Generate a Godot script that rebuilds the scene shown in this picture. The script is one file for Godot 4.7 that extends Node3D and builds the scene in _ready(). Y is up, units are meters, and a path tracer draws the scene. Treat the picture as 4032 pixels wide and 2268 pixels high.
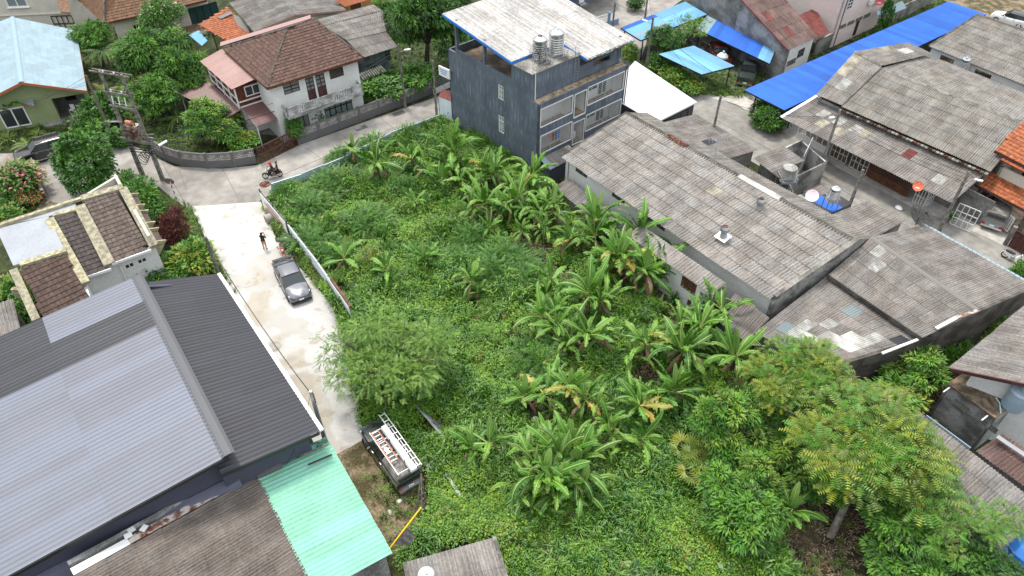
extends Node3D
# A drone view over a vacant banana lot between lane, workshops and houses. y is up, metres.

const UP := Vector3.UP
var M := {}
var T := {}
var used := {}
var rng := RandomNumberGenerator.new()

func rf(a: float,b: float) -> float:
	return rng.randf_range(a,b)

func pick(list: Array):
	return list[rng.randi() % list.size()]

func V(x: float,y: float,z: float) -> Vector3:
	return Vector3(x,y,z)

func outline(f: Array) -> PackedVector2Array:
	var o := PackedVector2Array()
	for i in range(0,f.size(),2): o.append(Vector2(f[i],f[i + 1]))
	return o

# ---------------------------------------------------------------- mesh builder
class B:
	var v := PackedVector3Array()
	var c := PackedColorArray()
	var col := Color.WHITE
	func tri(a: Vector3,b: Vector3,d: Vector3) -> void:
		v.append(a); v.append(b); v.append(d)
		c.append(col); c.append(col); c.append(col)
	func quad(a: Vector3,b: Vector3,d: Vector3,e: Vector3) -> void:
		tri(a,b,d); tri(a,d,e)
	func face(p: Array, out: Vector3) -> void:            # a convex face turned towards OUT
		var n: Vector3 = (p[2] - p[0]).cross(p[1] - p[0])
		for i in range(1,p.size() - 1):
			if n.dot(out) >= 0: tri(p[0],p[i],p[i + 1])
			else: tri(p[0],p[i + 1],p[i])
	func hexa(p: Array) -> void:                          # eight corners: bottom ring 0-3, top ring 4-7
		var m := Vector3.ZERO
		for q in p: m += q/8.0
		for f in [[0,1,2,3],[4,5,6,7],[0,1,5,4],[1,2,6,5],[2,3,7,6],[3,0,4,7]]:
			var fc: Vector3 = (p[f[0]] + p[f[1]] + p[f[2]] + p[f[3]])/4.0
			face([p[f[0]],p[f[1]],p[f[2]],p[f[3]]],fc - m)
	func box(o: Vector3,s: Vector3,t := Basis()) -> void:
		var h := s/2.0
		var p := []
		for y in [-1,1]:
			for k in [[-1,-1],[1,-1],[1,1],[-1,1]]:
				p.append(o + t*Vector3(k[0]*h.x,y*h.y,k[1]*h.z))
		hexa(p)
	func beam(a: Vector3,b: Vector3,w: float,h: float,up := Vector3.UP) -> void:
		var d := (b - a).normalized()
		if absf(d.dot(up)) > 0.98: up = Vector3(0.6,0,0.8)
		var s := d.cross(up).normalized()
		box((a + b)/2.0,Vector3(w,h,a.distance_to(b)),Basis(s,s.cross(d).normalized(),-d))
	func tube(path: Array,rad: Array,sides := 8,cap := true) -> void:
		var rings := []
		for i in path.size():
			var d: Vector3 = (path[mini(i + 1,path.size() - 1)] - path[maxi(i - 1,0)]).normalized()
			var s: Vector3 = d.cross(Vector3.UP if absf(d.y) < 0.9 else Vector3.RIGHT).normalized()
			var t: Vector3 = d.cross(s)
			var ring := []
			for k in sides:
				var a := TAU*k/sides
				ring.append(path[i] + (s*cos(a) + t*sin(a))*rad[mini(i,rad.size() - 1)])
			rings.append(ring)
		for i in path.size() - 1:
			var m: Vector3 = (path[i] + path[i + 1])/2.0
			for k in sides:
				var q := (k + 1) % sides
				face([rings[i][k],rings[i][q],rings[i + 1][q],rings[i + 1][k]],(rings[i][k] + rings[i + 1][q])/2.0 - m)
		if cap and sides > 2:
			face(rings[0],path[0] - path[1])
			face(rings[-1],path[-1] - path[-2])
	func lathe(o: Vector3, prof: Array, sides := 20, t := Basis()) -> void:   # prof: [radius, height]
		for i in prof.size() - 1:
			for k in sides:
				var a := TAU*k/sides
				var e := TAU*(k + 1)/sides
				var p := [Vector3(cos(a)*prof[i][0],prof[i][1],sin(a)*prof[i][0]),Vector3(cos(e)*prof[i][0],prof[i][1],sin(e)*prof[i][0]),Vector3(cos(e)*prof[i + 1][0],prof[i + 1][1],sin(e)*prof[i + 1][0]),Vector3(cos(a)*prof[i + 1][0],prof[i + 1][1],sin(a)*prof[i + 1][0])]
				var dr: float = prof[i + 1][0] - prof[i][0]
				var dy: float = prof[i + 1][1] - prof[i][1]
				var out := t*Vector3(cos((a + e)/2)*dy,-dr,sin((a + e)/2)*dy)
				for j in 4: p[j] = o + t*p[j]
				if prof[i][0] < 1e-5: face([p[0],p[2],p[3]],out)
				elif prof[i + 1][0] < 1e-5: face([p[0],p[1],p[2]],out)
				else: face(p,out)
	func poly(pts: PackedVector2Array, y: float) -> void:  # flat sheet facing up
		var ix := Geometry2D.triangulate_polygon(pts)
		for i in range(0,ix.size(),3):
			var p := []
			for k in 3: p.append(Vector3(pts[ix[i + k]].x,y,pts[ix[i + k]].y))
			face(p,Vector3.UP)
	func prism(pts: PackedVector2Array,y0: float,y1: float) -> void:
		poly(pts,y1)
		var cw := Geometry2D.is_polygon_clockwise(pts)
		for i in pts.size():
			var a := pts[i]
			var b := pts[(i + 1) % pts.size()]
			var n := Vector2(b.y - a.y,a.x - b.x)*(-1.0 if cw else 1.0)
			face([Vector3(a.x,y0,a.y),Vector3(b.x,y0,b.y),Vector3(b.x,y1,b.y),Vector3(a.x,y1,a.y)],Vector3(n.x,0,n.y))
	func move(t: Transform3D) -> B:
		for i in v.size(): v[i] = t*v[i]
		return self
	func add(o: B,t := Transform3D()) -> void:
		for i in o.v.size():
			v.append(t*o.v[i]); c.append(o.c[i])
	func mesh(smooth := 0.0,colors := false) -> ArrayMesh:
		var n := PackedVector3Array()
		n.resize(v.size())
		for i in range(0,v.size(),3):
			var f := (v[i + 2] - v[i]).cross(v[i + 1] - v[i])
			f = f.normalized() if f.length_squared() > 1e-20 else Vector3.UP
			n[i] = f; n[i + 1] = f; n[i + 2] = f
		if smooth > 0.0:
			var at := {}
			for i in v.size():
				var k := Vector3i((v[i]*2000.0).round())
				if not at.has(k): at[k] = []
				at[k].append(i)
			var lim := cos(deg_to_rad(smooth))
			var m := n.duplicate()
			for k in at:
				for i in at[k]:
					var s := Vector3.ZERO
					for j in at[k]:
						if n[i].dot(n[j]) > lim: s += n[j]
					m[i] = s.normalized()
			n = m
		var a := []
		a.resize(Mesh.ARRAY_MAX)
		a[Mesh.ARRAY_VERTEX] = v
		a[Mesh.ARRAY_NORMAL] = n
		if colors: a[Mesh.ARRAY_COLOR] = c
		var r := ArrayMesh.new()
		r.add_surface_from_arrays(Mesh.PRIMITIVE_TRIANGLES,a)
		return r

# ---------------------------------------------------------------- nodes
func numbered(nm: String) -> String:
	var k: int = used.get(nm,0)
	used[nm] = k + 1
	return nm if k == 0 else "%s_%03d" % [nm,k]

func tag(o: Node3D,label: String,category: String,group := "",kind := "") -> Node3D:
	if label: o.set_meta("label",label)
	if category: o.set_meta("category",category)
	if group: o.set_meta("group",group)
	if kind: o.set_meta("kind",kind)
	return o

func thing(nm: String,label: String,category: String,at := Vector3.ZERO,group := "",turn := 0.0) -> Node3D:
	var o := Node3D.new()
	o.name = numbered(nm)
	o.position = at
	o.rotation.y = turn
	add_child(o)
	tag(o,label,category,group)
	return o

func node(nm: String,m: Mesh,mat: Material,parent: Node3D,at := Transform3D()) -> MeshInstance3D:
	var o := MeshInstance3D.new()
	o.name = nm if parent != self else numbered(nm)
	o.mesh = m
	o.material_override = mat
	o.transform = at
	parent.add_child(o,true)
	return o

func put(nm: String,b: B,mat: Material,parent: Node3D,smooth := 0.0,colors := false) -> MeshInstance3D:
	return node(nm,b.mesh(smooth,colors),mat,parent)

func putw(nm: String, b: B, mat: Material, parent: Node3D, smooth := 0.0) -> MeshInstance3D:   # corners given in the world
	var o := put(nm,b,mat,parent,smooth)
	if not parent is MeshInstance3D: o.position = -parent.position
	return o

func struct(nm: String,b: B,mat: Material,kind := "structure") -> MeshInstance3D:
	var o := put(nm,b,mat,self)
	o.set_meta("kind",kind)
	return o

func copy(o: Node3D,nm: String,at: Vector3,turn: float,label := "",group := "") -> Node3D:
	var c: Node3D = o.duplicate()
	c.name = numbered(nm)
	add_child(c)
	c.position = at
	c.rotation.y = turn
	if label: c.set_meta("label",label)
	if group: c.set_meta("group",group)
	return c

# ---------------------------------------------------------------- materials
func noise_bytes(size: int,freq: float,octaves: int,sd: int,kind := FastNoiseLite.TYPE_SIMPLEX_SMOOTH) -> PackedByteArray:
	var n := FastNoiseLite.new()
	n.noise_type = kind
	n.frequency = freq
	n.fractal_octaves = octaves
	n.seed = sd
	var im := n.get_seamless_image(size,size)
	im.convert(Image.FORMAT_L8)
	return im.get_data()

func tone_tex(nm: String,size: int,layers: Array,sd: int,tint := Color(0.5,0.48,0.45)) -> void:
	# layers: [frequency, octaves, strength, contrast, stretch_x, stretch_y]; a texture round white that multiplies a base colour
	var val := PackedFloat32Array()
	val.resize(size*size)
	val.fill(0.0)
	for k in layers.size():
		var L: Array = layers[k]
		var d := noise_bytes(size,L[0],L[1],sd + k*17)
		var sx: int = L[4] if L.size() > 4 else 1
		var sy: int = L[5] if L.size() > 5 else 1
		for y in size:
			var row := (y * sy) % size * size        # a stretch of 0 runs straight down the sheet
			for x in size:
				var q: float = (d[row + (x*sx) % size]/255.0 - 0.5)*L[3] + 0.5 + (L[6] if L.size() > 6 else 0.0)
				val[y*size + x] += L[2]*clampf(q,0.0,1.0)
	var out := PackedByteArray()
	out.resize(size*size*3)
	for i in size*size:
		var q := clampf(val[i],0.0,1.0)
		out[i*3] = int(255.0*lerpf(1.0,tint.r,q))
		out[i*3 + 1] = int(255.0*lerpf(1.0,tint.g,q))
		out[i*3 + 2] = int(255.0*lerpf(1.0,tint.b,q))
	T[nm] = ImageTexture.create_from_image(Image.create_from_data(size,size,false,Image.FORMAT_RGB8,out))

func mat(nm: String, r: float, g: float, b: float, rough := 0.85, tex := "", scale := 0.2, metal := 0.0) -> StandardMaterial3D:   # linear base colour
	var m := StandardMaterial3D.new()
	m.resource_name = nm
	m.albedo_color = Color(r,g,b).linear_to_srgb()
	m.roughness = rough
	m.metallic = metal
	if tex:
		m.albedo_texture = T[tex]
		m.uv1_triplanar = true
		m.uv1_world_triplanar = true
		m.uv1_scale = Vector3.ONE*scale
	M[nm] = m
	return m

func variants(nm: String,n: int,r: float,g: float,b: float,spread: float,rough: float,tex := "",scale := 0.2,uv := false,metal := 0.0) -> Array:
	var out := []
	for k in n:
		var f := 1.0 + spread*(2.0*k/maxf(1.0,n - 1.0) - 1.0)
		var m := mat("%s_%d" % [nm,k],r*f,g*f*(1.0 + 0.02*(k % 3 - 1)),b*f*(1.0 + 0.04*(k % 3 - 1)),rough,tex,scale,metal)
		if uv:
			m.uv1_triplanar = false
			m.uv1_world_triplanar = false
		out.append(m)
	M[nm] = out
	return out

func leafy(nm: String,r := 1.0,g := 1.0,b := 1.0,rough := 0.5) -> StandardMaterial3D:
	var m := mat(nm,r,g,b,rough)
	m.vertex_color_use_as_albedo = true
	m.backlight_enabled = true
	m.backlight = Color(0.13,0.30,0.02)
	m.cull_mode = BaseMaterial3D.CULL_DISABLED
	return m

# ---------------------------------------------------------------- building helpers
func flat(p: Vector3) -> Vector3:
	return Vector3(p.x,0,p.z)

func wall(parent: Node3D,nm: String,a: Vector3,b: Vector3,top: float,m: Material,holes := [],th := 0.15,y0 := 0.0) -> MeshInstance3D:
	# seen from outside, a is on the left and b on the right; holes: [u, v, width, height]
	a = flat(a); b = flat(b)
	var L := a.distance_to(b)
	var d := (b - a)/L
	var n := d.cross(UP).normalized()
	var us := [0.0,L]
	var vs := [y0,top]
	for h in holes:
		us += [h[0],h[0] + h[2]]
		vs += [h[1],h[1] + h[3]]
	us.sort(); vs.sort()
	var bb := B.new()
	var solid := func(u: float,w: float) -> bool:
		if u < 0 or u > L or w < y0 or w > top: return false
		for h in holes:
			if u > h[0] and u < h[0] + h[2] and w > h[1] and w < h[1] + h[3]: return false
		return true
	for i in us.size() - 1:
		for j in vs.size() - 1:
			var u0: float = us[i]
			var u1: float = us[i + 1]
			var v0: float = vs[j]
			var v1: float = vs[j + 1]
			if u1 - u0 < 1e-4 or v1 - v0 < 1e-4: continue
			var uc := (u0 + u1)/2
			var vc := (v0 + v1)/2
			if not solid.call(uc,vc): continue
			var P := func(u: float,w: float,k: float) -> Vector3: return a + d*u + UP*w - n*k*th
			bb.face([P.call(u0,v0,0),P.call(u1,v0,0),P.call(u1,v1,0),P.call(u0,v1,0)],n)
			bb.face([P.call(u0,v0,1),P.call(u1,v0,1),P.call(u1,v1,1),P.call(u0,v1,1)],-n)
			if not solid.call(us[i] - 1e-3,vc): bb.face([P.call(u0,v0,0),P.call(u0,v1,0),P.call(u0,v1,1),P.call(u0,v0,1)],-d)
			if not solid.call(u1 + 1e-3,vc): bb.face([P.call(u1,v0,0),P.call(u1,v1,0),P.call(u1,v1,1),P.call(u1,v0,1)],d)
			if not solid.call(uc,v0 - 1e-3): bb.face([P.call(u0,v0,0),P.call(u1,v0,0),P.call(u1,v0,1),P.call(u0,v0,1)],-UP)
			if not solid.call(uc,v1 + 1e-3): bb.face([P.call(u0,v1,0),P.call(u1,v1,0),P.call(u1,v1,1),P.call(u0,v1,1)],UP)
	return putw(nm,bb,m,parent)

func slope_wall(parent: Node3D,nm: String,a: Vector3,b: Vector3,ha: float,hb: float,m: Material,th := 0.15,y0 := 0.0) -> MeshInstance3D:
	a = flat(a); b = flat(b)
	var n := (b - a).cross(UP).normalized()*th
	var bb := B.new()
	bb.hexa([a + UP*y0,b + UP*y0,b - n + UP*y0,a - n + UP*y0,a + UP*ha,b + UP*hb,b - n + UP*hb,a - n + UP*ha])
	return putw(nm,bb,m,parent)

func window(parent: Node3D,a: Vector3,b: Vector3,r: Array,fm: Material,gm,cols := 2,rows := 1,bar := 0.06,nm := "window",proud := 0.04) -> MeshInstance3D:
	# r: [u, v, width, height] on the wall a-b
	a = flat(a); b = flat(b)
	var d := (b - a).normalized()
	var n := d.cross(UP).normalized()
	var o: Vector3 = a + d*r[0] + UP*r[1] + n*proud
	var t := Basis(d,UP,n)
	var f := B.new()
	for k in cols + 1: f.box(o + d*(r[2]*k/cols) + UP*r[3]/2,Vector3(bar,r[3] + bar,0.07),t)
	for k in rows + 1:
		for q in cols:
			f.box(o + d*(r[2]*(q + 0.5)/cols) + UP*(r[3]*k/rows),Vector3(r[2]/cols - bar,bar,0.066),t)
	var w := putw(nm,f,fm,parent)
	if gm == null:                                    # an open vent: level slats, the room shows between them
		for k in 4: bar(w, "slat",o + UP*r[3]*(k + 0.5)/4.0 - n*0.05,o + d*r[2] + UP*r[3]*(k + 0.5)/4.0 - n*0.05,0.05,0.02,fm)
		return w
	for q in cols:
		var g := B.new()
		g.box(o + d*(r[2]*(q + 0.5)/cols) + UP*r[3]/2 - n*0.025,Vector3(r[2]/cols - bar*0.9,r[3] - bar*0.9,0.012),t)
		putw("pane",g,gm,w)
	return w

func bars(parent: Node3D,nm: String,a: Vector3,b: Vector3,r: Array,m: Material,nx: int,ny: int,size := 0.03,off := 0.0) -> MeshInstance3D:
	# a grille of upright and level bars in the rectangle r of the wall a-b
	a = flat(a); b = flat(b)
	var d := (b - a).normalized()
	var n := d.cross(UP).normalized()
	var o: Vector3 = a + d*r[0] + UP*r[1] + n*off
	var f := B.new()
	for k in nx + 1: f.beam(o + d*(r[2]*k/nx),o + d*(r[2]*k/nx) + UP*r[3],size,size)
	for k in ny + 1: f.beam(o + UP*(r[3]*k/ny) + n*0.004,o + UP*(r[3]*k/ny) + d*r[2] + n*0.004,size,size)
	return putw(nm,f,m,parent)

func bilerp(q: Array,u: float,w: float) -> Vector3:
	return (q[0].lerp(q[1],u)).lerp(q[3].lerp(q[2],u),w)

func sheet_mesh(q: Array,u0: float,u1: float,w0: float,w1: float,waves: int,amp: float,ribs: bool,lap: float,sag := 0.0,nrm := Vector3.ZERO) -> ArrayMesh:
	# one corrugated sheet of the roof quad q (eave left, eave right, ridge right, ridge left); corrugations run up the slope
	var prof := [[0.0,0.0],[0.66,0.0],[0.75,1.0],[0.91,1.0]] if ribs else [[0.0,0.0],[0.25,0.8],[0.5,1.0],[0.75,0.8]]
	if not ribs: prof = [[0.0,0.0],[0.167,0.25],[0.333,0.75],[0.5,1.0],[0.667,0.75],[0.833,0.25]]
	var us := []
	for k in waves:
		for p in prof: us.append([(k + p[0])/waves,p[1]])
	us.append([1.0,0.0])
	var ud: Vector3 = (bilerp(q,u1,(w0 + w1)/2) - bilerp(q,u0,(w0 + w1)/2))
	var wid := ud.length()
	ud /= wid
	var wd: Vector3 = (bilerp(q,u0,w1) - bilerp(q,u0,w0))
	var lng := wd.length()
	wd /= lng
	var n := wd.cross(ud).normalized()
	if n.y < 0: n = -n
	if nrm != Vector3.ZERO: n = nrm
	var V := PackedVector3Array()
	var N := PackedVector3Array()
	var U := PackedVector2Array()
	var I := PackedInt32Array()
	var cnt := us.size()
	for r in 3:      # lip, lower edge, upper edge
		for k in cnt:
			var u: float = lerpf(u0,u1,us[k][0])
			var w := w1 if r == 2 else w0
			var p: Vector3 = bilerp(q,u,w) + n*(amp*us[k][1] + (lap if r < 2 else 0.0))
			if r == 0: p -= n*0.018
			if r < 2: p -= wd*lap*2.0
			V.append(p)
			var kl := maxi(k - 1,0)
			var kr := mini(k + 1,cnt - 1)
			var dx: float = maxf((us[kr][0] - us[kl][0])*wid,1e-4)
			var sl: float = (us[kr][1] - us[kl][1])*amp/dx
			if k == 0 or k == cnt - 1: sl = 0.0
			N.append((n - ud*sl).normalized() if r > 0 else (-wd + n*0.2).normalized())
			U.append(Vector2(u*wid/maxf(u1 - u0,0.001),w*lng/maxf(w1 - w0,0.001)))
	for r in 2:
		for k in cnt - 1:
			var a := r*cnt + k
			var tri := [a,a + 1,a + cnt + 1,a,a + cnt + 1,a + cnt]
			var f := (V[a + cnt + 1] - V[a]).cross(V[a + 1] - V[a])
			if f.dot(n if r == 1 else -wd) < 0: tri = [a,a + cnt + 1,a + 1,a,a + cnt,a + cnt + 1]
			for i in tri: I.append(i)
	var arr := []
	arr.resize(Mesh.ARRAY_MAX)
	arr[Mesh.ARRAY_VERTEX] = V
	arr[Mesh.ARRAY_NORMAL] = N
	arr[Mesh.ARRAY_TEX_UV] = U
	arr[Mesh.ARRAY_INDEX] = I
	var m := ArrayMesh.new()
	m.add_surface_from_arrays(Mesh.PRIMITIVE_TRIANGLES,arr)
	return m

func sheet_roof(parent: Node3D,q: Array,sw: float,sl: float,pitch: float,amp: float,mats: Array,ribs := false,special := {},lap := 0.03,name_of := "roof_sheet") -> void:
	# special: {Vector2i(column, row): material}; a null leaves the sheet out
	var wid: float = (q[0].distance_to(q[1]) + q[3].distance_to(q[2]))/2
	var lng: float = (q[0].distance_to(q[3]) + q[1].distance_to(q[2]))/2
	var nu := maxi(1,int(round(wid/sw)))
	var nv := maxi(1,int(round(lng/sl)))
	var waves := maxi(1,int(round(wid/nu/pitch)))
	for j in nv:
		for i in nu:
			var m = pick(mats)
			if special.has(Vector2i(i,j)): m = special[Vector2i(i,j)]
			if m == null: continue
			var me := sheet_mesh(q,float(i)/nu,float(i + 1)/nu,float(j)/nv,float(j + 1)/nv,waves,amp*rf(0.92,1.08),ribs,lap*rf(0.7,1.3) + 0.004*(i % 2))
			var o := node(name_of,me,m,parent)
			if not parent is MeshInstance3D: o.position = -parent.position

func cap(parent: Node3D, nm: String, a: Vector3, b: Vector3, w: float, h: float, m: Material) -> MeshInstance3D:   # folded ridge capping
	var d := (b - a).normalized()
	var s := d.cross(UP).normalized()
	var bb := B.new()
	var pr := [[-w,-h],[-w*0.5,-h*0.25],[0.0,0.0],[w*0.5,-h*0.25],[w,-h],[w,-h - 0.03],[0.0,-0.03],[-w,-h - 0.03]]
	for i in 7:
		var p0: Vector3 = s*pr[i][0] + UP*(pr[i][1] + 0.05)
		var p1: Vector3 = s*pr[i + 1][0] + UP*(pr[i + 1][1] + 0.05)
		bb.face([a + p0,a + p1,b + p1,b + p0],(UP if i < 4 else -UP) + s*pr[i][0])
	return putw(nm,bb,m,parent)

func slab(parent: Node3D, nm: String, q: Array, th: float, m: Material) -> MeshInstance3D:   # a flat quad with thickness below it
	var bb := B.new()
	bb.hexa([q[0] - UP*th,q[1] - UP*th,q[2] - UP*th,q[3] - UP*th,q[0],q[1],q[2],q[3]])
	return putw(nm,bb,m,parent)

func bar(parent: Node3D,nm: String,a: Vector3,b: Vector3,w: float,h: float,m: Material) -> MeshInstance3D:
	var bb := B.new()
	bb.beam(a,b,w,h)
	return putw(nm,bb,m,parent)

func pipe(parent: Node3D,nm: String,path: Array,r: float,m: Material,sides := 6) -> MeshInstance3D:
	var bb := B.new()
	bb.tube(path,[r],sides)
	return putw(nm,bb,m,parent,60.0)

var tile_shapes := {}
func tile_mesh(w: float,l: float,arch: float) -> ArrayMesh:
	var key := Vector3(w,l,arch)
	if tile_shapes.has(key): return tile_shapes[key]
	var b := B.new()
	var pr := [[-0.5,0.0],[-0.28,0.75],[0.0,1.0],[0.28,0.75],[0.5,0.05]]
	for i in 4:
		var x0: float = pr[i][0]*w
		var x1: float = pr[i + 1][0]*w
		var y0: float = pr[i][1]*arch
		var y1: float = pr[i + 1][1]*arch
		# z runs up the slope towards -z; the lower end stands proud
		b.face([Vector3(x0,y0 + 0.045,0.04),Vector3(x1,y1 + 0.045,0.04),Vector3(x1,y1*0.8,-l),Vector3(x0,y0*0.8,-l)],UP)
		b.face([Vector3(x0,y0 + 0.045,0.04),Vector3(x1,y1 + 0.045,0.04),Vector3(x1,y1*0.2 - 0.02,0.04),Vector3(x0,y0*0.2 - 0.02,0.04)],Vector3(0,0,1))
	tile_shapes[key] = b.mesh(50.0)
	return tile_shapes[key]

func tile_roof(parent: Node3D,pts: Array,w: float,l: float,arch: float,mats: Array,most := 300) -> void:
	# pts: planar roof face, pts[0]-pts[1] is the eave (left to right seen from outside)
	var e: Vector3 = (pts[1] - pts[0]).normalized()
	var n := Vector3.ZERO
	for i in range(1,pts.size() - 1): n += (pts[i + 1] - pts[0]).cross(pts[i] - pts[0])
	n = n.normalized()
	if n.y < 0: n = -n
	var s := n.cross(e).normalized()
	if s.y < 0: s = -s
	var poly := PackedVector2Array()
	var hi := Vector2(-1e9,-1e9)
	var lo := Vector2(1e9,1e9)
	for p in pts:
		var q := Vector2((p - pts[0]).dot(e),(p - pts[0]).dot(s))
		poly.append(q)
		hi = hi.max(q); lo = lo.min(q)
	var bb := B.new()
	var under := []
	for p in pts: under.append(p - n*0.03)
	bb.face(under,n)
	var low := []
	for p in pts: low.append(p - n*0.13)
	bb.face(low,-n)
	for i in pts.size():
		var k := (i + 1) % pts.size()
		bb.face([under[i],under[k],low[k],low[i]],(under[i] + under[k])/2 - bilerp([pts[0],pts[1],pts[2],pts[-1]],0.5,0.5))
	putw("roof_deck",bb,mats[0],parent)
	var spots := []
	var rows := int(floor(hi.y/l))
	for j in rows + 1:
		for i in range(int(floor(lo.x/w)),int(ceil(hi.x/w)) + 1):
			var c := Vector2((i + 0.5)*w,j*l + l*0.4)
			if Geometry2D.is_point_in_polygon(c,poly):
				var o: Vector3 = pts[0] + e*c.x + s*(j*l) + n*0.01
				spots.append(Transform3D(Basis(e,n,-s).rotated(n,rf(-0.012,0.012)),o))
	var eye := Vector3(0,38,0)
	spots.sort_custom(func(x,y): return x.origin.distance_squared_to(eye) < y.origin.distance_squared_to(eye))
	var me := tile_mesh(w,l*1.12,arch)
	for k in mini(most,spots.size()):
		var o := node("roof_tile",me,pick(mats),parent,spots[k])
		if not parent is MeshInstance3D: o.position -= parent.position
	if spots.size() > most:
		var groups := []
		for m in mats.size(): groups.append([])
		for k in range(most,spots.size()): groups[rng.randi() % mats.size()].append(spots[k])
		for m in mats.size():
			if groups[m].size() == 0: continue
			var mm := MultiMesh.new()
			mm.transform_format = MultiMesh.TRANSFORM_3D
			mm.mesh = me
			mm.instance_count = groups[m].size()
			for k in groups[m].size(): mm.set_instance_transform(k,groups[m][k])
			var mi := MultiMeshInstance3D.new()
			mi.name = "roof_tiles"
			mi.multimesh = mm
			mi.material_override = mats[m]
			mi.set_meta("kind", "stuff")
			parent.add_child(mi,true)
			if not parent is MeshInstance3D: mi.position = -parent.position


# ---------------------------------------------------------------- the scene
func _ready() -> void:
	rng.seed = 20240611
	set_view()
	make_materials()
	build_ground()
	build_warehouse()
	build_green_roof_building()
	build_grey_building()
	build_long_house()
	build_behind_long_house()
	build_side_roofs()
	build_row_houses()
	build_blue_carports()
	build_top_houses()
	build_white_house()
	build_left_houses()
	build_yellow_house()
	build_corner_houses()
	build_fences()
	build_poles()
	build_bananas()
	build_trees()
	build_garden_plants()
	build_undergrowth()
	build_vehicles()
	build_people()
	build_small_things()

func set_view() -> void:
	var cam := Camera3D.new()
	cam.name = "camera"
	add_child(cam)
	cam.position = V(0,38,0)
	cam.rotation_degrees = V(-43,0,0)
	cam.fov = 43.41
	cam.far = 900.0
	cam.current = true
	var e := Environment.new()
	e.background_mode = Environment.BG_SKY
	var sky := Sky.new()
	var sm := ProceduralSkyMaterial.new()
	sm.sky_top_color = Color(0.96,0.98,1.0)
	sm.sky_horizon_color = Color(0.52,0.54,0.57)
	sm.sky_curve = 0.35
	sm.sky_energy_multiplier = 0.95
	sm.ground_bottom_color = Color(0.30,0.31,0.27)
	sm.ground_horizon_color = Color(0.55,0.57,0.55)
	sky.sky_material = sm
	e.sky = sky
	e.tonemap_mode = Environment.TONE_MAPPER_LINEAR
	e.tonemap_exposure = 2.2
	e.sdfgi_enabled = true
	e.ssao_enabled = true
	e.ssil_enabled = true
	var w := WorldEnvironment.new()
	w.name = "environment"
	w.environment = e
	add_child(w)
	var sun := DirectionalLight3D.new()
	sun.name = "sun"
	sun.light_color = Color(1.0,0.97,0.92)
	sun.light_energy = 0.5
	sun.light_angular_distance = 10.0
	sun.shadow_enabled = true
	sun.rotation_degrees = V(-66,-150,0)
	add_child(sun)

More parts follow.
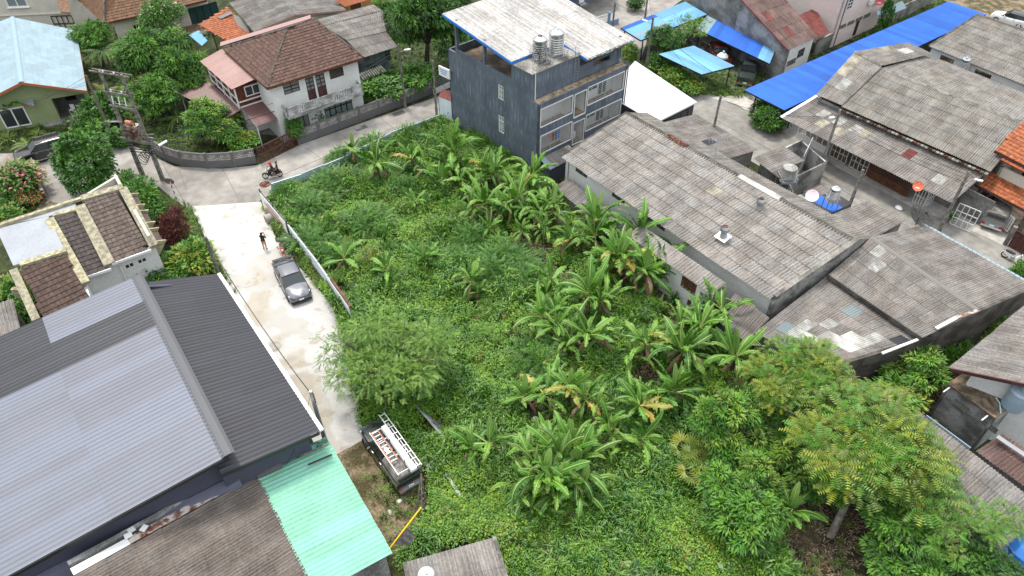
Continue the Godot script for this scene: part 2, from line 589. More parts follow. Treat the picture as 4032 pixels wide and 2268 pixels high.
func make_materials() -> void:
	tone_tex("patch",256,[[0.012,4,0.6,1.6],[0.06,3,0.3,1.5],[0.3,1,0.15,1.2]],3)
	tone_tex("asbestos",512,[[0.006,4,0.20,2.0],[0.03,2,0.20,2.2,3,0],[0.02,3,0.10,2.0,6,1],[0.25,1,0.22,1.6],[0.06,3,0.12,3.0]],21,Color(0.40,0.38,0.37))
	tone_tex("metal",512,[[0.007,4,0.35,1.6],[0.02,3,0.08,1.4,5,1],[0.3,1,0.2,1.2],[0.05,3,0.25,5.0,1,1,-0.7]],45,Color(0.85,0.85,0.85))
	tone_tex("even",256,[[0.01,3,0.3,1.2],[0.3,1,0.35,1.2]],49,Color(0.90,0.90,0.90))
	tone_tex("slate",512,[[0.02,4,0.55,5.0,3,1,1.0],[0.008,4,0.35,1.6],[0.3,1,0.12,1.0]],47,Color(0.58,0.60,0.62))
	tone_tex("grime",512,[[0.006,4,0.5,2.4],[0.03,4,0.25,2.2,4,1],[0.2,1,0.12,1.0]],61,Color(0.32,0.32,0.31))
	tone_tex("plaster",256,[[0.01,3,0.4,1.8],[0.05,3,0.4,2.0,3,1],[0.3,1,0.1,1.0]],75,Color(0.86,0.86,0.85))
	tone_tex("concrete",512,[[0.005,5,0.4,1.6],[0.03,4,0.3,1.6],[0.3,1,0.2,1.2]],91,Color(0.66,0.65,0.64))
	tone_tex("soil",512,[[0.01,5,0.6,2.0],[0.08,3,0.4,1.8],[0.4,1,0.3,1.5]],111,Color(0.38,0.42,0.30))
	tone_tex("tile",256,[[0.03,3,0.5,1.8],[0.2,2,0.4,1.6]],131,Color(0.5,0.48,0.47))
	tone_tex("rust",256,[[0.02,4,0.8,3.4],[0.2,2,0.2,1.5]],151,Color(0.45,0.22,0.14))
	variants("asb_long",4,0.475,0.45,0.425,0.045,0.9, "asbestos",0.13,true)
	variants("asb_row",4,0.40,0.38,0.35,0.045,0.9, "asbestos",0.15,true)
	variants("asb_side",4,0.37,0.345,0.325,0.10,0.9, "asbestos",0.17,true)
	variants("asb_near",4,0.27,0.235,0.21,0.07,0.9, "asbestos",0.16,true)
	variants("asb_top",4,0.37,0.35,0.335,0.045,0.9, "asbestos",0.15,true)
	variants("asb_brown",4,0.24,0.155,0.14,0.16,0.9, "asbestos",0.17,true)
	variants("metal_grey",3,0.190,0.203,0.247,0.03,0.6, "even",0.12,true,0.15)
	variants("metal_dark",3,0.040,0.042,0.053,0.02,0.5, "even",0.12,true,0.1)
	variants("metal_green",3,0.235,0.55,0.415,0.06,0.6, "metal",0.11,true,0.05)
	variants("metal_blue",3,0.020,0.13,0.56,0.12,0.75, "metal",0.1,true,0.05)
	variants("metal_sky",3,0.16,0.40,0.66,0.16,0.7, "metal",0.1,true)
	variants("metal_white",3,0.68,0.68,0.68,0.02,0.6, "metal",0.1,true)
	variants("roof_white",3,0.70,0.69,0.675,0.04,0.6, "asbestos",0.06,true)
	variants("metal_pink",3,0.37,0.22,0.20,0.05,0.45, "metal",0.1,true)
	variants("metal_maroon",3,0.17,0.085,0.082,0.06,0.4, "metal",0.1,true)
	variants("metal_pale",3,0.28,0.39,0.46,0.04,0.5, "metal",0.1,true)
	variants("tile_brown",5,0.155,0.082,0.062,0.22,0.8, "tile",0.35)
	variants("tile_grey",5,0.155,0.118,0.10,0.20,0.8, "tile",0.35)
	variants("tile_dark",4,0.085,0.070,0.066,0.20,0.8, "tile",0.35)
	variants("tile_umber",4,0.105,0.062,0.048,0.18,0.8, "tile",0.35)
	variants("tile_orange",5,0.52,0.16,0.06,0.18,0.75, "tile",0.35)
	variants("tile_tan",5,0.27,0.145,0.080,0.16,0.8, "tile",0.35)
	mat("cream_sheet",0.60,0.56,0.46,0.8, "patch",0.3)
	mat("clear_sheet",0.62,0.63,0.62,0.5, "patch",0.3)
	mat("white_sheet",0.84,0.84,0.83,0.5, "patch",0.1)
	mat("red_sheet",0.26,0.05,0.045,0.7, "patch",0.3)
	mat("ridge_dark",0.15,0.135,0.12,0.95, "grime",0.2)
	mat("ridge_pale",0.34,0.32,0.29,0.95, "grime",0.3)
	mat("plaster_white",0.82,0.82,0.81,0.85, "plaster",0.2)
	mat("plaster_old",0.62,0.62,0.61,0.9, "grime",0.16)
	mat("plaster_grime",0.36,0.35,0.33,0.9, "grime",0.11)
	mat("plaster_cream",0.70,0.66,0.58,0.85, "plaster",0.2)
	mat("plaster_yellow",0.58,0.54,0.36,0.9, "tile",0.3)
	mat("plaster_olive",0.46,0.43,0.31,0.9, "tile",0.3)
	mat("plaster_pink",0.82,0.69,0.66,0.9, "plaster",0.2)
	mat("plaster_blue",0.22,0.32,0.48,0.9, "plaster",0.2)
	mat("plaster_green",0.30,0.36,0.18,0.85, "plaster",0.2)
	mat("plaster_orange",0.58,0.28,0.10,0.85, "plaster",0.2)
	mat("plaster_slate",0.245,0.285,0.345,0.8, "slate",0.12).uv1_scale = V(0.13,0.055,0.13)
	mat("plaster_navy",0.075,0.08,0.115,0.8, "metal",0.2)
	mat("plaster_grey",0.155,0.15,0.158,0.9, "plaster",0.25)
	mat("block_pale",0.62,0.60,0.60,0.9, "patch",0.4)
	mat("wood_blue",0.26,0.34,0.38,0.85, "patch",0.4)
	mat("wood_red",0.20,0.045,0.022,0.7, "patch",0.4)
	mat("wood_maroon",0.14,0.05,0.05,0.7, "patch",0.4)
	mat("wood_brown",0.22,0.085,0.04,0.7, "patch",0.5)
	mat("wood_old",0.30,0.27,0.23,0.9, "patch",0.6)
	mat("wood_tan",0.30,0.20,0.11,0.8, "patch",0.5)
	mat("floor_tan",0.52,0.40,0.28,0.8, "patch",0.3)
	mat("terrace_tile",0.62,0.50,0.36,0.7, "patch",0.4)
	mat("deck_dirty",0.36,0.27,0.20,0.9, "grime",0.12)
	mat("concrete_old",0.40,0.38,0.35,0.95, "grime",0.1)
	mat("concrete_road",0.40,0.375,0.35,0.92, "concrete",0.055)
	mat("concrete_soi",0.345,0.33,0.305,0.92, "concrete",0.07)
	mat("concrete_pale",0.60,0.57,0.53,0.92, "concrete",0.09)
	mat("concrete_post",0.34,0.325,0.30,0.9, "patch",0.5)
	mat("joint",0.16,0.15,0.14,0.95)
	mat("soil",0.17,0.125,0.085,0.97, "soil",0.09)
	mat("grass_ground",0.085,0.105,0.030,0.97, "soil",0.11)
	mat("litter_ground",0.115,0.085,0.052,0.97, "soil",0.13)
	mat("red_soil",0.42,0.305,0.225,0.97, "soil",0.12)
	mat("gravel",0.32,0.31,0.30,0.97, "soil",0.3)
	mat("pink_gravel",0.42,0.34,0.30,0.97, "soil",0.3)
	mat("glass_dark",0.034,0.042,0.046,0.06)
	mat("glass_teal",0.02,0.06,0.065,0.1)
	mat("glass_green",0.05,0.12,0.09,0.15)
	mat("glass_pale",0.20,0.24,0.25,0.12)
	mat("frame_white",0.74,0.74,0.73,0.5)
	mat("frame_black",0.02,0.02,0.022,0.5)
	mat("steel",0.55,0.56,0.57,0.25, "",0.2,0.85)
	mat("galvanised",0.42,0.44,0.46,0.4, "metal",0.3,0.5)
	mat("zinc_teal",0.40,0.52,0.54,0.45, "metal",0.3,0.25)
	mat("zinc_white",0.62,0.66,0.66,0.5, "metal",0.3,0.1)
	mat("rusty",0.20,0.11,0.075,0.9, "rust",0.5)
	mat("peeling_white",0.66,0.65,0.62,0.85, "rust",0.35)
	mat("white_paint",0.80,0.80,0.79,0.5)
	mat("black_plastic",0.018,0.018,0.02,0.55)
	mat("wire_black",0.02,0.02,0.022,0.6)
	mat("rubber",0.022,0.022,0.022,0.85)
	mat("red_plastic",0.50,0.03,0.025,0.4)
	mat("orange_plastic",0.72,0.16,0.07,0.45)
	mat("blue_paint",0.03,0.20,0.62,0.45)
	mat("yellow_paint",0.75,0.46,0.02,0.5)
	mat("orange_rust",0.55,0.20,0.12,0.7)
	mat("tarp_white",0.66,0.77,0.80,0.6, "metal",0.2)
	mat("bark",0.13,0.10,0.075,0.95, "patch",0.8)
	mat("bark_pale",0.30,0.27,0.23,0.95, "patch",0.8)
	leafy("leaf")
	leafy("banana_leaf",1,1,1,0.5)
	leafy("dry_leaf",1,1,1,0.9).backlight = Color(0.1,0.07,0.03)

func planar(b: B,s: float,o: Vector2) -> ArrayMesh:
	var m := b.mesh()
	var a := m.surface_get_arrays(0)
	var uv := PackedVector2Array()
	for p in b.v: uv.append(Vector2(p.x,p.z)*s + o)
	a[Mesh.ARRAY_TEX_UV] = uv
	var r := ArrayMesh.new()
	r.add_surface_from_arrays(Mesh.PRIMITIVE_TRIANGLES,a)
	return r

func sheet(nm: String,pts: PackedVector2Array,y: float,m: Material) -> MeshInstance3D:
	var b := B.new()
	b.poly(pts,y)
	return struct(nm,b,m)

func lane_texture() -> StandardMaterial3D:
	# cement lane with the tan mud stains, wet patches and repair patches of the photograph; 32 m square from (-34, -57)
	var size := 640
	var big := noise_bytes(size,0.008,5,5)
	var mid := noise_bytes(size,0.03,4,6)
	var fine := noise_bytes(size,0.25,2,7)
	var mud := [Vector2(-18.99,-37.51),Vector2(-17.05,-35.50),Vector2(-15.58,-33.43),Vector2(-14.60,-31.47),Vector2(-13.71,-29.78),Vector2(-12.47,-28.18),Vector2(-18.83,-39.19)]
	var rad := [2.0,2.0,1.8,1.7,1.6,1.6,1.6]
	var wet := [Vector2(-23.31,-44.25),Vector2(-21.37,-41.87),Vector2(-20.25,-42.33),Vector2(-17.53,-37.51),Vector2(-16.46,-36.69),Vector2(-13.64,-30.11),Vector2(-11.96,-28.18),Vector2(-10.78,-27.25)]
	var out := PackedByteArray()
	out.resize(size*size*3)
	for y in size:
		for x in size:
			var i := y*size + x
			var p := Vector2(-34.0 + 32.0*x/size,-57.0 + 32.0*y/size)
			var n1 := big[i]/255.0
			var n2 := mid[i]/255.0
			var n3 := fine[i]/255.0
			var m := 0.0
			for k in mud.size(): m = maxf(m,1.0 - p.distance_to(mud[k])/rad[k])
			m = smoothstep(0.30,0.62,m*0.75 + (n1 - 0.5)*1.3 + (n2 - 0.5)*0.6 + 0.05)
			var w := 0.0
			for k in wet.size(): w = maxf(w,1.0 - p.distance_to(wet[k])/2.8)
			w = smoothstep(0.42,0.50,w*0.7 + (n1 - 0.5)*1.6 + 0.1)*0.6
			var base := 0.80 - 0.07*n3 - 0.06*n2
			var c := Color(base,base*0.99,base*0.975)
			c = c.lerp(Color(0.66,0.645,0.62),w)
			c = c.lerp(Color(0.60,0.56,0.50).lerp(Color(0.72,0.69,0.64),n2),m*0.8)
			c = c.lerp(Color(0.55,0.50,0.44),smoothstep(0.72,0.8,n2)*0.35)
			out[i*3] = int(c.r*255); out[i*3 + 1] = int(c.g*255); out[i*3 + 2] = int(c.b*255)
	var t := ImageTexture.create_from_image(Image.create_from_data(size,size,false,Image.FORMAT_RGB8,out))
	var m := StandardMaterial3D.new()
	m.albedo_texture = t
	m.roughness = 0.9
	return m

func build_ground() -> void:
	var b := B.new()
	b.poly(PackedVector2Array([Vector2(-300,-420),Vector2(300,-420),Vector2(300,60),Vector2(-300,60)]),0.0)
	struct("ground",b,M.grass_ground)
	sheet("road",outline([-53.7,-59.5,-47.0,-59.8,-44.4,-62.9,-39.3,-62.5,-37.3,-61.4,-34.0,-59.0,-31.7,-57.5,-27.1,-57.1,-23.9,-57.7,-20.8,-61.2,-11.4,-68.4,-8.0,-70.9,-3.9,-74.4,-1.2,-71.6,-4.4,-66.2,-9.1,-63.8,-11.6,-61.7,-16.7,-57.4,-21.3,-53.2,-22.2,-52.4,-22.6,-51.2,-28.0,-50.7,-29.8,-52.1,-32.0,-54.2,-35.0,-55.4,-37.4,-54.2,-38.9,-51.2,-41.6,-52.4,-44.1,-56.1,-51.4,-55.4]),0.006,M.concrete_road)
	sheet("path",outline([-41.4,-48.4,-41.6,-52.4,-38.9,-51.2,-37.4,-54.2,-35.6,-54.2,-36.9,-48.9,-39.6,-46.8]),0.010,M.pink_gravel)
	var lane := B.new()
	lane.poly(outline([-28.1,-51.2,-22.2,-51.9,-21.4,-50.6,-19.9,-47.3,-17.7,-44.2,-15.3,-41.2,-13.5,-38.8,-11.3,-33.6,-9.3,-26.8,-10.8,-25.7,-12.6,-27.7,-20.8,-39.7,-25.3,-46.5]),0.014)
	var o := node("lane",planar(lane,1.0/32.0,Vector2(34.0/32.0,57.0/32.0)),lane_texture(),self)
	o.set_meta("kind", "structure")
	sheet("pavement",outline([-22.9,-42.8,-20.8,-39.7,-12.6,-27.7,-10.8,-25.7,-11.3,-24.8,-13.1,-27.6,-23.4,-42.3]),0.020,M.concrete_pale)
	sheet("soi_road",outline([15.4,-73.4,20.5,-72.5,23.7,-69.3,27.7,-62.7,30.6,-57.1,34.9,-51.2,39.3,-47.2,42.8,-42.8,39.9,-37.5,33.6,-44.7,26.9,-52.4,22.4,-58.8,16.7,-65.4,13.2,-69.5]),0.006,M.concrete_soi)
	sheet("pavement",outline([21.0,-70.8,23.7,-69.3,27.7,-62.7,30.6,-57.1,34.9,-51.2,39.3,-47.2,42.8,-42.8,43.9,-44.7,40.4,-48.9,36.4,-54.2,31.3,-61.6,27.8,-66.2,24.9,-71.2]),0.012,M.concrete_pale)
	sheet("courtyard",outline([8.7,-106.2,29.1,-106.2,21.8,-96.1,17.7,-89.8,15.9,-82.9,14.4,-77.7,12.5,-78.7,12.4,-87.4,9.2,-91.0]),0.006,M.concrete_road)
	sheet("gravel_yard",outline([20.7,-89.8,33.2,-80.8,33.6,-73.0,25.6,-68.6,24.3,-70.3,22.6,-78.7]),0.008,M.gravel)
	sheet("parking_ground",outline([56.4,-103.2,78.7,-103.2,65.9,-80.8,60.0,-89.8]),0.008,M.red_soil)
	sheet("dirt_yard",outline([-10.9,-25.7,-9.3,-26.9,-8.2,-26.6,-5.4,-23.8,-4.5,-21.5,-5.1,-20.0,-6.7,-19.1,-9.1,-22.7]),0.009,M.red_soil)
	sheet("garden_soil",outline([14.9,-25.2,24.0,-30.1,31.4,-33.6,31.4,-30.1,25.4,-26.9,20.9,-21.5,18.1,-16.9,14.5,-16.9,16.0,-21.5]),0.012,M.litter_ground)
	sheet("banana_soil",outline([0.1,-48.9,3.6,-51.2,7.0,-46.8,10.9,-41.9,13.8,-37.5,17.0,-33.6,17.7,-30.1,13.5,-30.1,8.7,-33.6,3.7,-33.6,0.4,-39.2]),0.008,M.litter_ground)
	sheet("house_yard",outline([-29.0,-63.8,-21.4,-62.7,-15.8,-66.2,-8.6,-72.5,-12.6,-73.4,-20.4,-68.6,-26.5,-66.2]),0.006,M.concrete_old)
	sheet("lawn",outline([-52.2,-65.4,-44.4,-66.2,-37.9,-63.1,-39.3,-62.5,-44.4,-62.9,-47.2,-60.2,-51.8,-60.2]),0.005,M.grass_ground)
	# joints of the concrete slabs, cast as dark sealant lines a little proud of the road
	for s in [[Vector2(-20.02,-60.72),Vector2(-18.09,-58.76)],[Vector2(-16.94,-63.07),Vector2(-14.84,-61.01)],[Vector2(-13.39,-66.16),Vector2(-11.49,-63.82)],[Vector2(-27.04,-57.01),Vector2(-24.27,-52.36)],[Vector2(-31.15,-57.08),Vector2(-29.26,-53.57)]]:
		var j := B.new()
		j.beam(V(s[0].x,0.010,s[0].y),V(s[1].x,0.010,s[1].y),0.05,0.014)
		struct("road_joint",j,M.joint)
	for s in [[Vector2(-23.34,-54.19),Vector2(-11.59,-64.74)],[Vector2(20.25,-66.97),Vector2(37.87,-42.33)]]:
		var j := B.new()
		j.beam(V(s[0].x,0.010,s[0].y),V(s[1].x,0.010,s[1].y),0.06,0.016)
		struct("road_joint",j,M.joint)


# ---------------------------------------------------------------- near buildings
func roof_thing(nm: String,label: String,cat: String,at: Vector3) -> Node3D:
	return thing(nm,label,cat,flat(at))

func skirt(parent: Node3D,pts: Array,inset: float,drop: float,m: Material,th := 0.15) -> void:
	# walls under a roof outline (its corners in order); each wall follows the height of the roof above it
	var mid := Vector3.ZERO
	for p in pts: mid += p/pts.size()
	var q := []
	for p in pts:
		var d := flat(p - mid)
		q.append(p - d.normalized()*inset - UP*drop)
	var area := 0.0
	for i in q.size():
		var k := (i + 1) % q.size()
		area += q[i].x*q[k].z - q[k].x*q[i].z
	for i in q.size():
		var k := (i + 1) % q.size()
		if area < 0: slope_wall(parent, "wall",q[i],q[k],q[i].y,q[k].y,m,th)
		else: slope_wall(parent, "wall",q[k],q[i],q[k].y,q[i].y,m,th)

func build_warehouse() -> void:
	var r0 := V(-23.66,7.4,-33.9)
	var r1 := V(-14.09,7.4,-20.63)
	var away := V(-0.835,-0.105,0.55)*17.0
	var t := roof_thing("warehouse", "large warehouse under light grey and charcoal ribbed metal roofs beside the white lane", "building",(r0 + r1)/2)
	var q := [r1 + away, r0 + away, r0, r1]      # eave out of view, ridge by the capping
	var cols := int(round(r0.distance_to(r1)/0.84))
	var sp := {}
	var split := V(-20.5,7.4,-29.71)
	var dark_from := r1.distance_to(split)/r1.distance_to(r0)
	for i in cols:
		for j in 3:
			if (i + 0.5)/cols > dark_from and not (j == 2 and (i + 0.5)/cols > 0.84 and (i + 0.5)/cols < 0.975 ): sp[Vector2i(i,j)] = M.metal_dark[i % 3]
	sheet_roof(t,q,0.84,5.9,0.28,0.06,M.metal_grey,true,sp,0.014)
	var c := cap(t, "ridge_cap",r0 + UP*0.03,r1 + UP*0.03,0.34,0.09,mat("cap_dark",0.085,0.087,0.10,0.5))
	c.set_meta("label", "charcoal folded ridge capping")
	var e0 := V(-19.86,5.5,-36.2)
	var e1 := V(-10.47,5.5,-23.44)
	var d0 := r0 + V(0.35,-0.75,-0.25)
	var d1 := V(-14.49,6.65,-20.02)
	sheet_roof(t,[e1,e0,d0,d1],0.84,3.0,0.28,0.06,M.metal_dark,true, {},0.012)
	bar(t, "gutter",e0 + V(0.12,-0.04,-0.09),e1 + V(0.12,-0.04,-0.09),0.22,0.14,M.white_paint)
	bar(t, "gutter_trim",e0 + V(-0.05,-0.19,0.03),e1 + V(-0.05,-0.19,0.03),0.06,0.14,mat("trim_blue",0.10,0.30,0.45,0.5))
	bar(t, "fascia",d1 + V(0,-0.13,0.03),e1 + V(0,-0.13,0.03),0.05,0.22,M.frame_black)
	bar(t, "fascia",r1 + V(0,-0.14,0.03),r1 + away + V(0,-0.14,0.03),0.05,0.20,M.frame_black)
	var b := (e1 - e0).normalized()
	var n1 := flat(e1) - b*0.45 + V(-0.45,0,0.32)
	var n0 := flat(d1) - b*0.45
	slope_wall(t, "wall",n0,n1,6.3,5.2,M.plaster_navy,0.2)
	slope_wall(t, "wall",flat(r1 + away) - b*0.7,flat(r1) - b*0.7,5.4,7.1,M.plaster_navy,0.2)
	slope_wall(t, "wall",flat(r1) - b*0.7,flat(r1) - b*0.7 - b*0.4 + V(0.3,0,-0.2),7.1,7.1,M.plaster_navy,0.2)
	slope_wall(t, "wall",n1,flat(e0) + b*0.5 + V(-0.45,0,0.32),5.2,5.2,M.plaster_navy,0.2)
	slope_wall(t, "wall",flat(e0) + b*0.5,flat(r0) + b*0.5,5.2,7.0,M.plaster_navy,0.2)
	slope_wall(t, "wall",flat(r0) + b*0.5,flat(r0 + away) + b*0.5,7.0,5.4,M.plaster_navy,0.2)
	# low ledge wall that follows the neighbour's parapet
	slope_wall(t, "ledge",flat(r1 + away) - b*0.15 ,flat(r1) - b*0.15,4.4,4.9,mat("ledge_navy",0.145,0.15,0.21,0.8),0.5)

func build_green_roof_building() -> void:
	var g1 := V(-10.41,3.3,-24.2)
	var g2 := V(-6.04,3.3,-17.59)
	var h1 := V(-13.7,4.2,-21.49)
	var h2 := V(-9.28,4.2,-15.05)
	var t := roof_thing("workshop", "workshop roofed in turquoise metal and old brown corrugated sheets next to the dirt yard", "building",(g1 + h2)/2)
	sheet_roof(t,[g2,g1,h1,h2],0.75,5.5,0.25,0.055,M.metal_green,true, {},0.004)
	var k1 := V(-20.14,5.6,-15.31)
	var k2 := k1 + (h2 - h1) + V(0,0,0)
	sheet_roof(t,[h2 + V(0,-0.06,0),h1 + V(0,-0.06,0),k1,k2],0.9,1.25,0.18,0.075,M.asb_near,false, {},0.04)
	skirt(t,[g1,g2,h2,h1],0.5,0.25,M.plaster_old)
	skirt(t,[h1,h2,k2,k1],0.4,0.3,M.plaster_old)
	var up := (k1 - h1).normalized()
	var side := up.cross(UP).normalized()
	if side.z > 0: side = -side
	# peeling gutter along the warehouse, in three sheets, with broken boards and rusty patches
	var seg := [[0.0,0.20,M.orange_rust],[0.13,0.42,M.peeling_white],[0.42,0.72,M.peeling_white],[0.72,1.0,M.white_paint]]
	for s in seg:
		var a: Vector3 = h1.lerp(k1,s[0]) + side*0.22 + UP*0.06
		var e: Vector3 = h1.lerp(k1,s[1]) + side*0.22 + UP*0.06
		bar(t, "gutter",a,e,0.16 if s[2] == M.orange_rust else 0.42,0.06,s[2])
	slope_wall(t, "parapet",k1 + side*0.75,h1 + side*0.75,5.55,4.3,M.plaster_old,0.25)
	bar(t, "flashing",h1 + side*0.2 + V(0.5,0.02,-0.3),g1 + side*0.2 + UP*0.08,0.55,0.03,mat("flash_teal",0.08,0.45,0.36,0.6, "rust",0.3))
	bar(t, "plank",V(-11.75,4,-22.85),V(-10.39,3.62,-23.89),0.12,0.03,M.wood_old)
	bar(t, "plank",V(-11.18,3.85,-22.41),V(-10.1,3.5,-23.31),0.09,0.04,M.frame_black)
	bar(t, "plank",V(-13.65,4.35,-21.44),V(-12.5,4.25,-22.17),0.45,0.03,M.plaster_grey)
	# broken white boards lying loose on the gutter
	for s in [[V(-18.66,5.35,-17.63),V(-18.46,5.3,-17.87)],[V(-18.02,5.35,-17.67),V(-17.92,5.32,-18.01)],[V(-18.7,5.4,-17.32),V(-18.42,5.38,-17.53)]]:
		var bd := thing("broken_board",["square white broken board lying flat on the peeling gutter", "white broken board tilted over the gutter edge beside another", "narrow white broken board furthest along the peeling gutter"][used.get("broken_board",0)], "board",s[0], "broken boards on the gutter")
		bar(bd, "board",s[0] ,s[1],0.28,0.05,M.white_paint)
	# little outhouse roof at the lot's foot, with its tank
	var a := V(-5.33,3.5,-16.99)
	var c := V(-0.91,3.5,-18.33)
	var dn := V(0.29,-0.06,0.956)*6.0
	var s := roof_thing("outhouse", "small outhouse under a grey corrugated roof at the foot of the overgrown lot", "building",(a + c)/2 + dn/2)
	sheet_roof(s,[a + dn,c + dn,c,a],0.75,1.5,0.15,0.045,M.asb_top,false, {},0.02)
	bar(s, "roof_edge",c + UP*0.03,c + dn + UP*0.03,0.2,0.1,M.ridge_pale)
	bar(s, "roof_edge",a + UP*0.03,a + dn + UP*0.03,0.2,0.1,M.ridge_pale)
	skirt(s,[a,c,c + dn,a + dn],0.35,0.2,M.plaster_old)
	water_tank(V(-4.12,4.5,-16.01) - UP*1.0,0.40,1.0, "steel", "shiny steel water tank on the small outhouse roof", "flat")

func water_tank(at: Vector3,r: float,h: float,kind: String,label: String,lid := "dome") -> Node3D:
	var t := thing("water_tank",label, "water tank",at)
	var m: Material = {"steel": M.steel, "pale": M.clear_sheet, "blue": mat("tank_blue",0.36,0.47,0.58,0.6, "plaster",0.5)}[kind]
	var b := B.new()
	var prof := [[r*0.92,0.0],[r,h*0.08]]
	if kind == "steel":
		for k in 7:                                   # rolled ribs round the barrel
			var y := h*(0.12 + 0.09*k)
			prof += [[r,y],[r*1.035,y + h*0.015],[r,y + h*0.03]]
	prof += [[r,h*0.82]]
	b.lathe(Vector3.ZERO,prof,28)
	put("barrel",b,m,t,25.0)
	var d := B.new()
	d.lathe(Vector3.ZERO,[[r*1.0,h*0.82],[r*0.97,h*0.86],[r*0.6,h*0.95],[r*0.28,h*0.98],[0.0,h*0.98]] if lid != "flat" else [[r*1.06,h*0.8],[r*1.06,h*0.88],[r*0.9,h*0.93],[0.0,h*0.95]],28)
	put("top",d,M.white_paint if kind == "blue" and lid == "dome" else m,t,35.0)
	var l := B.new()
	if lid == "open": l.lathe(V(0,h*0.985,0),[[r*0.3,-0.02],[r*0.3,0.03],[r*0.24,0.03],[r*0.22,-0.03],[0,-0.03]],20)
	else: l.lathe(V(0,h*0.975,0),[[r*0.3,-0.02],[r*0.3,0.05],[r*0.2,0.07],[0,0.075]],20)
	put("lid",l,M.black_plastic if lid == "open" else m,t,35.0)
	var p := B.new()
	p.tube([V(r*0.9,h*0.75,r*0.6),V(r*0.95,0.02,r*0.65)],[0.025],6)
	put("pipe",p,M.white_paint,t)
	return t

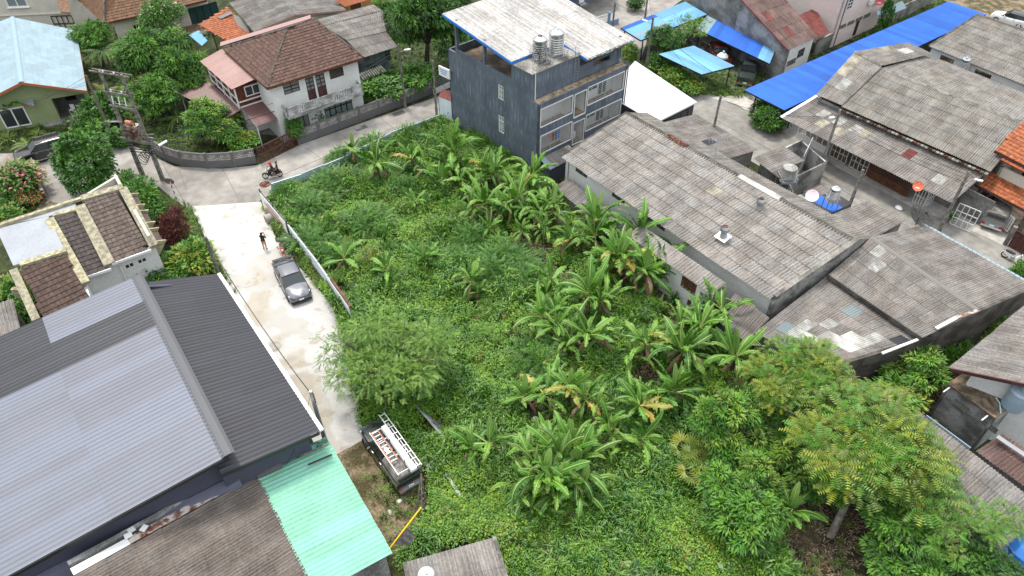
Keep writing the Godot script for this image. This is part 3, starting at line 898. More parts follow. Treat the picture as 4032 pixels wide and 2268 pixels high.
func build_grey_building() -> void:
	var o := V(2.27,0,-55.68)
	var f := V(0.7506,0,-0.6607)
	var l := V(-0.6607,0,-0.7506)
	var P := func(u: float,w: float,h := 0.0) -> Vector3: return o + f*u + l*w + UP*h
	var t := thing("apartment_block", "three storey slate blue apartment block with white grilles and a white metal rooftop canopy", "building",P.call(5.6,6.3))
	var S: Material = M.plaster_slate
	var hf := [[0.25,5.1,3.9,1.75],[4.4,4.45,1.5,2.35],[6.1,5.1,4.8,1.8],[0.33,2.35,3.9,1.85],[4.4,1.6,1.5,2.3],[6.1,2.4,4.8,1.7]]
	wall(t, "wall",P.call(0,0),P.call(11.2,0),7.35,S,hf,0.16)
	# left flank in three heights, with two small windows
	var wl := [[6.11,5.9,0.68,1.35],[6.11,2.5,0.72,1.7]]
	wall(t, "wall",P.call(0,12.6),P.call(0,11.4),8.05,S,[],0.18)
	wall(t, "wall",P.call(0,11.4),P.call(0,3.5),8.42,S,[[wl[0][0],5.9,0.68,1.35],[wl[1][0],2.5,0.72,1.7]],0.18)
	wall(t, "wall",P.call(0,3.5),P.call(0,0.9),9.78,S,[],0.18)
	wall(t, "wall",P.call(0,0.9),P.call(0,0),7.35,S,[],0.18)
	wall(t, "wall",P.call(11.2,0),P.call(11.2,12.6),7.35,S,[],0.16)
	wall(t, "wall",P.call(11.2,12.6),P.call(0,12.6),8.05,S,[],0.16)
	for w in wl:
		window(t,P.call(0,11.4),P.call(0,3.5),[w[0] + 0.05,w[1] + 0.05,w[2] - 0.1,w[3] - 0.1],M.frame_white,M.glass_green,2,3,0.045, "window",-0.06)
		bars(t, "window_grille",P.call(0,11.4),P.call(0,3.5),w,M.frame_white,3,4,0.025,-0.01)
	# tower that carries the tanks
	wall(t, "tower_wall",P.call(0.18,0.9),P.call(5.6,0.9),9.78,S,[],0.16,7.36)
	wall(t, "tower_wall",P.call(5.6,1.06),P.call(5.6,3.5),9.78,S,[],0.16,7.36)
	slab(t, "tower_roof",[P.call(-0.05,0.83,9.86),P.call(5.66,0.83,9.86),P.call(5.66,3.55,9.86),P.call(-0.05,3.55,9.86)],0.075,M.concrete_old)
	# parapet wall to the right of the tower
	wall(t, "wall",P.call(5.76,1.0),P.call(11.1,1.0),8.62,S,[[1.9,8.0,2.2,0.5]],0.15,7.36)
	wall(t, "wall",P.call(11.1,1.16),P.call(11.1,12.4),8.35,S,[],0.12,7.36)
	slab(t, "roof_deck",[P.call(0.2,1.1,7.34),P.call(11.0,1.1,7.34),P.call(11.0,12.4,7.34),P.call(0.2,12.4,7.34)],0.12,M.deck_dirty)
	slab(t, "floor",[P.call(0.2,0.1,4.43),P.call(11.0,0.1,4.43),P.call(11.0,12.4,4.43),P.call(0.2,12.4,4.43)],0.15,M.floor_tan)
	slab(t, "floor",[P.call(0.2,0.1,1.58),P.call(11.0,0.1,1.58),P.call(11.0,12.4,1.58),P.call(0.2,12.4,1.58)],0.15,M.floor_tan)
	for col in [[0.17,11.3],[0.17,7.3],[5.7,1.1],[11.0,1.05],[11.0,11.5]]:
		bar(t, "column",P.call(col[0],col[1],7.36),P.call(col[0],col[1],9.75 + col[1]*0.126),0.26,0.26,S)
	# tiled ledge below the tower: each tile laid singly
	for i in 28:
		for j in 2:
			var tl := B.new()
			tl.box(P.call(0.32 + i*0.395,0.24 + j*0.40,7.37),V(0.38,0.03,0.385),Basis(f,UP,-l))
			putw("floor_tile",tl,[M.terrace_tile,M.terrace_tile,M.floor_tan][(i*7 + j*3) % 3],t)
	bar(t, "ledge",P.call(-0.03,-0.02,7.38),P.call(11.25,-0.02,7.38),0.12,0.07,S)
	# white rooftop canopy
	var H := func(w: float) -> float: return 9.7 + 0.126*w
	sheet_roof(t,[P.call(-0.15,3.35,H.call(3.35)),P.call(5.7,3.35,H.call(3.35)),P.call(5.7,12.9,H.call(12.9)),P.call(-0.15,12.9,H.call(12.9))],0.73,5.0,0.24,0.035,M.roof_white,true, {},0.012)
	sheet_roof(t,[P.call(5.7,0.05,H.call(0.05)),P.call(11.7,0.05,H.call(0.05)),P.call(11.7,12.9,H.call(12.9)),P.call(5.7,12.9,H.call(12.9))],0.75,6.5,0.25,0.035,M.roof_white,true, {},0.012)
	bar(t, "fascia",P.call(-0.18,12.9,H.call(12.9) - 0.12),P.call(-0.18,3.3,H.call(3.3) - 0.12),0.05,0.22,M.blue_paint)
	bar(t, "fascia",P.call(-0.2,3.32,H.call(3.3) - 0.12),P.call(5.72,3.32,H.call(3.3) - 0.12),0.05,0.22,M.blue_paint)
	bar(t, "fascia",P.call(5.68,3.3,H.call(3.3) - 0.12),P.call(5.68,0.05,H.call(0) - 0.12),0.05,0.22,M.blue_paint)
	bar(t, "gutter",P.call(5.65,-0.03,H.call(0) - 0.1),P.call(11.75,-0.03,H.call(0) - 0.1),0.14,0.16,mat("gutter_teal",0.34,0.58,0.60,0.6, "rust",0.4))
	for k in 3: bar(t, "purlin",P.call(-0.1,4.2 + 4.0*k,H.call(4.2 + 4*k) - 0.1),P.call(11.6,4.2 + 4.0*k,H.call(4.2 + 4*k) - 0.1),0.08,0.14,M.galvanised)
	# balconies: white inner walls, glazed doors, grilles
	for r in [[0.2,4.2,4.45],[4.35,5.95,4.45],[6.05,10.95,4.45],[0.2,4.2,1.6],[4.35,5.95,1.6],[6.05,10.95,1.6]]:
		wall(t, "inner_wall",P.call(r[0],1.45),P.call(r[1],1.45),r[2] + 2.72,M.plaster_white,[],0.1,r[2])
		wall(t, "inner_wall",P.call(r[0],0.18),P.call(r[0],1.44),r[2] + 2.72,M.plaster_white,[],0.06,r[2])
		wall(t, "inner_wall",P.call(r[1],1.44),P.call(r[1],0.18),r[2] + 2.72,M.plaster_white,[],0.06,r[2])
	for fl in [4.45,1.6]:
		for w in [[0.35,1.2, "door"],[7.4,1.5, "window"],[9.0,1.2, "door"],[4.5,0.55, "window"]]:
			window(t,P.call(0,1.45),P.call(11.2,1.45),[w[0],fl + (0.1 if w[2] == "door" else 0.9),w[1],2.1 if w[2] == "door" else 1.2],M.frame_white,M.glass_green if w[0] > 1 else M.glass_dark,2,1,0.06,w[2])
	for k in hf.size():
		var h: Array = hf[k]
		bars(t, "window_frame",P.call(0,0),P.call(11.2,0),h,M.frame_white,1,1,0.07,0.02)
		bars(t, "balcony_grille",P.call(0,0),P.call(11.2,0),[h[0] + 0.03,h[1] + 0.03,h[2] - 0.06,h[3] - 0.06],M.frame_white,int(round(h[2]/1.2)),9 if k != 1 else 1,0.016,-0.03)
	var ac := B.new()
	ac.box(P.call(4.75,0.45,2.35),V(0.8,0.62,0.32),Basis(f,UP,-l))
	var acp := putw("air_conditioner",ac,M.frame_white,t)
	var fan := B.new()
	fan.lathe(P.call(4.65,0.28,2.35),[[0.22,0.0],[0.22,0.02],[0,0.025]],16,Basis(f,-l,UP))
	putw("fan_grille",fan,M.galvanised,acp)
	# laundry on the lower balcony
	for c in [[1.9, "red_plastic"],[2.2, "frame_black"],[2.55, "wood_maroon"],[2.9, "blue_paint"]]:
		var cl := B.new()
		cl.box(P.call(c[0],0.3,3.25),V(0.24,0.8,0.04),Basis(f,UP,-l))
		var shirt := thing("hanging_shirt", {"red_plastic": "red shirt hanging behind the lower balcony grille", "frame_black": "black shirt hanging behind the lower balcony grille", "wood_maroon": "maroon shirt hanging behind the lower balcony grille", "blue_paint": "blue shirt hanging behind the lower balcony grille"}[c[1]], "laundry",P.call(c[0],0.3,2.85), "laundry on the balcony")
		for s in [-1,1]: cl.beam(P.call(c[0] + s*0.11,0.3,3.62),P.call(c[0] + s*0.21,0.3,3.4),0.1,0.04)
		putw("garment",cl,M[c[1]],shirt)
		bar(shirt, "hanger",P.call(c[0] - 0.1,0.3,3.68),P.call(c[0] + 0.1,0.3,3.68),0.02,0.02,M.wire_black)
	# ladder, railing, downpipes
	var ld := B.new()
	for s in [0.0,0.42]: ld.beam(P.call(5.0 + s,0.78,7.4),P.call(5.0 + s,0.78,10.3),0.03,0.03)
	for k in 10: ld.beam(P.call(5.0,0.78,7.6 + k*0.28),P.call(5.42,0.78,7.6 + k*0.28),0.025,0.025)
	var lt := putw("ladder",ld,M.galvanised,t)
	lt.set_meta("label", "steel ladder up to the tanks")
	var rl := B.new()
	for k in 6: rl.beam(P.call(0.1 + k,0.92,9.86),P.call(0.1 + k,0.92,10.7),0.025,0.025)
	for hh in [10.3,10.68]: rl.beam(P.call(0.1,0.92,hh),P.call(5.1,0.92,hh),0.022,0.022)
	putw("railing",rl,M.galvanised,t)
	pipe(t, "downpipe",[P.call(0.35,0.84,7.4),P.call(0.35,0.84,9.8)],0.05,M.frame_white)
	pipe(t, "downpipe",[P.call(11.25,-0.1,1.0),P.call(11.25,-0.1,7.6),P.call(11.15,0.9,7.8),P.call(11.15,0.9,9.6)],0.06,S)
	water_tank(P.call(2.31,2.45,9.86),0.62,2.15, "steel", "shiny ribbed steel water tank with an open black hatch on the apartment block tower", "open")
	water_tank(P.call(4.0,2.2,9.86),0.66,2.35, "steel", "taller shiny steel water tank with a closed lid on the apartment block tower")
	mesh_dish(P.call(1.35,1.5,9.86),0.85,1.15,V(-0.2,0.5,0.85), "black mesh satellite dish standing before the tanks on the tower")
	# lean-to strip at the foot of the front wall
	var a := P.call(0.1,-0.05,2.0)
	var s := thing("lean_to", "narrow lean-to with striped pale sheets at the foot of the slate apartment block", "shed",P.call(2,-0.6))
	sheet_roof(s,[P.call(0.2,-1.5,1.5),P.call(3.9,-1.5,1.5),P.call(3.9,-0.1,1.95),P.call(0.2,-0.1,1.95)],0.62,1.5,0.2,0.03,[M.cream_sheet,M.asb_top[1],M.asb_top[3]],false, {Vector2i(0,0): M.metal_pale[0]},0.01)
	wall(s, "wall",P.call(0.2,-1.45),P.call(3.9,-1.45),1.42,M.plaster_navy,[],0.12)
	wall(s, "wall",P.call(0.25,-0.1),P.call(0.25,-1.44),1.42,M.plaster_navy,[],0.12)

func mesh_dish(at: Vector3,r: float,mast: float,facing: Vector3,label: String) -> Node3D:
	var t := thing("satellite_dish",label, "satellite dish",at)
	var y := facing.normalized()
	var x := y.cross(UP).normalized()
	var bs := Basis(x,y,x.cross(y))
	var c := UP*mast
	var rim := B.new()
	for ring in [1.0,0.72,0.44]:
		var pts := []
		for k in 25: pts.append(c + bs*V(cos(TAU*k/24)*r*ring,0.28*r*ring*ring,sin(TAU*k/24)*r*ring))
		rim.tube(pts,[0.014],5,false)
	put("rim",rim,M.wire_black,t)
	for k in 8:
		var rb := B.new()
		var d := V(cos(TAU*k/8),0,sin(TAU*k/8))
		rb.tube([c,c + bs*(d*r*0.5 + V(0,0.07*r,0)),c + bs*(d*r + V(0,0.28*r,0))],[0.016],5)
		put("rib",rb,M.wire_black,t)
	var net := B.new()
	for k in 24:
		var d := V(cos(TAU*(k + 0.5)/24),0,sin(TAU*(k + 0.5)/24))
		net.tube([c + bs*(d*r*0.2),c + bs*(d*r*0.6 + V(0,0.1*r,0)),c + bs*(d*r + V(0,0.28*r,0))],[0.007],4)
	for ring in [0.2,0.3,0.38,0.52,0.6,0.66,0.8,0.86,0.93]:
		var pts := []
		for k in 25: pts.append(c + bs*V(cos(TAU*k/24)*r*ring,0.28*r*ring*ring,sin(TAU*k/24)*r*ring))
		net.tube(pts,[0.007],4,false)
	put("mesh_net",net,M.wire_black,t)
	var fd := B.new()
	for k in 3:
		var d := V(cos(TAU*k/3),0,sin(TAU*k/3))
		fd.tube([c + bs*(d*r*0.9 + V(0,0.23*r,0)),c + bs*V(0,0.75*r,0)],[0.012],5)
	fd.lathe(c + bs*V(0,0.66*r,0),[[0.06,0],[0.09,0.05],[0.09,0.16],[0.0,0.18]],10,bs)
	put("feed_horn",fd,M.wire_black,t)
	var ms := B.new()
	ms.tube([Vector3.ZERO,c],[0.035],8)
	put("mast",ms,M.wire_black,t)
	return t

func tv_dish(at: Vector3,r: float,mast: float,facing: Vector3,m: Material,label: String,mark := true) -> Node3D:
	var t := thing("satellite_dish",label, "satellite dish",at)
	var y := facing.normalized()
	var x := y.cross(UP).normalized()
	var bs := Basis(x,y,x.cross(y))
	var c := UP*mast
	var b := B.new()
	var prof := []
	for k in 6: prof.append([r*k/5.0,0.22*r*k*k/25.0 ])
	prof.reverse()
	b.lathe(c,prof,24,bs)
	b.lathe(c - y*0.012,prof,24,bs)
	put("reflector",b,m,t,40.0)
	var arm := B.new()
	arm.tube([c + bs*V(0,0.1*r,r*0.9),c + bs*V(0,0.8*r,r*0.55)],[0.014],6)
	arm.lathe(c + bs*V(0,0.75*r,r*0.5),[[0.03,0],[0.045,0.04],[0.04,0.12],[0,0.13]],10,bs)
	put("feed_arm",arm,M.galvanised,t)
	var ms := B.new()
	ms.tube([Vector3.ZERO,c - y*0.03],[0.025],8)
	put("mast",ms,M.galvanised,t)
	if mark:
		var mk := B.new()
		mk.box(c + bs*V(0,0.055,-r*0.35),V(r*0.75,0.006,r*0.22),bs)
		put("mark",mk,M.white_paint,t)
	return t

func build_long_house() -> void:
	var e0 := V(4.3,3.6,-53.51)
	var e1 := V(17.7,3.6,-35.79)
	var r1 := V(24.32,5.5,-39.74)
	var r0 := V(10.22,5.5,-57.69)
	var t := roof_thing("terrace_house", "long row of houses under one weathered grey corrugated roof with turbine vents", "building",(e0 + r1)/2)
	sheet_roof(t,[e0,e1,r1,r0],1.0,0.95,0.25,0.10,M.asb_long,false, {Vector2i(12,5): M.cream_sheet},0.05)
	# lower strip of roof that runs past the eave over a back room
	var x0 := V(9.93,3.5,-44.12)
	var x1 := V(15.06,3.5,-37.51)
	var dn := V(-0.80,-0.10,0.60)*1.35
	sheet_roof(t,[x0 + dn - UP*0.2,x1 + dn - UP*0.2,x1,x0],1.0,0.95,0.25,0.10,M.asb_long,false, {},0.03)
	var back := (r0 - e0)*1.0
	var f0 := r0 + V(2.0,-0.9,-1.5)
	var f1 := r1 + V(2.0,-0.9,-1.5)
	sheet_roof(t,[f1,f0,r0,r1],0.9,1.3,0.225,0.085,M.asb_row,false, {},0.03)
	cap(t, "ridge_cap",r0 + UP*0.05,r1 + UP*0.05,0.24,0.10,M.ridge_dark)
	cap(t, "ridge_patch",r0.lerp(r1,0.215) + UP*0.10,r0.lerp(r1,0.31) + UP*0.10,0.32,0.12,M.rusty)
	cap(t, "ridge_patch",r0.lerp(r1,0.55) + UP*0.10,r0.lerp(r1,0.72) + UP*0.10,0.30,0.12,M.white_sheet)
	bar(t, "verge",e0 + UP*0.07,r0 + UP*0.07,0.22,0.12,M.ridge_dark)
	var b := (e1 - e0).normalized()
	var inn := V(0.42,0,-0.30)
	# stained gable parapet at the far end of the row
	var ga := flat(e1) + inn*0.6 + b*0.12
	var gb := flat(r1) + b*0.12
	slope_wall(t, "gable_wall",ga,gb,3.75,5.75,mat("gable_stained",0.50,0.49,0.47,0.95, "grime",0.28),0.22)
	slope_wall(t, "gable_wall",gb,gb + V(2.0,0,-1.4),5.75,4.6,M.plaster_grime,0.22)
	bar(t, "coping",ga + UP*3.80,gb + UP*5.80,0.3,0.08,M.concrete_old)
	var w0 := flat(e0) + inn
	var w1 := flat(e1) + inn
	var L := w0.distance_to(w1)
	var holes := []
	for u in [1.3,5.9,10.4]: holes.append([u,2.65,1.5,0.55])
	wall(t, "wall",w0,w1,3.45,M.plaster_white,holes,0.15)
	for h in holes: window(t,w0,w1,h,M.plaster_grey,null,3,1,0.08, "vent_window",-0.05)
	wall(t, "wall",flat(e0) - b * -0.3 + V(6.2,0,-4.4),flat(e0) + b*0.3 + inn,3.5,M.plaster_old)
	# back room under the strip
	var y0 := flat(x0 + dn) + V(0.2,0,-0.15)
	var y1 := flat(x1 + dn) + V(0.2,0,-0.15)
	var ly := y0.distance_to(y1)
	var hw := [[ly - 2.9,1.7,1.4,1.1],[ly - 1.15,1.6,0.75,0.9],[ly - 2.0,0.5,0.6,0.55]]
	wall(t, "wall",y0,y1,3.2,M.plaster_white,hw,0.15)
	wall(t, "wall",y1,y1 - dn*0.85 + UP*0,3.2,M.plaster_grime,[],0.15)
	window(t,y0,y1,hw[0],M.wood_brown,null,4,5,0.05, "window",-0.05)
	window(t,y0,y1,hw[1],M.frame_white,M.glass_pale,2,2,0.06, "window",-0.05)
	window(t,y0,y1,hw[2],M.wood_brown,null,1,1,0.06, "window",-0.05)
	pipe(t, "downpipe",[y1 + V(-0.1,0,0.08),y1 + V(-0.1,3.2,0.08)],0.05,M.frame_white)
	var ac := B.new()
	var bn := b.cross(UP)
	ac.box(y1 - b*1.0 + bn*0.22 + UP*1.25,V(0.8,0.55,0.3),Basis(b,UP,bn))
	var acp := putw("air_conditioner",ac,M.frame_white,t)
	var fan := B.new()
	fan.lathe(y1 - b*1.08 + bn*0.375 + UP*1.25,[[0.2,0.0],[0.2,0.015],[0,0.02]],16,Basis(b,bn,UP))
	putw("fan_grille",fan,M.galvanised,acp)
	# turbine vents standing on the roof slope
	for v in [[V(15.56,4.35,-41.57), "nearer the eave"],[V(18.71,4.95,-44.17), "nearer the ridge"]]:
		turbine(v[0], "turbine vent with a rusty red cap " + v[1] + " of the long corrugated roof",(r0 - e0).normalized(),b)
	# lean-to roofs along the wall
	lean("corrugated brown lean-to shed against the long house next to the slate block",[V(3.7,1.5,-52.05),V(7.48,1.5,-46.21),V(8.34,2,-47.14),V(4.92,2,-52.65)],M.asb_side)
	lean("second corrugated lean-to shed among the banana plants against the long house",[V(9.17,1.5,-45.44),V(11.38,1.5,-41.11),V(12.16,2,-41.69),V(10.18,2,-45.58)],M.asb_side)
	lean("low corrugated lean-to shed by the stained gable of the long house",[V(14.12,1.9,-35.63),V(15.93,1.9,-33.29),V(17.72,2.5,-35.04),V(15.95,2.5,-37.51)],M.asb_side)

func lean(label: String,q: Array,mats: Array,wm: Material = null) -> Node3D:
	var t := roof_thing("lean_to",label, "shed",(q[0] + q[2])/2)
	sheet_roof(t,q,0.85,1.1,0.21,0.085,mats,false, {},0.025)
	skirt(t,q,0.25,0.15,wm if wm else M.plaster_grime)
	return t

func turbine(at: Vector3,label: String,slope: Vector3,b: Vector3) -> void:
	var t := thing("roof_vent",label, "roof vent",at)
	var n := b.cross(slope).normalized()
	if n.y < 0: n = -n
	var f := B.new()
	f.box(n*0.09,V(1.0,0.03,0.85),Basis(b,n,b.cross(n)))
	put("flashing",f,M.white_paint,t)
	var k := B.new()
	k.lathe(V(0,0.05,0),[[0.3,0.0],[0.24,0.22],[0.24,0.42]],16)
	put("throat",k,M.galvanised,t,40.0)
	for j in 18:
		var v := B.new()
		var a := TAU*j/18
		var p := []
		for s in 7:
			var e := PI*(0.12 + 0.76*s/6.0)
			p.append([V(cos(a)*sin(e),-cos(e),sin(a)*sin(e)),V(cos(a + 0.30)*sin(e),-cos(e),sin(a + 0.30)*sin(e))*0.93])
		for s in 6: v.quad(p[s][0]*0.34 + UP*0.72,p[s][1]*0.34 + UP*0.72,p[s + 1][1]*0.34 + UP*0.72,p[s + 1][0]*0.34 + UP*0.72)
		put("vane",v,M.galvanised,t)
	var c := B.new()
	c.lathe(V(0,1.0,0),[[0.19,0.0],[0.19,0.03],[0.1,0.07],[0,0.08]],16)
	put("cap",c,M.rusty,t,40.0)


# ---------------------------------------------------------------- buildings along the side street
func build_behind_long_house() -> void:
	var t := roof_thing("street_house", "low street front under grey corrugated roofing with pale cream panels behind the long house", "building",V(17.94,0,-58.09))
	var q := [V(22.05,2.7,-56.01),V(17.61,2.7,-62.36),V(13.48,3.5,-59.21),V(17.6,3.5,-52.85)]
	sheet_roof(t,q,0.85,1.2,0.2,0.085,M.asb_side,false, {Vector2i(9,1): M.cream_sheet,Vector2i(9,2): M.cream_sheet,Vector2i(10,1): M.cream_sheet,Vector2i(10,2): M.cream_sheet,Vector2i(3,2): M.metal_dark[1]},0.025)
	skirt(t,[q[1],q[0],q[3],q[2]],0.3,0.2,M.plaster_grime)
	var s := roof_thing("street_house", "small tank house of bare stained concrete walls between corrugated roofs on the side street", "building",V(24.81,0,-54.39))
	var q2 := [V(25.95,2.9,-53.15),V(24.34,2.9,-56.35),V(21,3.2,-53.94),V(22.44,3.2,-50.9)]
	sheet_roof(s,q2,0.85,1.2,0.2,0.085,M.asb_side,false, {Vector2i(0,0): null,Vector2i(0,1): null},0.025)
	var c0 := V(24.16,0,-52.07)
	var c1 := V(28.03,0,-54.69)
	wall(s, "wall",c0,c1,2.3,M.plaster_grime,[],0.15)
	wall(s, "wall",c1,V(26.85,0,-58.42),2.3,M.plaster_old,[],0.15)
	wall(s, "wall",V(22.27,0,-55.13),c0,2.0,M.plaster_grime,[],0.15)
	wall(s, "wall",V(26.85,0,-58.42),V(22.27,0,-55.13),2.4,M.plaster_old,[[1.0,0.8,1.6,1.2]],0.15)
	slope_wall(s, "screen",V(25.57,0,-54.19),V(27.38,0,-57.41),3.2,3.2,M.plaster_old,0.06)
	tank_stand(V(23.24,0,-51.01),3.1,0.65, "pale",1.25, "white topped cement water tank on a steel stand in the concrete tank house")
	var u := roof_thing("street_house", "flat roof patched with blue, black and white sheets carrying a tank and a pink dish", "building",V(25.16,0,-47.96))
	var q3 := [V(27.72,2.8,-47.85),V(25.96,2.8,-50.43),V(22.59,3,-48.12),V(24.56,3,-45.73)]
	var mixes := [M.metal_dark[0],M.metal_dark[1],M.metal_dark[2],M.asb_near[0],M.asb_near[2]]
	sheet_roof(u,q3,0.95,1.25,0.2,0.03,mixes,false, {Vector2i(4,0): M.metal_sky[0],Vector2i(4,2): M.metal_blue[1],Vector2i(1,1): M.metal_blue[2],Vector2i(0,1): M.metal_blue[2],Vector2i(3,2): M.clear_sheet,Vector2i(2,2): M.clear_sheet,Vector2i(5,1): M.metal_blue[1]},0.02)
	skirt(u,[q3[1],q3[0],q3[3],q3[2]],0.2,0.15,M.plaster_grime)
	tank_stand(V(25.37,0,-46.71),4.0,0.42, "steel",1.25, "black and steel water tank on a white tube stand above the blue patched roof")
	tv_dish(V(24.15,2.95,-47.64),0.52,0.75,V(-0.25,0.75,0.5),mat("pink_dish",0.72,0.58,0.62,0.6), "pale pink satellite dish on the blue patched roof",false)
	var v := roof_thing("street_house", "street front under ash grey corrugated sheets next to the blue patched roof", "building",V(27.85,0,-45.06))
	var q4 := [V(31.23,2.7,-45.66),V(29.05,2.7,-48.31),V(24.24,3.5,-44.97),V(26.3,3.5,-41.86)]
	sheet_roof(v,q4,0.85,1.2,0.21,0.085,M.asb_side,false, {Vector2i(5,2): M.cream_sheet},0.025)
	skirt(v,[q4[1],q4[0],q4[3],q4[2]],0.25,0.2,M.plaster_grime)
	var an := thing("antenna", "bare aluminium television antenna above the rusty ridge patch of the long roof", "antenna",V(16.61,5,-50.73))
	var b := B.new()
	b.tube([Vector3.ZERO,UP*2.2],[0.018],5)
	put("mast",b,M.galvanised,an)
	var e := B.new()
	e.tube([V(-0.8,1.9,-0.2),V(0.8,1.9,0.2)],[0.012],5)
	for k in 7: e.tube([V(-0.75 + k*0.25,1.9,0.35),V(-0.65 + k*0.25,1.9,-0.35)],[0.008],4)
	put("elements",e,M.galvanised,an)

func tank_stand(at: Vector3,h: float,r: float,kind: String,th: float,label: String) -> void:
	var s := thing("tank_stand", "tall steel frame that carries the " + label.split(" on ")[0], "stand",flat(at))
	for k in [[-1,-1],[1,-1],[1,1],[-1,1]]:
		var b := B.new()
		b.beam(V(k[0]*r,0,k[1]*r),V(k[0]*r,h + 0.3,k[1]*r),0.06,0.06)
		put("leg",b,M.galvanised,s)
	for y in [h - 0.05,h + 0.28,h*0.66]:
		for k in [[-1,-1,1,-1],[1,-1,1,1],[1,1,-1,1],[-1,1,-1,-1]]:
			var b := B.new()
			b.beam(V(k[0]*r,y,k[1]*r),V(k[2]*r,y,k[3]*r),0.05,0.05)
			put("rail",b,M.galvanised,s)
	var d := B.new()
	d.box(V(0,h,0),V(r*1.9,0.05,r*1.9))
	put("platform",d,M.galvanised,s)
	water_tank(flat(at) + UP*(h + 0.03),r*0.92,th,kind,label)

func build_side_roofs() -> void:
	var t := roof_thing("street_house", "wide house of two stepped brown grey corrugated roofs with many white skylight sheets", "building",V(25.34,0,-36.49))
	var l0 := V(16.28,2.6,-33.51)
	var l1 := V(20.76,2.6,-30.6)
	var l2 := V(26.95,3.55,-32.12)
	var l3 := V(22.47,3.55,-38.29)
	var sp := {}
	for k in [[3,1],[4,1],[4,2],[5,2],[5,3],[6,3],[6,2]]: sp[Vector2i(k[0],k[1])] = M.white_sheet
	for k in [[2,1],[2,2],[3,3],[6,4],[5,1],[3,0],[4,0]]: sp[Vector2i(k[0],k[1])] = M.clear_sheet
	sp[Vector2i(3,5)] = M.glass_pale; sp[Vector2i(1,1)] = M.glass_pale; sp[Vector2i(7,5)] = M.metal_dark[1]
	sheet_roof(t,[l0,l1,l2,l3],0.8,1.0,0.16,0.065,M.asb_side,false,sp,0.025)
	var f0 := V(22.28,4,-37.87)
	var f1 := V(26.37,4,-31.77)
	var r0 := V(25.91,5.1,-40.64)
	var r1 := V(30.1,5.1,-33.12)
	var g0 := V(31.22,4,-43.43)
	var g1 := V(35.99,4,-36.56)
	sheet_roof(t,[f0,f1,r1,r0],0.75,1.0,0.16,0.065,M.asb_side,false, {Vector2i(2,2): M.clear_sheet,Vector2i(1,3): M.clear_sheet},0.025)
	sheet_roof(t,[g1,g0,r0,r1],0.75,1.2,0.16,0.065,M.asb_side,false, {},0.025)
	cap(t, "ridge_cap",r0 + UP*0.03,r1 + UP*0.03,0.2,0.08,M.asb_side[2])
	bar(t, "fascia",f0 + V(-0.08,-0.12,0.05),f1 + V(-0.08,-0.12,0.05),0.05,0.3,M.ridge_dark)
	# pale blue gutter on the street side, in short lengths
	for k in 24:
		var a := g0.lerp(g1,k/24.0) + V(0.15,-0.03,-0.12)
		var b := g0.lerp(g1,(k + 0.9)/24.0) + V(0.15,-0.03,-0.12)
		bar(t, "gutter",a,b,0.26,0.09,M.metal_pale[k % 3])
	var d := (f1 - f0).normalized()*0.12
	slope_wall(t, "parapet",flat(l1) + d,flat(l2) + d,2.7,3.75,M.ridge_dark,0.2)
	slope_wall(t, "parapet",flat(l2) + d,flat(r1) + d,4.1,5.2,M.ridge_dark,0.2)
	slope_wall(t, "parapet",flat(r1) + d,flat(g1) + d,5.2,4.1,M.ridge_dark,0.2)
	bar(t, "parapet_flashing",V(23.62,3.45,-30.93),V(26.27,3.75,-31.9),0.16,0.1,M.white_paint)
	bar(t, "parapet_flashing",V(27.17,4.5,-32.13),V(28.6,4.85,-32.75),0.22,0.1,M.white_paint)
	bar(t, "verge",V(28.6,4.85,-32.75),r1 + UP*0.05,0.2,0.1,M.peeling_white)
	skirt(t,[l0,l1,l2,l3],0.35,0.2,M.plaster_grime)
	skirt(t,[f0,r0,g0,g1,r1,f1],0.35,0.25,M.plaster_grime)
	mesh_dish(V(30.58,4.1,-43.35),1.0,0.7,V(0.25,0.85,0.35), "large black mesh satellite dish at the roof corner above the street")

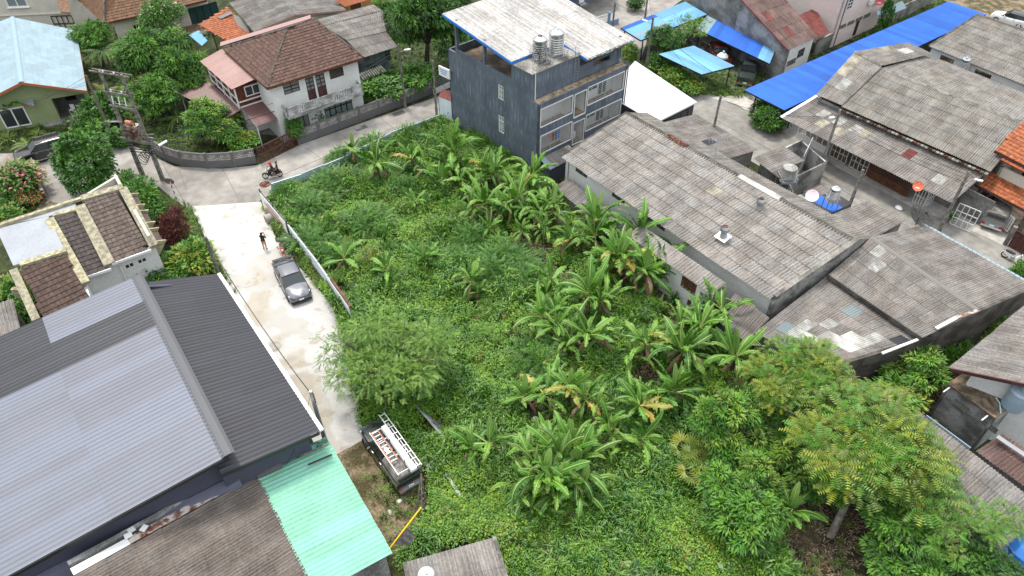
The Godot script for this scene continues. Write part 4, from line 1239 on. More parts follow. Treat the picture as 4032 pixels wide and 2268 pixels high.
func build_row_houses() -> void:
	var t := roof_thing("row_house", "row houses under big ash grey corrugated roofs with a porch roof along the street", "building",V(36.12,0,-57.10))
	var m0 := V(30.7,4.4,-60.82)
	var m1 := V(39.38,4.4,-50.06)
	var m2 := V(43.96,6.2,-54.38)
	var m3 := V(35.29,6.2,-64.87)
	sheet_roof(t,[m0,m1,m2,m3],0.9,1.15,0.2,0.085,M.asb_row,false, {},0.035)
	var w0 := V(28.94,4.5,-62.91)
	var w2 := V(33.64,6.5,-67.74)
	sheet_roof(t,[w0,m0 + UP*0.12,m3 + UP*0.22,w2],0.9,1.6,0.2,0.085,M.asb_row,false, {Vector2i(0,3): M.cream_sheet,Vector2i(0,2): M.cream_sheet,Vector2i(3,3): M.cream_sheet,Vector2i(1,1): M.clear_sheet},0.03)
	var b1 := V(40.62,5.7,-71.58)
	var b2 := V(42.25,5.5,-69.44)
	sheet_roof(t,[b2,b1,w2 + UP*0.05,m3 + UP*0.25],0.9,1.6,0.2,0.085,M.asb_row,false, {Vector2i(1,1): M.white_sheet,Vector2i(2,2): M.cream_sheet},0.03)
	var k0 := V(42.33,5,-70.32)
	var k1 := V(49.41,5,-60.17)
	sheet_roof(t,[k1,k0,m3,m2],0.95,1.4,0.21,0.085,M.asb_row,false, {},0.03)
	cap(t, "ridge_cap",m3 + UP*0.06,m2 + UP*0.06,0.28,0.12,M.ridge_pale)
	cap(t, "ridge_cap",w2 + UP*0.08,m3 + UP*0.30,0.2,0.1,M.ridge_pale)
	bar(t, "valley",m0 + UP*0.05,m3 + UP*0.1,0.14,0.2,M.ridge_dark)
	# porch roof
	var p0 := V(25.7,2.8,-61.51)
	var p1 := V(35.88,2.8,-47.9)
	var p2 := V(39.54,3.9,-50.69)
	var p3 := V(29.46,3.9,-63.65)
	var sp := {}
	for k in [[2,2],[3,1],[4,2],[6,2],[7,2],[5,1]]: sp[Vector2i(k[0],k[1])] = [M.clear_sheet,M.cream_sheet][k[0] % 2]
	sp[Vector2i(12,2)] = M.red_sheet
	sp[Vector2i(16,1)] = M.clear_sheet
	sheet_roof(t,[p0,p1,p2,p3],0.9,1.2,0.2,0.085,M.asb_side,false,sp,0.03)
	# crumbling row of short ridge tiles where porch and house roof meet
	for k in 40:
		var a := m0.lerp(m1,k/40.0) + V(-0.1,-0.22,0.1)
		var b := m0.lerp(m1,(k + 0.8)/40.0) + V(-0.1,-0.22,0.1)
		bar(t, "flashing",a,b,0.3,0.1,[M.cream_sheet,M.rusty,M.wood_tan,M.clear_sheet][k % 4] if k > 14 else [M.ridge_dark,M.rusty,M.ridge_pale][k % 3])
	bar(t, "verge",p0 + V(-0.05,0.09,0),p3 + V(-0.05,0.09,0),0.3,0.06,M.white_paint)
	skirt(t,[m0,m1,m2,k1,k0,m3],0.4,0.35,M.plaster_grime)
	skirt(t,[w0,m0,b2,b1],0.35,0.4,M.plaster_old)
	# street front below the porch: grilles, folding gates and a timber gate
	var a := V(28.01,0,-62.47)
	var b := V(35.30,0,-52.07)
	var L := a.distance_to(b)
	bars(t, "white_grille",a,b,[0.1,0.75,3.5,1.75],M.frame_white,5,2,0.09)
	bars(t, "fine_grille",a,b,[0.1,0.75,3.5,1.75],M.galvanised,30,12,0.02,-0.06)
	wall(t, "low_wall",a,a + (b - a)*(3.65/L),0.72,M.plaster_white,[],0.14)
	wall(t, "pier",a + (b - a)*(3.62/L),a + (b - a)*(3.95/L),2.4,M.plaster_grime,[],0.3)
	for g in [[4.0,1.75],[6.2,1.75]]:
		bars(t, "folding_gate",a,b,[g[0],0.12,g[1],2.2],M.frame_white,4,3,0.05)
		for k in 6:
			var st := B.new()
			var o: Vector3 = a + (b - a)/L*(g[0] + 0.15 + k*0.28)
			st.beam(o + UP*0.2,o + UP*2.2,0.14,0.03,(b - a).cross(UP).normalized())
			putw("gate_slat",st,M.wood_tan,t)
	wall(t, "step",a + (b - a)*(3.95/L),a + (b - a)*(8.0/L),0.1,M.concrete_old,[],1.2)
	for g in [8.05,9.1,10.15,11.2]:
		bars(t, "timber_gate",a,b,[g,0.1,1.0,2.05],M.wood_brown,9,1,0.045)
		var pn := B.new()
		var o: Vector3 = a + (b - a)/L*(g + 0.5)
		pn.box(o + UP*0.48,V(0.98,0.75,0.03),Basis((b - a)/L,UP,((b - a)/L).cross(UP)))
		putw("timber_panel",pn,M.wood_brown,t)
	var f := (b - a)/L
	bars(t, "grille_door",b + f*0.1,b + f*1.2,[0,0.05,1.0,2.2],M.frame_white,4,3,0.05)
	bars(t, "grille_door",b + f*1.2 ,b + f*1.2 + f.cross(UP) * -1.3,[0,0.05,1.2,2.2],M.frame_white,3,3,0.05)
	bars(t, "grille_door",b + f*3.8 + f.cross(UP)*0.3,b + f*5.6,[0,0.05,1.7,2.1],M.frame_white,4,3,0.05)
	wall(t, "inner_wall",a - f.cross(UP)*1.6,b + f*5.6 - f.cross(UP)*1.6,2.5,M.plaster_grime,[[6.0,0.1,1.2,2.0]],0.12)
	tv_dish(V(34.01,2.35,-50.14),0.42,0.55,V(-0.35,0.6,0.7),M.orange_plastic, "orange satellite dish with a white mark at the porch edge of the row houses")
	# far block with its own roof and white clerestory wall
	var s := roof_thing("row_house", "farther house with an ash grey roof above a white clerestory by the blue carport", "building",V(47.98,0,-71.99))
	var q := [V(43.44,5,-72.27),V(49.89,5,-62.44),V(55.83,6.4,-68.94),V(50.15,6.4,-77.03)]
	sheet_roof(s,q,0.9,1.2,0.2,0.085,M.asb_row,false, {},0.035)
	cap(s, "ridge_cap",q[3] + UP*0.05,q[2] + UP*0.05,0.25,0.1,M.ridge_dark)
	bar(s, "verge",q[0] + UP*0.06,q[3] + UP*0.06,0.2,0.12,M.ridge_dark)
	sheet_roof(s,[q[2] + V(4,-1.8,-3.0),q[3] + V(4,-1.8,-3.0),q[3],q[2]],0.9,1.5,0.2,0.085,M.asb_row,false, {},0.03)
	var c0: Vector3 = flat(q[0]) + V(0.45,0,-0.15)
	var c1: Vector3 = flat(q[1]) + V(0.45,0,-0.15)
	wall(s, "wall",c0,c1,4.75,M.plaster_white,[[1.2,3.9,1.5,0.6],[5.0,3.9,1.7,0.6]],0.14)
	wall(s, "wall",c0 + V(4.5,0,-3.3),c0,5.0,M.plaster_old,[],0.14)
	for u in [1.2,5.0]: window(s,c0,c1,[u,3.9,1.5,0.6],M.wood_brown,null,2,1,0.06, "clerestory_window",-0.06)
	slab(s, "flat_gutter",[V(45.4,4.1,-68.63),V(48.62,4.1,-63.51),V(49.85,4.1,-64.7),V(46.41,4.1,-69.51)],0.1,M.concrete_old)
	water_tank(V(45.37,4.15,-68.36),0.38,1.5, "steel", "dull steel water tank in the gutter between the two row house roofs", "flat")
	build_orange_house()

func build_orange_house() -> void:
	var t := roof_thing("tiled_house", "cream house with orange clay tile roofs, a balcony and an open carport", "building",V(42.86,0,-49.91))
	var e0 := V(40.1,5.4,-51.73)
	var e1 := V(42.42,5.4,-47.68)
	var up := V(2.9,1.7,-2.2)
	tile_roof(t,[e0,e1,e1 + up,e0 + up],0.30,0.36,0.05,M.tile_orange)
	var s0 := V(40.34,5,-50.91)
	tile_roof(t,[s0,s0 + (e1 - e0)*0.9,s0 + (e1 - e0)*0.9 + up*0.25,s0 + up*0.25],0.30,0.36,0.05,M.tile_orange)
	var a0 := V(39.2,2.7,-50.75)
	var a1 := V(42.58,2.7,-45.45)
	var au := V(1.25,0.65,-0.95)
	tile_roof(t,[a0,a1,a1 + au,a0 + au],0.30,0.36,0.05,M.tile_orange)
	bar(t, "fascia",e0 - UP*0.12,e1 - UP*0.12,0.06,0.22,M.wood_maroon)
	bar(t, "fascia",a0 - UP*0.10,a1 - UP*0.10,0.06,0.2,M.wood_maroon)
	var f := flat(a1 - a0).normalized()
	var n := f.cross(UP)
	var w0 := flat(a0) - n*1.5 + f*0.6
	var w1 := flat(a1) - n*1.5
	# balcony with cream parapet, upper wall behind it
	wall(t, "balcony_wall",w0,w0 + f*5.5,4.25,M.plaster_cream,[],0.2,2.75)
	wall(t, "balcony_wall",w0 - n*1.6,w0,4.25,M.plaster_cream,[],0.2,2.75)
	slab(t, "balcony_floor",[w0 + UP*2.9,w0 + f*5.5 + UP*2.9,w0 + f*5.5 - n*1.8 + UP*2.9,w0 - n*1.8 + UP*2.9],0.15,M.wood_brown)
	wall(t, "wall",w0 - n*1.8 - f*0.3,w0 - n*1.8 + f*6.0,5.1,M.plaster_cream,[[1.4,2.95,2.2,1.9]],0.15,2.75)
	window(t,w0 - n*1.8 - f*0.3,w0 - n*1.8 + f*6.0,[1.4,2.95,2.2,1.9],M.frame_black,M.glass_dark,3,1,0.06, "balcony_door",-0.1)
	wall(t, "wall",w0 - n*5.5 - f*0.3,w0 - n*1.8 - f*0.3,5.1,M.plaster_cream,[],0.15,0.0)
	wall(t, "wall",w0 - n*5.5 - f*0.3,w0 - n*5.5 + f*6.0,2.7,M.plaster_grime,[],0.15,0.0)
	for c in [[0.25,0.15],[4.6,0.0]]:
		bar(t, "column",flat(a0) + f*c[0] - n*0.35,flat(a0) + f*c[0] - n*0.35 + UP*2.6,0.4,0.4,mat("stone_clad",0.20,0.17,0.14,0.9, "grime",0.5))
	slab(t, "carport_floor",[flat(a0) + UP*0.05,flat(a1) + UP*0.05,flat(a1) - n*6 + UP*0.05,flat(a0) - n*6 + UP*0.05],0.04,M.floor_tan)
	# sliding gate of white and grey bars, and a rust brown gate
	var g0 := V(39.28,0,-51.07)
	var g1 := V(40.41,0,-48.93)
	bars(t, "sliding_gate",g0,g1,[0,0.15,g0.distance_to(g1),1.35],M.galvanised,9,1,0.08)
	bars(t, "sliding_gate",g0 + V(1.8,0,2.0),g1 + V(1.0,0,1.3),[0,0.15,1.6,1.35],M.frame_white,8,1,0.09)
	var k0 := V(40.68,0,-45.75)
	var k1 := V(42.51,0,-42.80)
	wall(t, "steel_gate",k0,k1,1.6,M.wood_maroon,[],0.06,0.1)
	bars(t, "gate_frame",k0,k1,[0,0.1,k0.distance_to(k1),1.55],M.wood_brown,10,1,0.06,0.03)
	bar(t, "gate_post",k0 - f*0.25,k0 - f*0.25 + UP*1.9,0.3,0.3,M.concrete_old)
	bar(t, "gate_post",g0 - f*0.25,g0 - f*0.25 + UP*1.5,0.28,0.28,M.concrete_old)

func open_roof(nm: String,label: String,q: Array,mats: Array,sw: float,special := {},posts := true,group := "") -> Node3D:
	var mid: Vector3 = (q[0] + q[1] + q[2] + q[3])/4.0
	var t := thing(nm,label, "carport",flat(mid),group)
	sheet_roof(t,q,sw,6.0,0.22,0.035,mats,true,special,0.006)
	for k in 4:
		var p: Vector3 = q[k].lerp(mid,0.10)
		bar(t, "beam",q[k] - UP*0.1,q[(k + 1) % 4] - UP*0.1,0.07,0.12,M.frame_black)
		if posts: bar(t, "post",flat(p),p - UP*0.12,0.1,0.1,M.frame_black)
	return t

func build_blue_carports() -> void:
	var q := [V(26.46,2.7,-63.2),V(57.04,2.7,-86.16),V(53.49,3.2,-88.79),V(23.22,3.2,-66.33)]
	var t := open_roof("carport", "very long royal blue metal carport roof reaching to the white parked car",q,M.metal_blue,0.75)
	for k in range(1,8):
		var p: Vector3 = q[0].lerp(q[1],k/8.0)
		bar(t, "post",flat(p) + V(-0.3,0,-0.2),p + V(-0.3,-0.1,-0.2),0.1,0.1,M.frame_black)
		p = q[3].lerp(q[2],k/8.0)
		bar(t, "post",flat(p) + V(0.3,0,0.2),p + V(0.3,-0.1,0.2),0.1,0.1,M.frame_black)
	open_roof("carport", "light blue sheet canopy with pale panels beside the street pole and small tree",[V(14.57,2.7,-78.95),V(12.68,2.7,-82.28),V(21.18,3.3,-88.53),V(23.05,3.3,-84.7)],M.metal_sky,0.8, {Vector2i(1,0): M.metal_pale[0],Vector2i(4,0): M.metal_blue[0]})
	open_roof("carport", "deep blue metal canopy along the stained concrete gable over parked vehicles",[V(21.5,2.6,-82.29),V(27.69,2.6,-73.33),V(29.07,3.1,-76.23),V(23.28,3.1,-85.19)],M.metal_blue,0.8, {Vector2i(0,0): M.metal_pale[1],Vector2i(1,0): M.metal_pale[0],Vector2i(11,0): M.metal_sky[1],Vector2i(12,0): M.metal_sky[0]})
	open_roof("carport", "pale sky blue single slope canopy standing alone over the grass",[V(19.97,2.5,-71.06),V(23.83,2.5,-72.98),V(20.16,2.9,-77.07),V(15.97,2.9,-74.99)],M.metal_sky,0.75)

func build_top_houses() -> void:
	# white metal roof building
	var t := roof_thing("shed_house", "low building with a clean white ribbed metal roof beside the slate apartment block", "building",V(13.88,0,-63.69))
	var q := [V(18.16,2.9,-64.47),V(13.48,2.9,-60.45),V(8.96,3.9,-64.28),V(12.84,3.9,-71.28)]
	sheet_roof(t,q,0.75,5.0,0.25,0.035,M.metal_white,true, {},0.006)
	skirt(t,[q[0],q[1],q[2],q[3]],0.2,0.15,M.metal_dark[1])
	bar(t, "fascia",q[1] - UP*0.06,q[0] - UP*0.06,0.06,0.14,M.frame_white)
	var w0: Vector3 = flat(q[1]).lerp(flat(q[3]),0.03)
	var w1: Vector3 = flat(q[0]).lerp(flat(q[2]),0.03)
	window(t,w0,w1,[3.9,1.6,1.1,0.8],M.frame_black,M.glass_dark,1,1,0.06)
	window(t,w0,w1,[0.6,1.4,1.9,1.0],M.frame_black,M.galvanised,1,1,0.06)
	var v := B.new()
	v.lathe(V(12.61,3.62,-69.16),[[0.3,0],[0.3,0.12],[0.2,0.18],[0,0.2]],16)
	putw("roof_vent_cap",v,M.white_paint,t,40.0)
	# blue and white house with a white fence
	var h := roof_thing("blue_house", "blue grey house front with a white picket fence on a low blue wall", "building",V(10.15,0,-96.14))
	var a := V(7.65,0,-89.77)
	var b := V(13.01,0,-90.02)
	var c := V(10.40,0,-86.70)
	var e := V(16.20,0,-93.78)
	wall(h, "wall",V(4.72,0,-92.25),V(13.74,0,-100.29),3.0,M.plaster_blue,[[2.0,0.9,1.6,1.2],[5.5,0.1,1.2,2.1]],0.15)
	window(h,V(4.72,0,-92.25),V(13.74,0,-100.29),[2.0,0.9,1.6,1.2],M.frame_white,M.glass_pale,2,1,0.06, "window",-0.05)
	slab(h, "porch_roof",[V(3.95,3,-87.33),V(13.44,3,-95.05),V(13.43,3.6,-100.53),V(3.13,3.6,-93.42)],0.1,M.wood_blue)
	wall(h, "low_wall",V(8.43,0,-86.47),V(13.48,0,-89.77),0.7,M.plaster_blue,[],0.15)
	bars(h, "picket_fence",V(8.43,0,-86.47),V(13.48,0,-89.77),[0.1,0.75,4.6,0.9],M.frame_white,26,2,0.05,-0.05)
	bar(h, "fence_post",V(12.08,0,-88.81),V(12.08,0,-88.81) + UP*1.9,0.25,0.25,M.plaster_blue)
	# stained concrete gable house
	var s := roof_thing("gable_house", "house with a black streaked concrete gable and a brown red corrugated roof", "building",V(32.07,0,-82.69))
	var r0 := V(25.35,6.6,-81.02)
	var g0 := V(29.41,3.9,-73.81)
	var g1 := V(33.63,3.9,-77.18)
	var r1 := r0 + (g1 - g0)*1.15
	sheet_roof(s,[g0,g1,r1,r0],0.9,1.4,0.2,0.04,M.asb_brown,false, {Vector2i(2,1): M.red_sheet,Vector2i(1,3): M.red_sheet},0.025)
	bar(s, "verge",g0 + UP*0.06,r0 + UP*0.06,0.18,0.1,M.red_sheet)
	var far := flat(r0 - g0)
	slope_wall(s, "gable_wall",flat(r0) + V(0.2,0,0) ,flat(g0) + V(0.2,0,-0.2),6.5,3.8,mat("gable_streaked",0.46,0.46,0.46,0.95, "grime",0.12),0.2)
	slope_wall(s, "gable_wall",flat(r0) + far*0.9,flat(r0) + V(0.2,0,0),4.2,6.5,M.plaster_grime,0.2)
	wall(s, "wall",flat(g0) + V(0.25,0,-0.25),flat(g1) + V(-0.2,0,-0.3),3.75,M.plaster_white,[[2.3,2.0,1.4,1.0]],0.15)
	window(s,flat(g0) + V(0.25,0,-0.25),flat(g1) + V(-0.2,0,-0.3),[2.3,2.0,1.4,1.0],M.plaster_grey,M.glass_dark,2,2,0.06, "window",-0.05)
	for k in 5:
		for j in 2:
			var bl := B.new()
			var o: Vector3 = flat(g0) + V(0.25,0,-0.25) + flat(g1 - g0).normalized()*(0.45 + k*0.32) + UP*(1.9 + j*0.32)
			bl.beam(o,o + flat(g1 - g0).normalized()*0.2,0.12,0.22)
			putw("breeze_block",bl,M.plaster_grey,s)
	# pink building with red lean-to roof, dish and vents
	var p := roof_thing("pink_building", "tall pink rendered building with a red lean-to roof and a barred window", "building",V(44.23,0,-92.25))
	var c0 := V(37.91,0,-82.79)
	var d := V(55.21,0,-96.41)
	var f := (d - c0).normalized()
	var bk := f.rotated(UP,deg_to_rad(90))*1.0
	wall(p, "wall",c0,c0 + f*13.0,9.5,M.plaster_pink,[[4.6,0.1,0.8,1.9]],0.15)
	wall(p, "wall",c0 + bk*12.0,c0,9.5,M.plaster_pink,[],0.15)
	wall(p, "wall",c0 + f*13.0,c0 + f*13.0 + bk*12.0,9.5,M.plaster_pink,[],0.15)
	window(p,c0,c0 + f*13.0,[4.6,0.1,0.8,1.9],M.wood_maroon,M.wood_maroon,1,1,0.08, "door",-0.06)
	window(p,c0,c0 + f*13.0,[1.1,4.3,1.0,1.2],M.frame_white,M.glass_dark,2,3,0.05)
	window(p,c0,c0 + f*13.0,[5.8,4.6,1.2,1.2],M.frame_white,M.glass_dark,2,2,0.05)
	for k in 4:
		window(p,c0,c0 + f*13.0,[0.9 + k*1.7,2.1,1.2,0.35],M.plaster_grey,M.block_pale,4,1,0.08, "vent_block")
	pipe(p, "downpipe",[c0 + V(0.3,0,0.25),c0 + V(0.3,9.0,0.25)],0.07,M.plaster_grey)
	var ac := B.new()
	var fn := f.cross(UP)
	ac.box(c0 + f*6.2 + fn*0.22 + UP*4.1,V(0.85,0.55,0.32),Basis(f,UP,fn))
	putw("air_conditioner",ac,M.frame_white,p)
	sheet_roof(p,[V(31.77,3,-76.85),V(36.21,3,-80.28),V(36.21,3.5,-86.09),V(32.15,3.5,-82.62)],0.75,3.0,0.2,0.03,[M.red_sheet],true, {},0.005)
	tv_dish(c0 + f*7.6 + fn*0.5 + UP*3.4,0.5,0.5,V(-0.3,0.35,0.9),mat("red_dish",0.62,0.10,0.11,0.5), "red satellite dish with a white mark bracketed to the pink wall")
	bar(p, "dish_bracket",c0 + f*7.6 + fn*0.0 + UP*3.4,c0 + f*7.6 + fn*0.55 + UP*3.4,0.06,0.06,M.galvanised)
	slab(p, "awning",[V(43.72,2.6,-85),V(48.37,2.6,-88.33),V(48.22,3,-89.55),V(43.85,3,-86.37)],0.06,M.metal_pale[0])
	wall(p, "yard_wall",c0 + f*13.2 + fn*0.6,c0 + f*22.0 + fn*0.6,1.8,M.plaster_grime,[],0.15)
	var y := thing("garden_wall", "old concrete wall between the pink building and the streaked gable", "wall",V(36.91,0,-82.04))
	wall(y, "wall",V(35.36,0,-80.67),V(37.91,0,-82.79),1.9,M.plaster_grime,[],0.15)
	bar(y, "coping",V(35.36,0,-80.67) + UP*1.93,V(37.91,0,-82.79) + UP*1.93,0.24,0.06,M.concrete_old)


# ---------------------------------------------------------------- houses across the road
func hip(parent: Node3D, a: Vector3, b: Vector3, capm: Material, seg := 0.4) -> void:   # row of ridge tiles along a hip
	var n := int(a.distance_to(b)/seg)
	for k in n:
		var p := a.lerp(b,(k - 0.08)/n)
		var q := a.lerp(b,(k + 1.0)/n)
		var bb := B.new()
		bb.tube([p + UP*0.05,q + UP*0.03],[0.115,0.10],8)
		putw("ridge_tile",bb,capm,parent,50.0)

func build_white_house() -> void:
	var A := V(-28.84,6.2,-69.19)
	var Bq := V(-22.42,6.2,-60.92)
	var C := V(-14.51,6.2,-67.16)
	var D := A + (C - Bq)
	var R1 := V(-22.06,8.2,-69.18)
	var R2 := V(-19.9,8.2,-71.46)
	var t := roof_thing("two_storey_house", "white two storey house with a brown tiled hip roof and a mildewed balcony balustrade", "house",(A + C)/2)
	tile_roof(t,[Bq,C,R2,R1],0.33,0.40,0.05,M.tile_brown)
	tile_roof(t,[A,Bq,R1],0.33,0.40,0.05,M.tile_brown,150)
	tile_roof(t,[C,D,R2],0.33,0.40,0.05,M.tile_brown,100)
	tile_roof(t,[D,A,R1,R2],0.33,0.40,0.05,M.tile_brown,40)
	var rc := mat("hip_tile",0.17,0.14,0.12,0.9, "grime",0.4)
	for h in [[R1,Bq],[R2,C],[R1,R2],[R1,A]]: hip(t,h[0],h[1],rc)
	bar(t, "fascia",Bq - UP*0.1,C - UP*0.1,0.06,0.2,M.wood_brown)
	bar(t, "fascia",A - UP*0.1,Bq - UP*0.1,0.06,0.2,M.wood_brown)
	var f := flat(C - Bq).normalized()
	var ad := flat(Bq - A).normalized()
	var a := V(-22.33,0,-61.62)
	var b := V(-15.21,0,-67.24)
	var n := f.cross(UP)
	var W: Material = M.plaster_white
	var hw := [[1.14,4.75,1.6,1.0],[3.4,3.4,0.85,2.3],[4.45,3.4,0.95,2.3],[5.95,4.8,1.5,0.95],[4.7,0.9,3.1,1.85],[1.4,0.9,1.6,1.6]]
	wall(t, "wall",a,b,6.05,W,hw,0.16)
	wall(t, "wall",b,b - ad*9.4,6.05,W,[],0.16)
	wall(t, "wall",a - ad*9.4,a,6.05,W,[],0.16)
	wall(t, "wall",b - ad*9.4,a - ad*9.4,6.05,W,[],0.16)
	window(t,a,b,hw[0],M.wood_maroon,M.glass_pale,2,3,0.09, "window",-0.04)
	for k in [1,2]:
		window(t,a,b,[hw[k][0],hw[k][1] + 1.0,hw[k][2],1.2],M.wood_maroon,M.glass_pale,2,3,0.08, "door",-0.04)
		var dp := B.new()
		dp.box(a + f*(hw[k][0] + hw[k][2]/2) + UP*(hw[k][1] + 0.5) - n*0.06,V(hw[k][2],1.0,0.05),Basis(f,UP,n))
		putw("door_panel",dp,M.wood_maroon,t)
	window(t,a,b,hw[3],M.wood_old,null,1,4,0.06, "louvre_window",-0.08)
	window(t,a,b,hw[4],M.frame_black,M.glass_pale,5,2,0.1, "window",-0.05)
	window(t,a,b,hw[5],M.wood_maroon,M.glass_pale,3,1,0.09, "window",-0.05)
	# balcony: slab, panelled parapet, each baluster
	var o := a + f*0.55 + n*1.15
	var L := 8.1
	slab(t, "balcony_floor",[a + f*0.55 + UP*3.15,a + f*(0.55 + L) + UP*3.15,o + f*L + UP*3.15,o + UP*3.15],0.35,M.plaster_old)
	var G: Material = mat("mildew_white",0.78,0.78,0.77,0.95, "grime",0.35)
	for s in [[0.0,1.3],[3.4,1.6],[6.9,1.2]]: wall(t, "balcony_panel",o + f*s[0],o + f*(s[0] + s[1]),4.0,G,[],0.12,3.16)
	for g in [[1.35,7],[5.05,7]]:
		for k in g[1]:
			var bl := B.new()
			bl.lathe(o + f*(g[0] + 0.12 + k*0.265) - n*0.06 + UP*3.25,[[0.07,0.0],[0.05,0.06],[0.085,0.22],[0.05,0.48],[0.07,0.62]],10)
			putw("baluster",bl,G,t,40.0)
		bar(t, "balcony_rail",o + f*g[0] - n*0.06 + UP*3.93,o + f*(g[0] + 2.0) - n*0.06 + UP*3.93,0.14,0.13,G)
		bar(t, "balcony_rail",o + f*g[0] - n*0.06 + UP*3.2,o + f*(g[0] + 2.0) - n*0.06 + UP*3.2,0.14,0.1,G)
	wall(t, "balcony_panel",o + f*L,o + f*L - n*1.0,4.0,G,[],0.12,3.16)
	wall(t, "balcony_panel",o - n*1.0,o,4.0,G,[],0.12,3.16)
	# timber annex with pink ribbed roof
	var e0 := V(-31.25,5.2,-68.47)
	var e1 := V(-26.4,5.2,-62.6)
	var u0 := V(-29.27,5.85,-69.95)
	var u1 := V(-24.18,5.85,-63.47)
	var x := roof_thing("timber_annex", "red timber upper room with white posts under a pink ribbed roof on the white house", "house",(e0 + u1)/2)
	sheet_roof(x,[e0,e1,u1,u0],0.75,4.5,0.2,0.03,M.metal_pink,true, {},0.005)
	bar(x, "roof_edge",u0 + V(-0.2,0.3,-0.3),R2 + V(-0.5,-0.1,-0.9),0.9,0.05,M.metal_pink[2])
	var v0 := flat(e1) - ad*0.3 + f*0.4
	wall(x, "wall",v0,v0 + f*3.3,5.1,M.wood_red,[[0.85,3.95,1.5,0.95]],0.12,3.0)
	window(x,v0,v0 + f*3.3,[0.85,3.95,1.5,0.95],M.frame_white,M.glass_dark,2,1,0.09)
	wall(x, "wall",v0 - ad*7.2,v0,5.0,M.wood_red,[],0.12,3.0)
	wall(x, "lower_wall",v0,v0 + f*3.3,2.95,W,[],0.12)
	wall(x, "lower_wall",v0 - ad*7.2,v0,2.95,M.plaster_grime,[],0.12)
	for k in 5: bar(x, "post",v0 - ad*1.8*k - f*0.1 + UP*2.9,v0 - ad*1.8*k - f*0.1 + UP*5.05,0.13,0.13,M.frame_white)
	for y in [3.1,3.95]: bar(x, "rail",v0 - f*0.12 + UP*y,v0 - ad*7.2 - f*0.12 + UP*y,0.07,0.12,M.frame_white)
	for y in [3.08,3.6]: bar(x, "rail",v0 + n*0.08 + UP*y,v0 + f*3.3 + n*0.08 + UP*y,0.07,0.12,M.frame_white)
	bar(x, "post",v0 + n*0.09 + f*3.25 + UP*3.0,v0 + n*0.09 + f*3.25 + UP*5.4,0.13,0.13,M.frame_white)
	var w := thing("porch_awning", "maroon sheet awning over the garden side of the timber annex", "awning",flat(V(-30.06,3,-64.77)))
	sheet_roof(w,[V(-33.76,2.5,-66.92),V(-27.47,2.5,-62.11),V(-26.06,3,-62.74),V(-31.18,3,-68.66)],0.75,4.0,0.2,0.025,M.metal_maroon,true, {},0.004)
	for p in [V(-33.43,2.5,-66.75),V(-27.79,2.5,-62.56)]: bar(w, "post",flat(p),p - UP*0.06,0.09,0.09,M.frame_white)
	var w2 := thing("porch_awning", "maroon tile patterned awning over the driveway behind the sliding gate", "awning",flat(V(-23.95,3,-62.28)))
	sheet_roof(w2,[V(-24.22,2.55,-60.4),V(-21.94,2.55,-62.4),V(-23.95,3,-65.08),V(-26.17,3,-63.12)],0.75,0.9,0.2,0.03,M.metal_maroon,true, {},0.02)
	for p in [V(-24.24,2.55,-60.76),V(-22.3,2.55,-62.62)]: bar(w2, "post",flat(p),p - UP*0.06,0.09,0.09,M.frame_white)
	# timber house with the arched grey roof
	var h := roof_thing("timber_house", "pale blue timber house under a bowed grey corrugated roof", "house",V(-16.66,0,-75.15))
	var k0 := V(-19.13,4.3,-71.63)
	var k1 := V(-12.17,4.3,-73.71)
	var rows := [[V(-15.29,4.5,-70.75),V(-12.11,4.5,-73.37)],[V(-17.25,5.4,-72.82),V(-13.38,5.4,-74.98)],[V(-19.96,5.9,-75.33),V(-14.3,5.9,-79.22)],[V(-21.07,5.7,-77.35),V(-15.61,5.7,-81.5)]]
	for j in 3: sheet_roof(h,[rows[j][0] + V(0,0.02*j,0),rows[j][1] + V(0,0.02*j,0),rows[j + 1][1],rows[j + 1][0]],0.8,1.1,0.18,0.085,M.asb_top,false, {},0.025)
	var q0 := V(-16.86,0,-73.57)
	var q1 := V(-13.40,0,-74.51)
	wall(h, "wall",q0,q1,4.3,M.wood_blue,[[1.5,2.4,1.2,1.3],[3.2,2.4,0.6,1.3]],0.12)
	window(h,q0,q1,[1.5,2.4,1.2,1.3],M.wood_blue,M.glass_pale,2,1,0.09)
	window(h,q0,q1,[3.2,2.4,0.6,1.3],M.wood_blue,M.glass_dark,1,1,0.09)
	wall(h, "wall",q1,q1 + V(-3,0,-6),4.3,M.wood_blue,[],0.12)
	wall(h, "wall",q0 + V(-3,0,-6),q0,4.3,M.wood_blue,[],0.12)
	for k in 7: bar(h, "weather_board",q0 + UP*(0.5 + k*0.25) + f.cross(UP)*0.03,q1 + UP*(0.5 + k*0.25) + f.cross(UP)*0.03,0.03,0.23,M.wood_blue)
	# striped awning, every stripe a slat
	var s := thing("striped_awning", "brown and cream striped awning on the blue timber house", "awning",V(-14.82,0,-71.19))
	var s0 := V(-15.74,2,-70.62)
	var s1 := V(-13.49,2,-72.7)
	var s2 := V(-14,2.7,-72.66)
	var s3 := V(-16.15,2.7,-70.66)
	for k in 22:
		var st := B.new()
		var c0 := s0.lerp(s1,k/22.0)
		var c1 := s0.lerp(s1,(k + 1)/22.0)
		var d0 := s3.lerp(s2,k/22.0)
		var d1 := s3.lerp(s2,(k + 1)/22.0)
		st.hexa([c0,c1,d1,d0,c0 + UP*0.03,c1 + UP*0.03,d1 + UP*0.03,d0 + UP*0.03])
		putw("stripe",st,M.plaster_cream if k % 2 else M.wood_old,s)

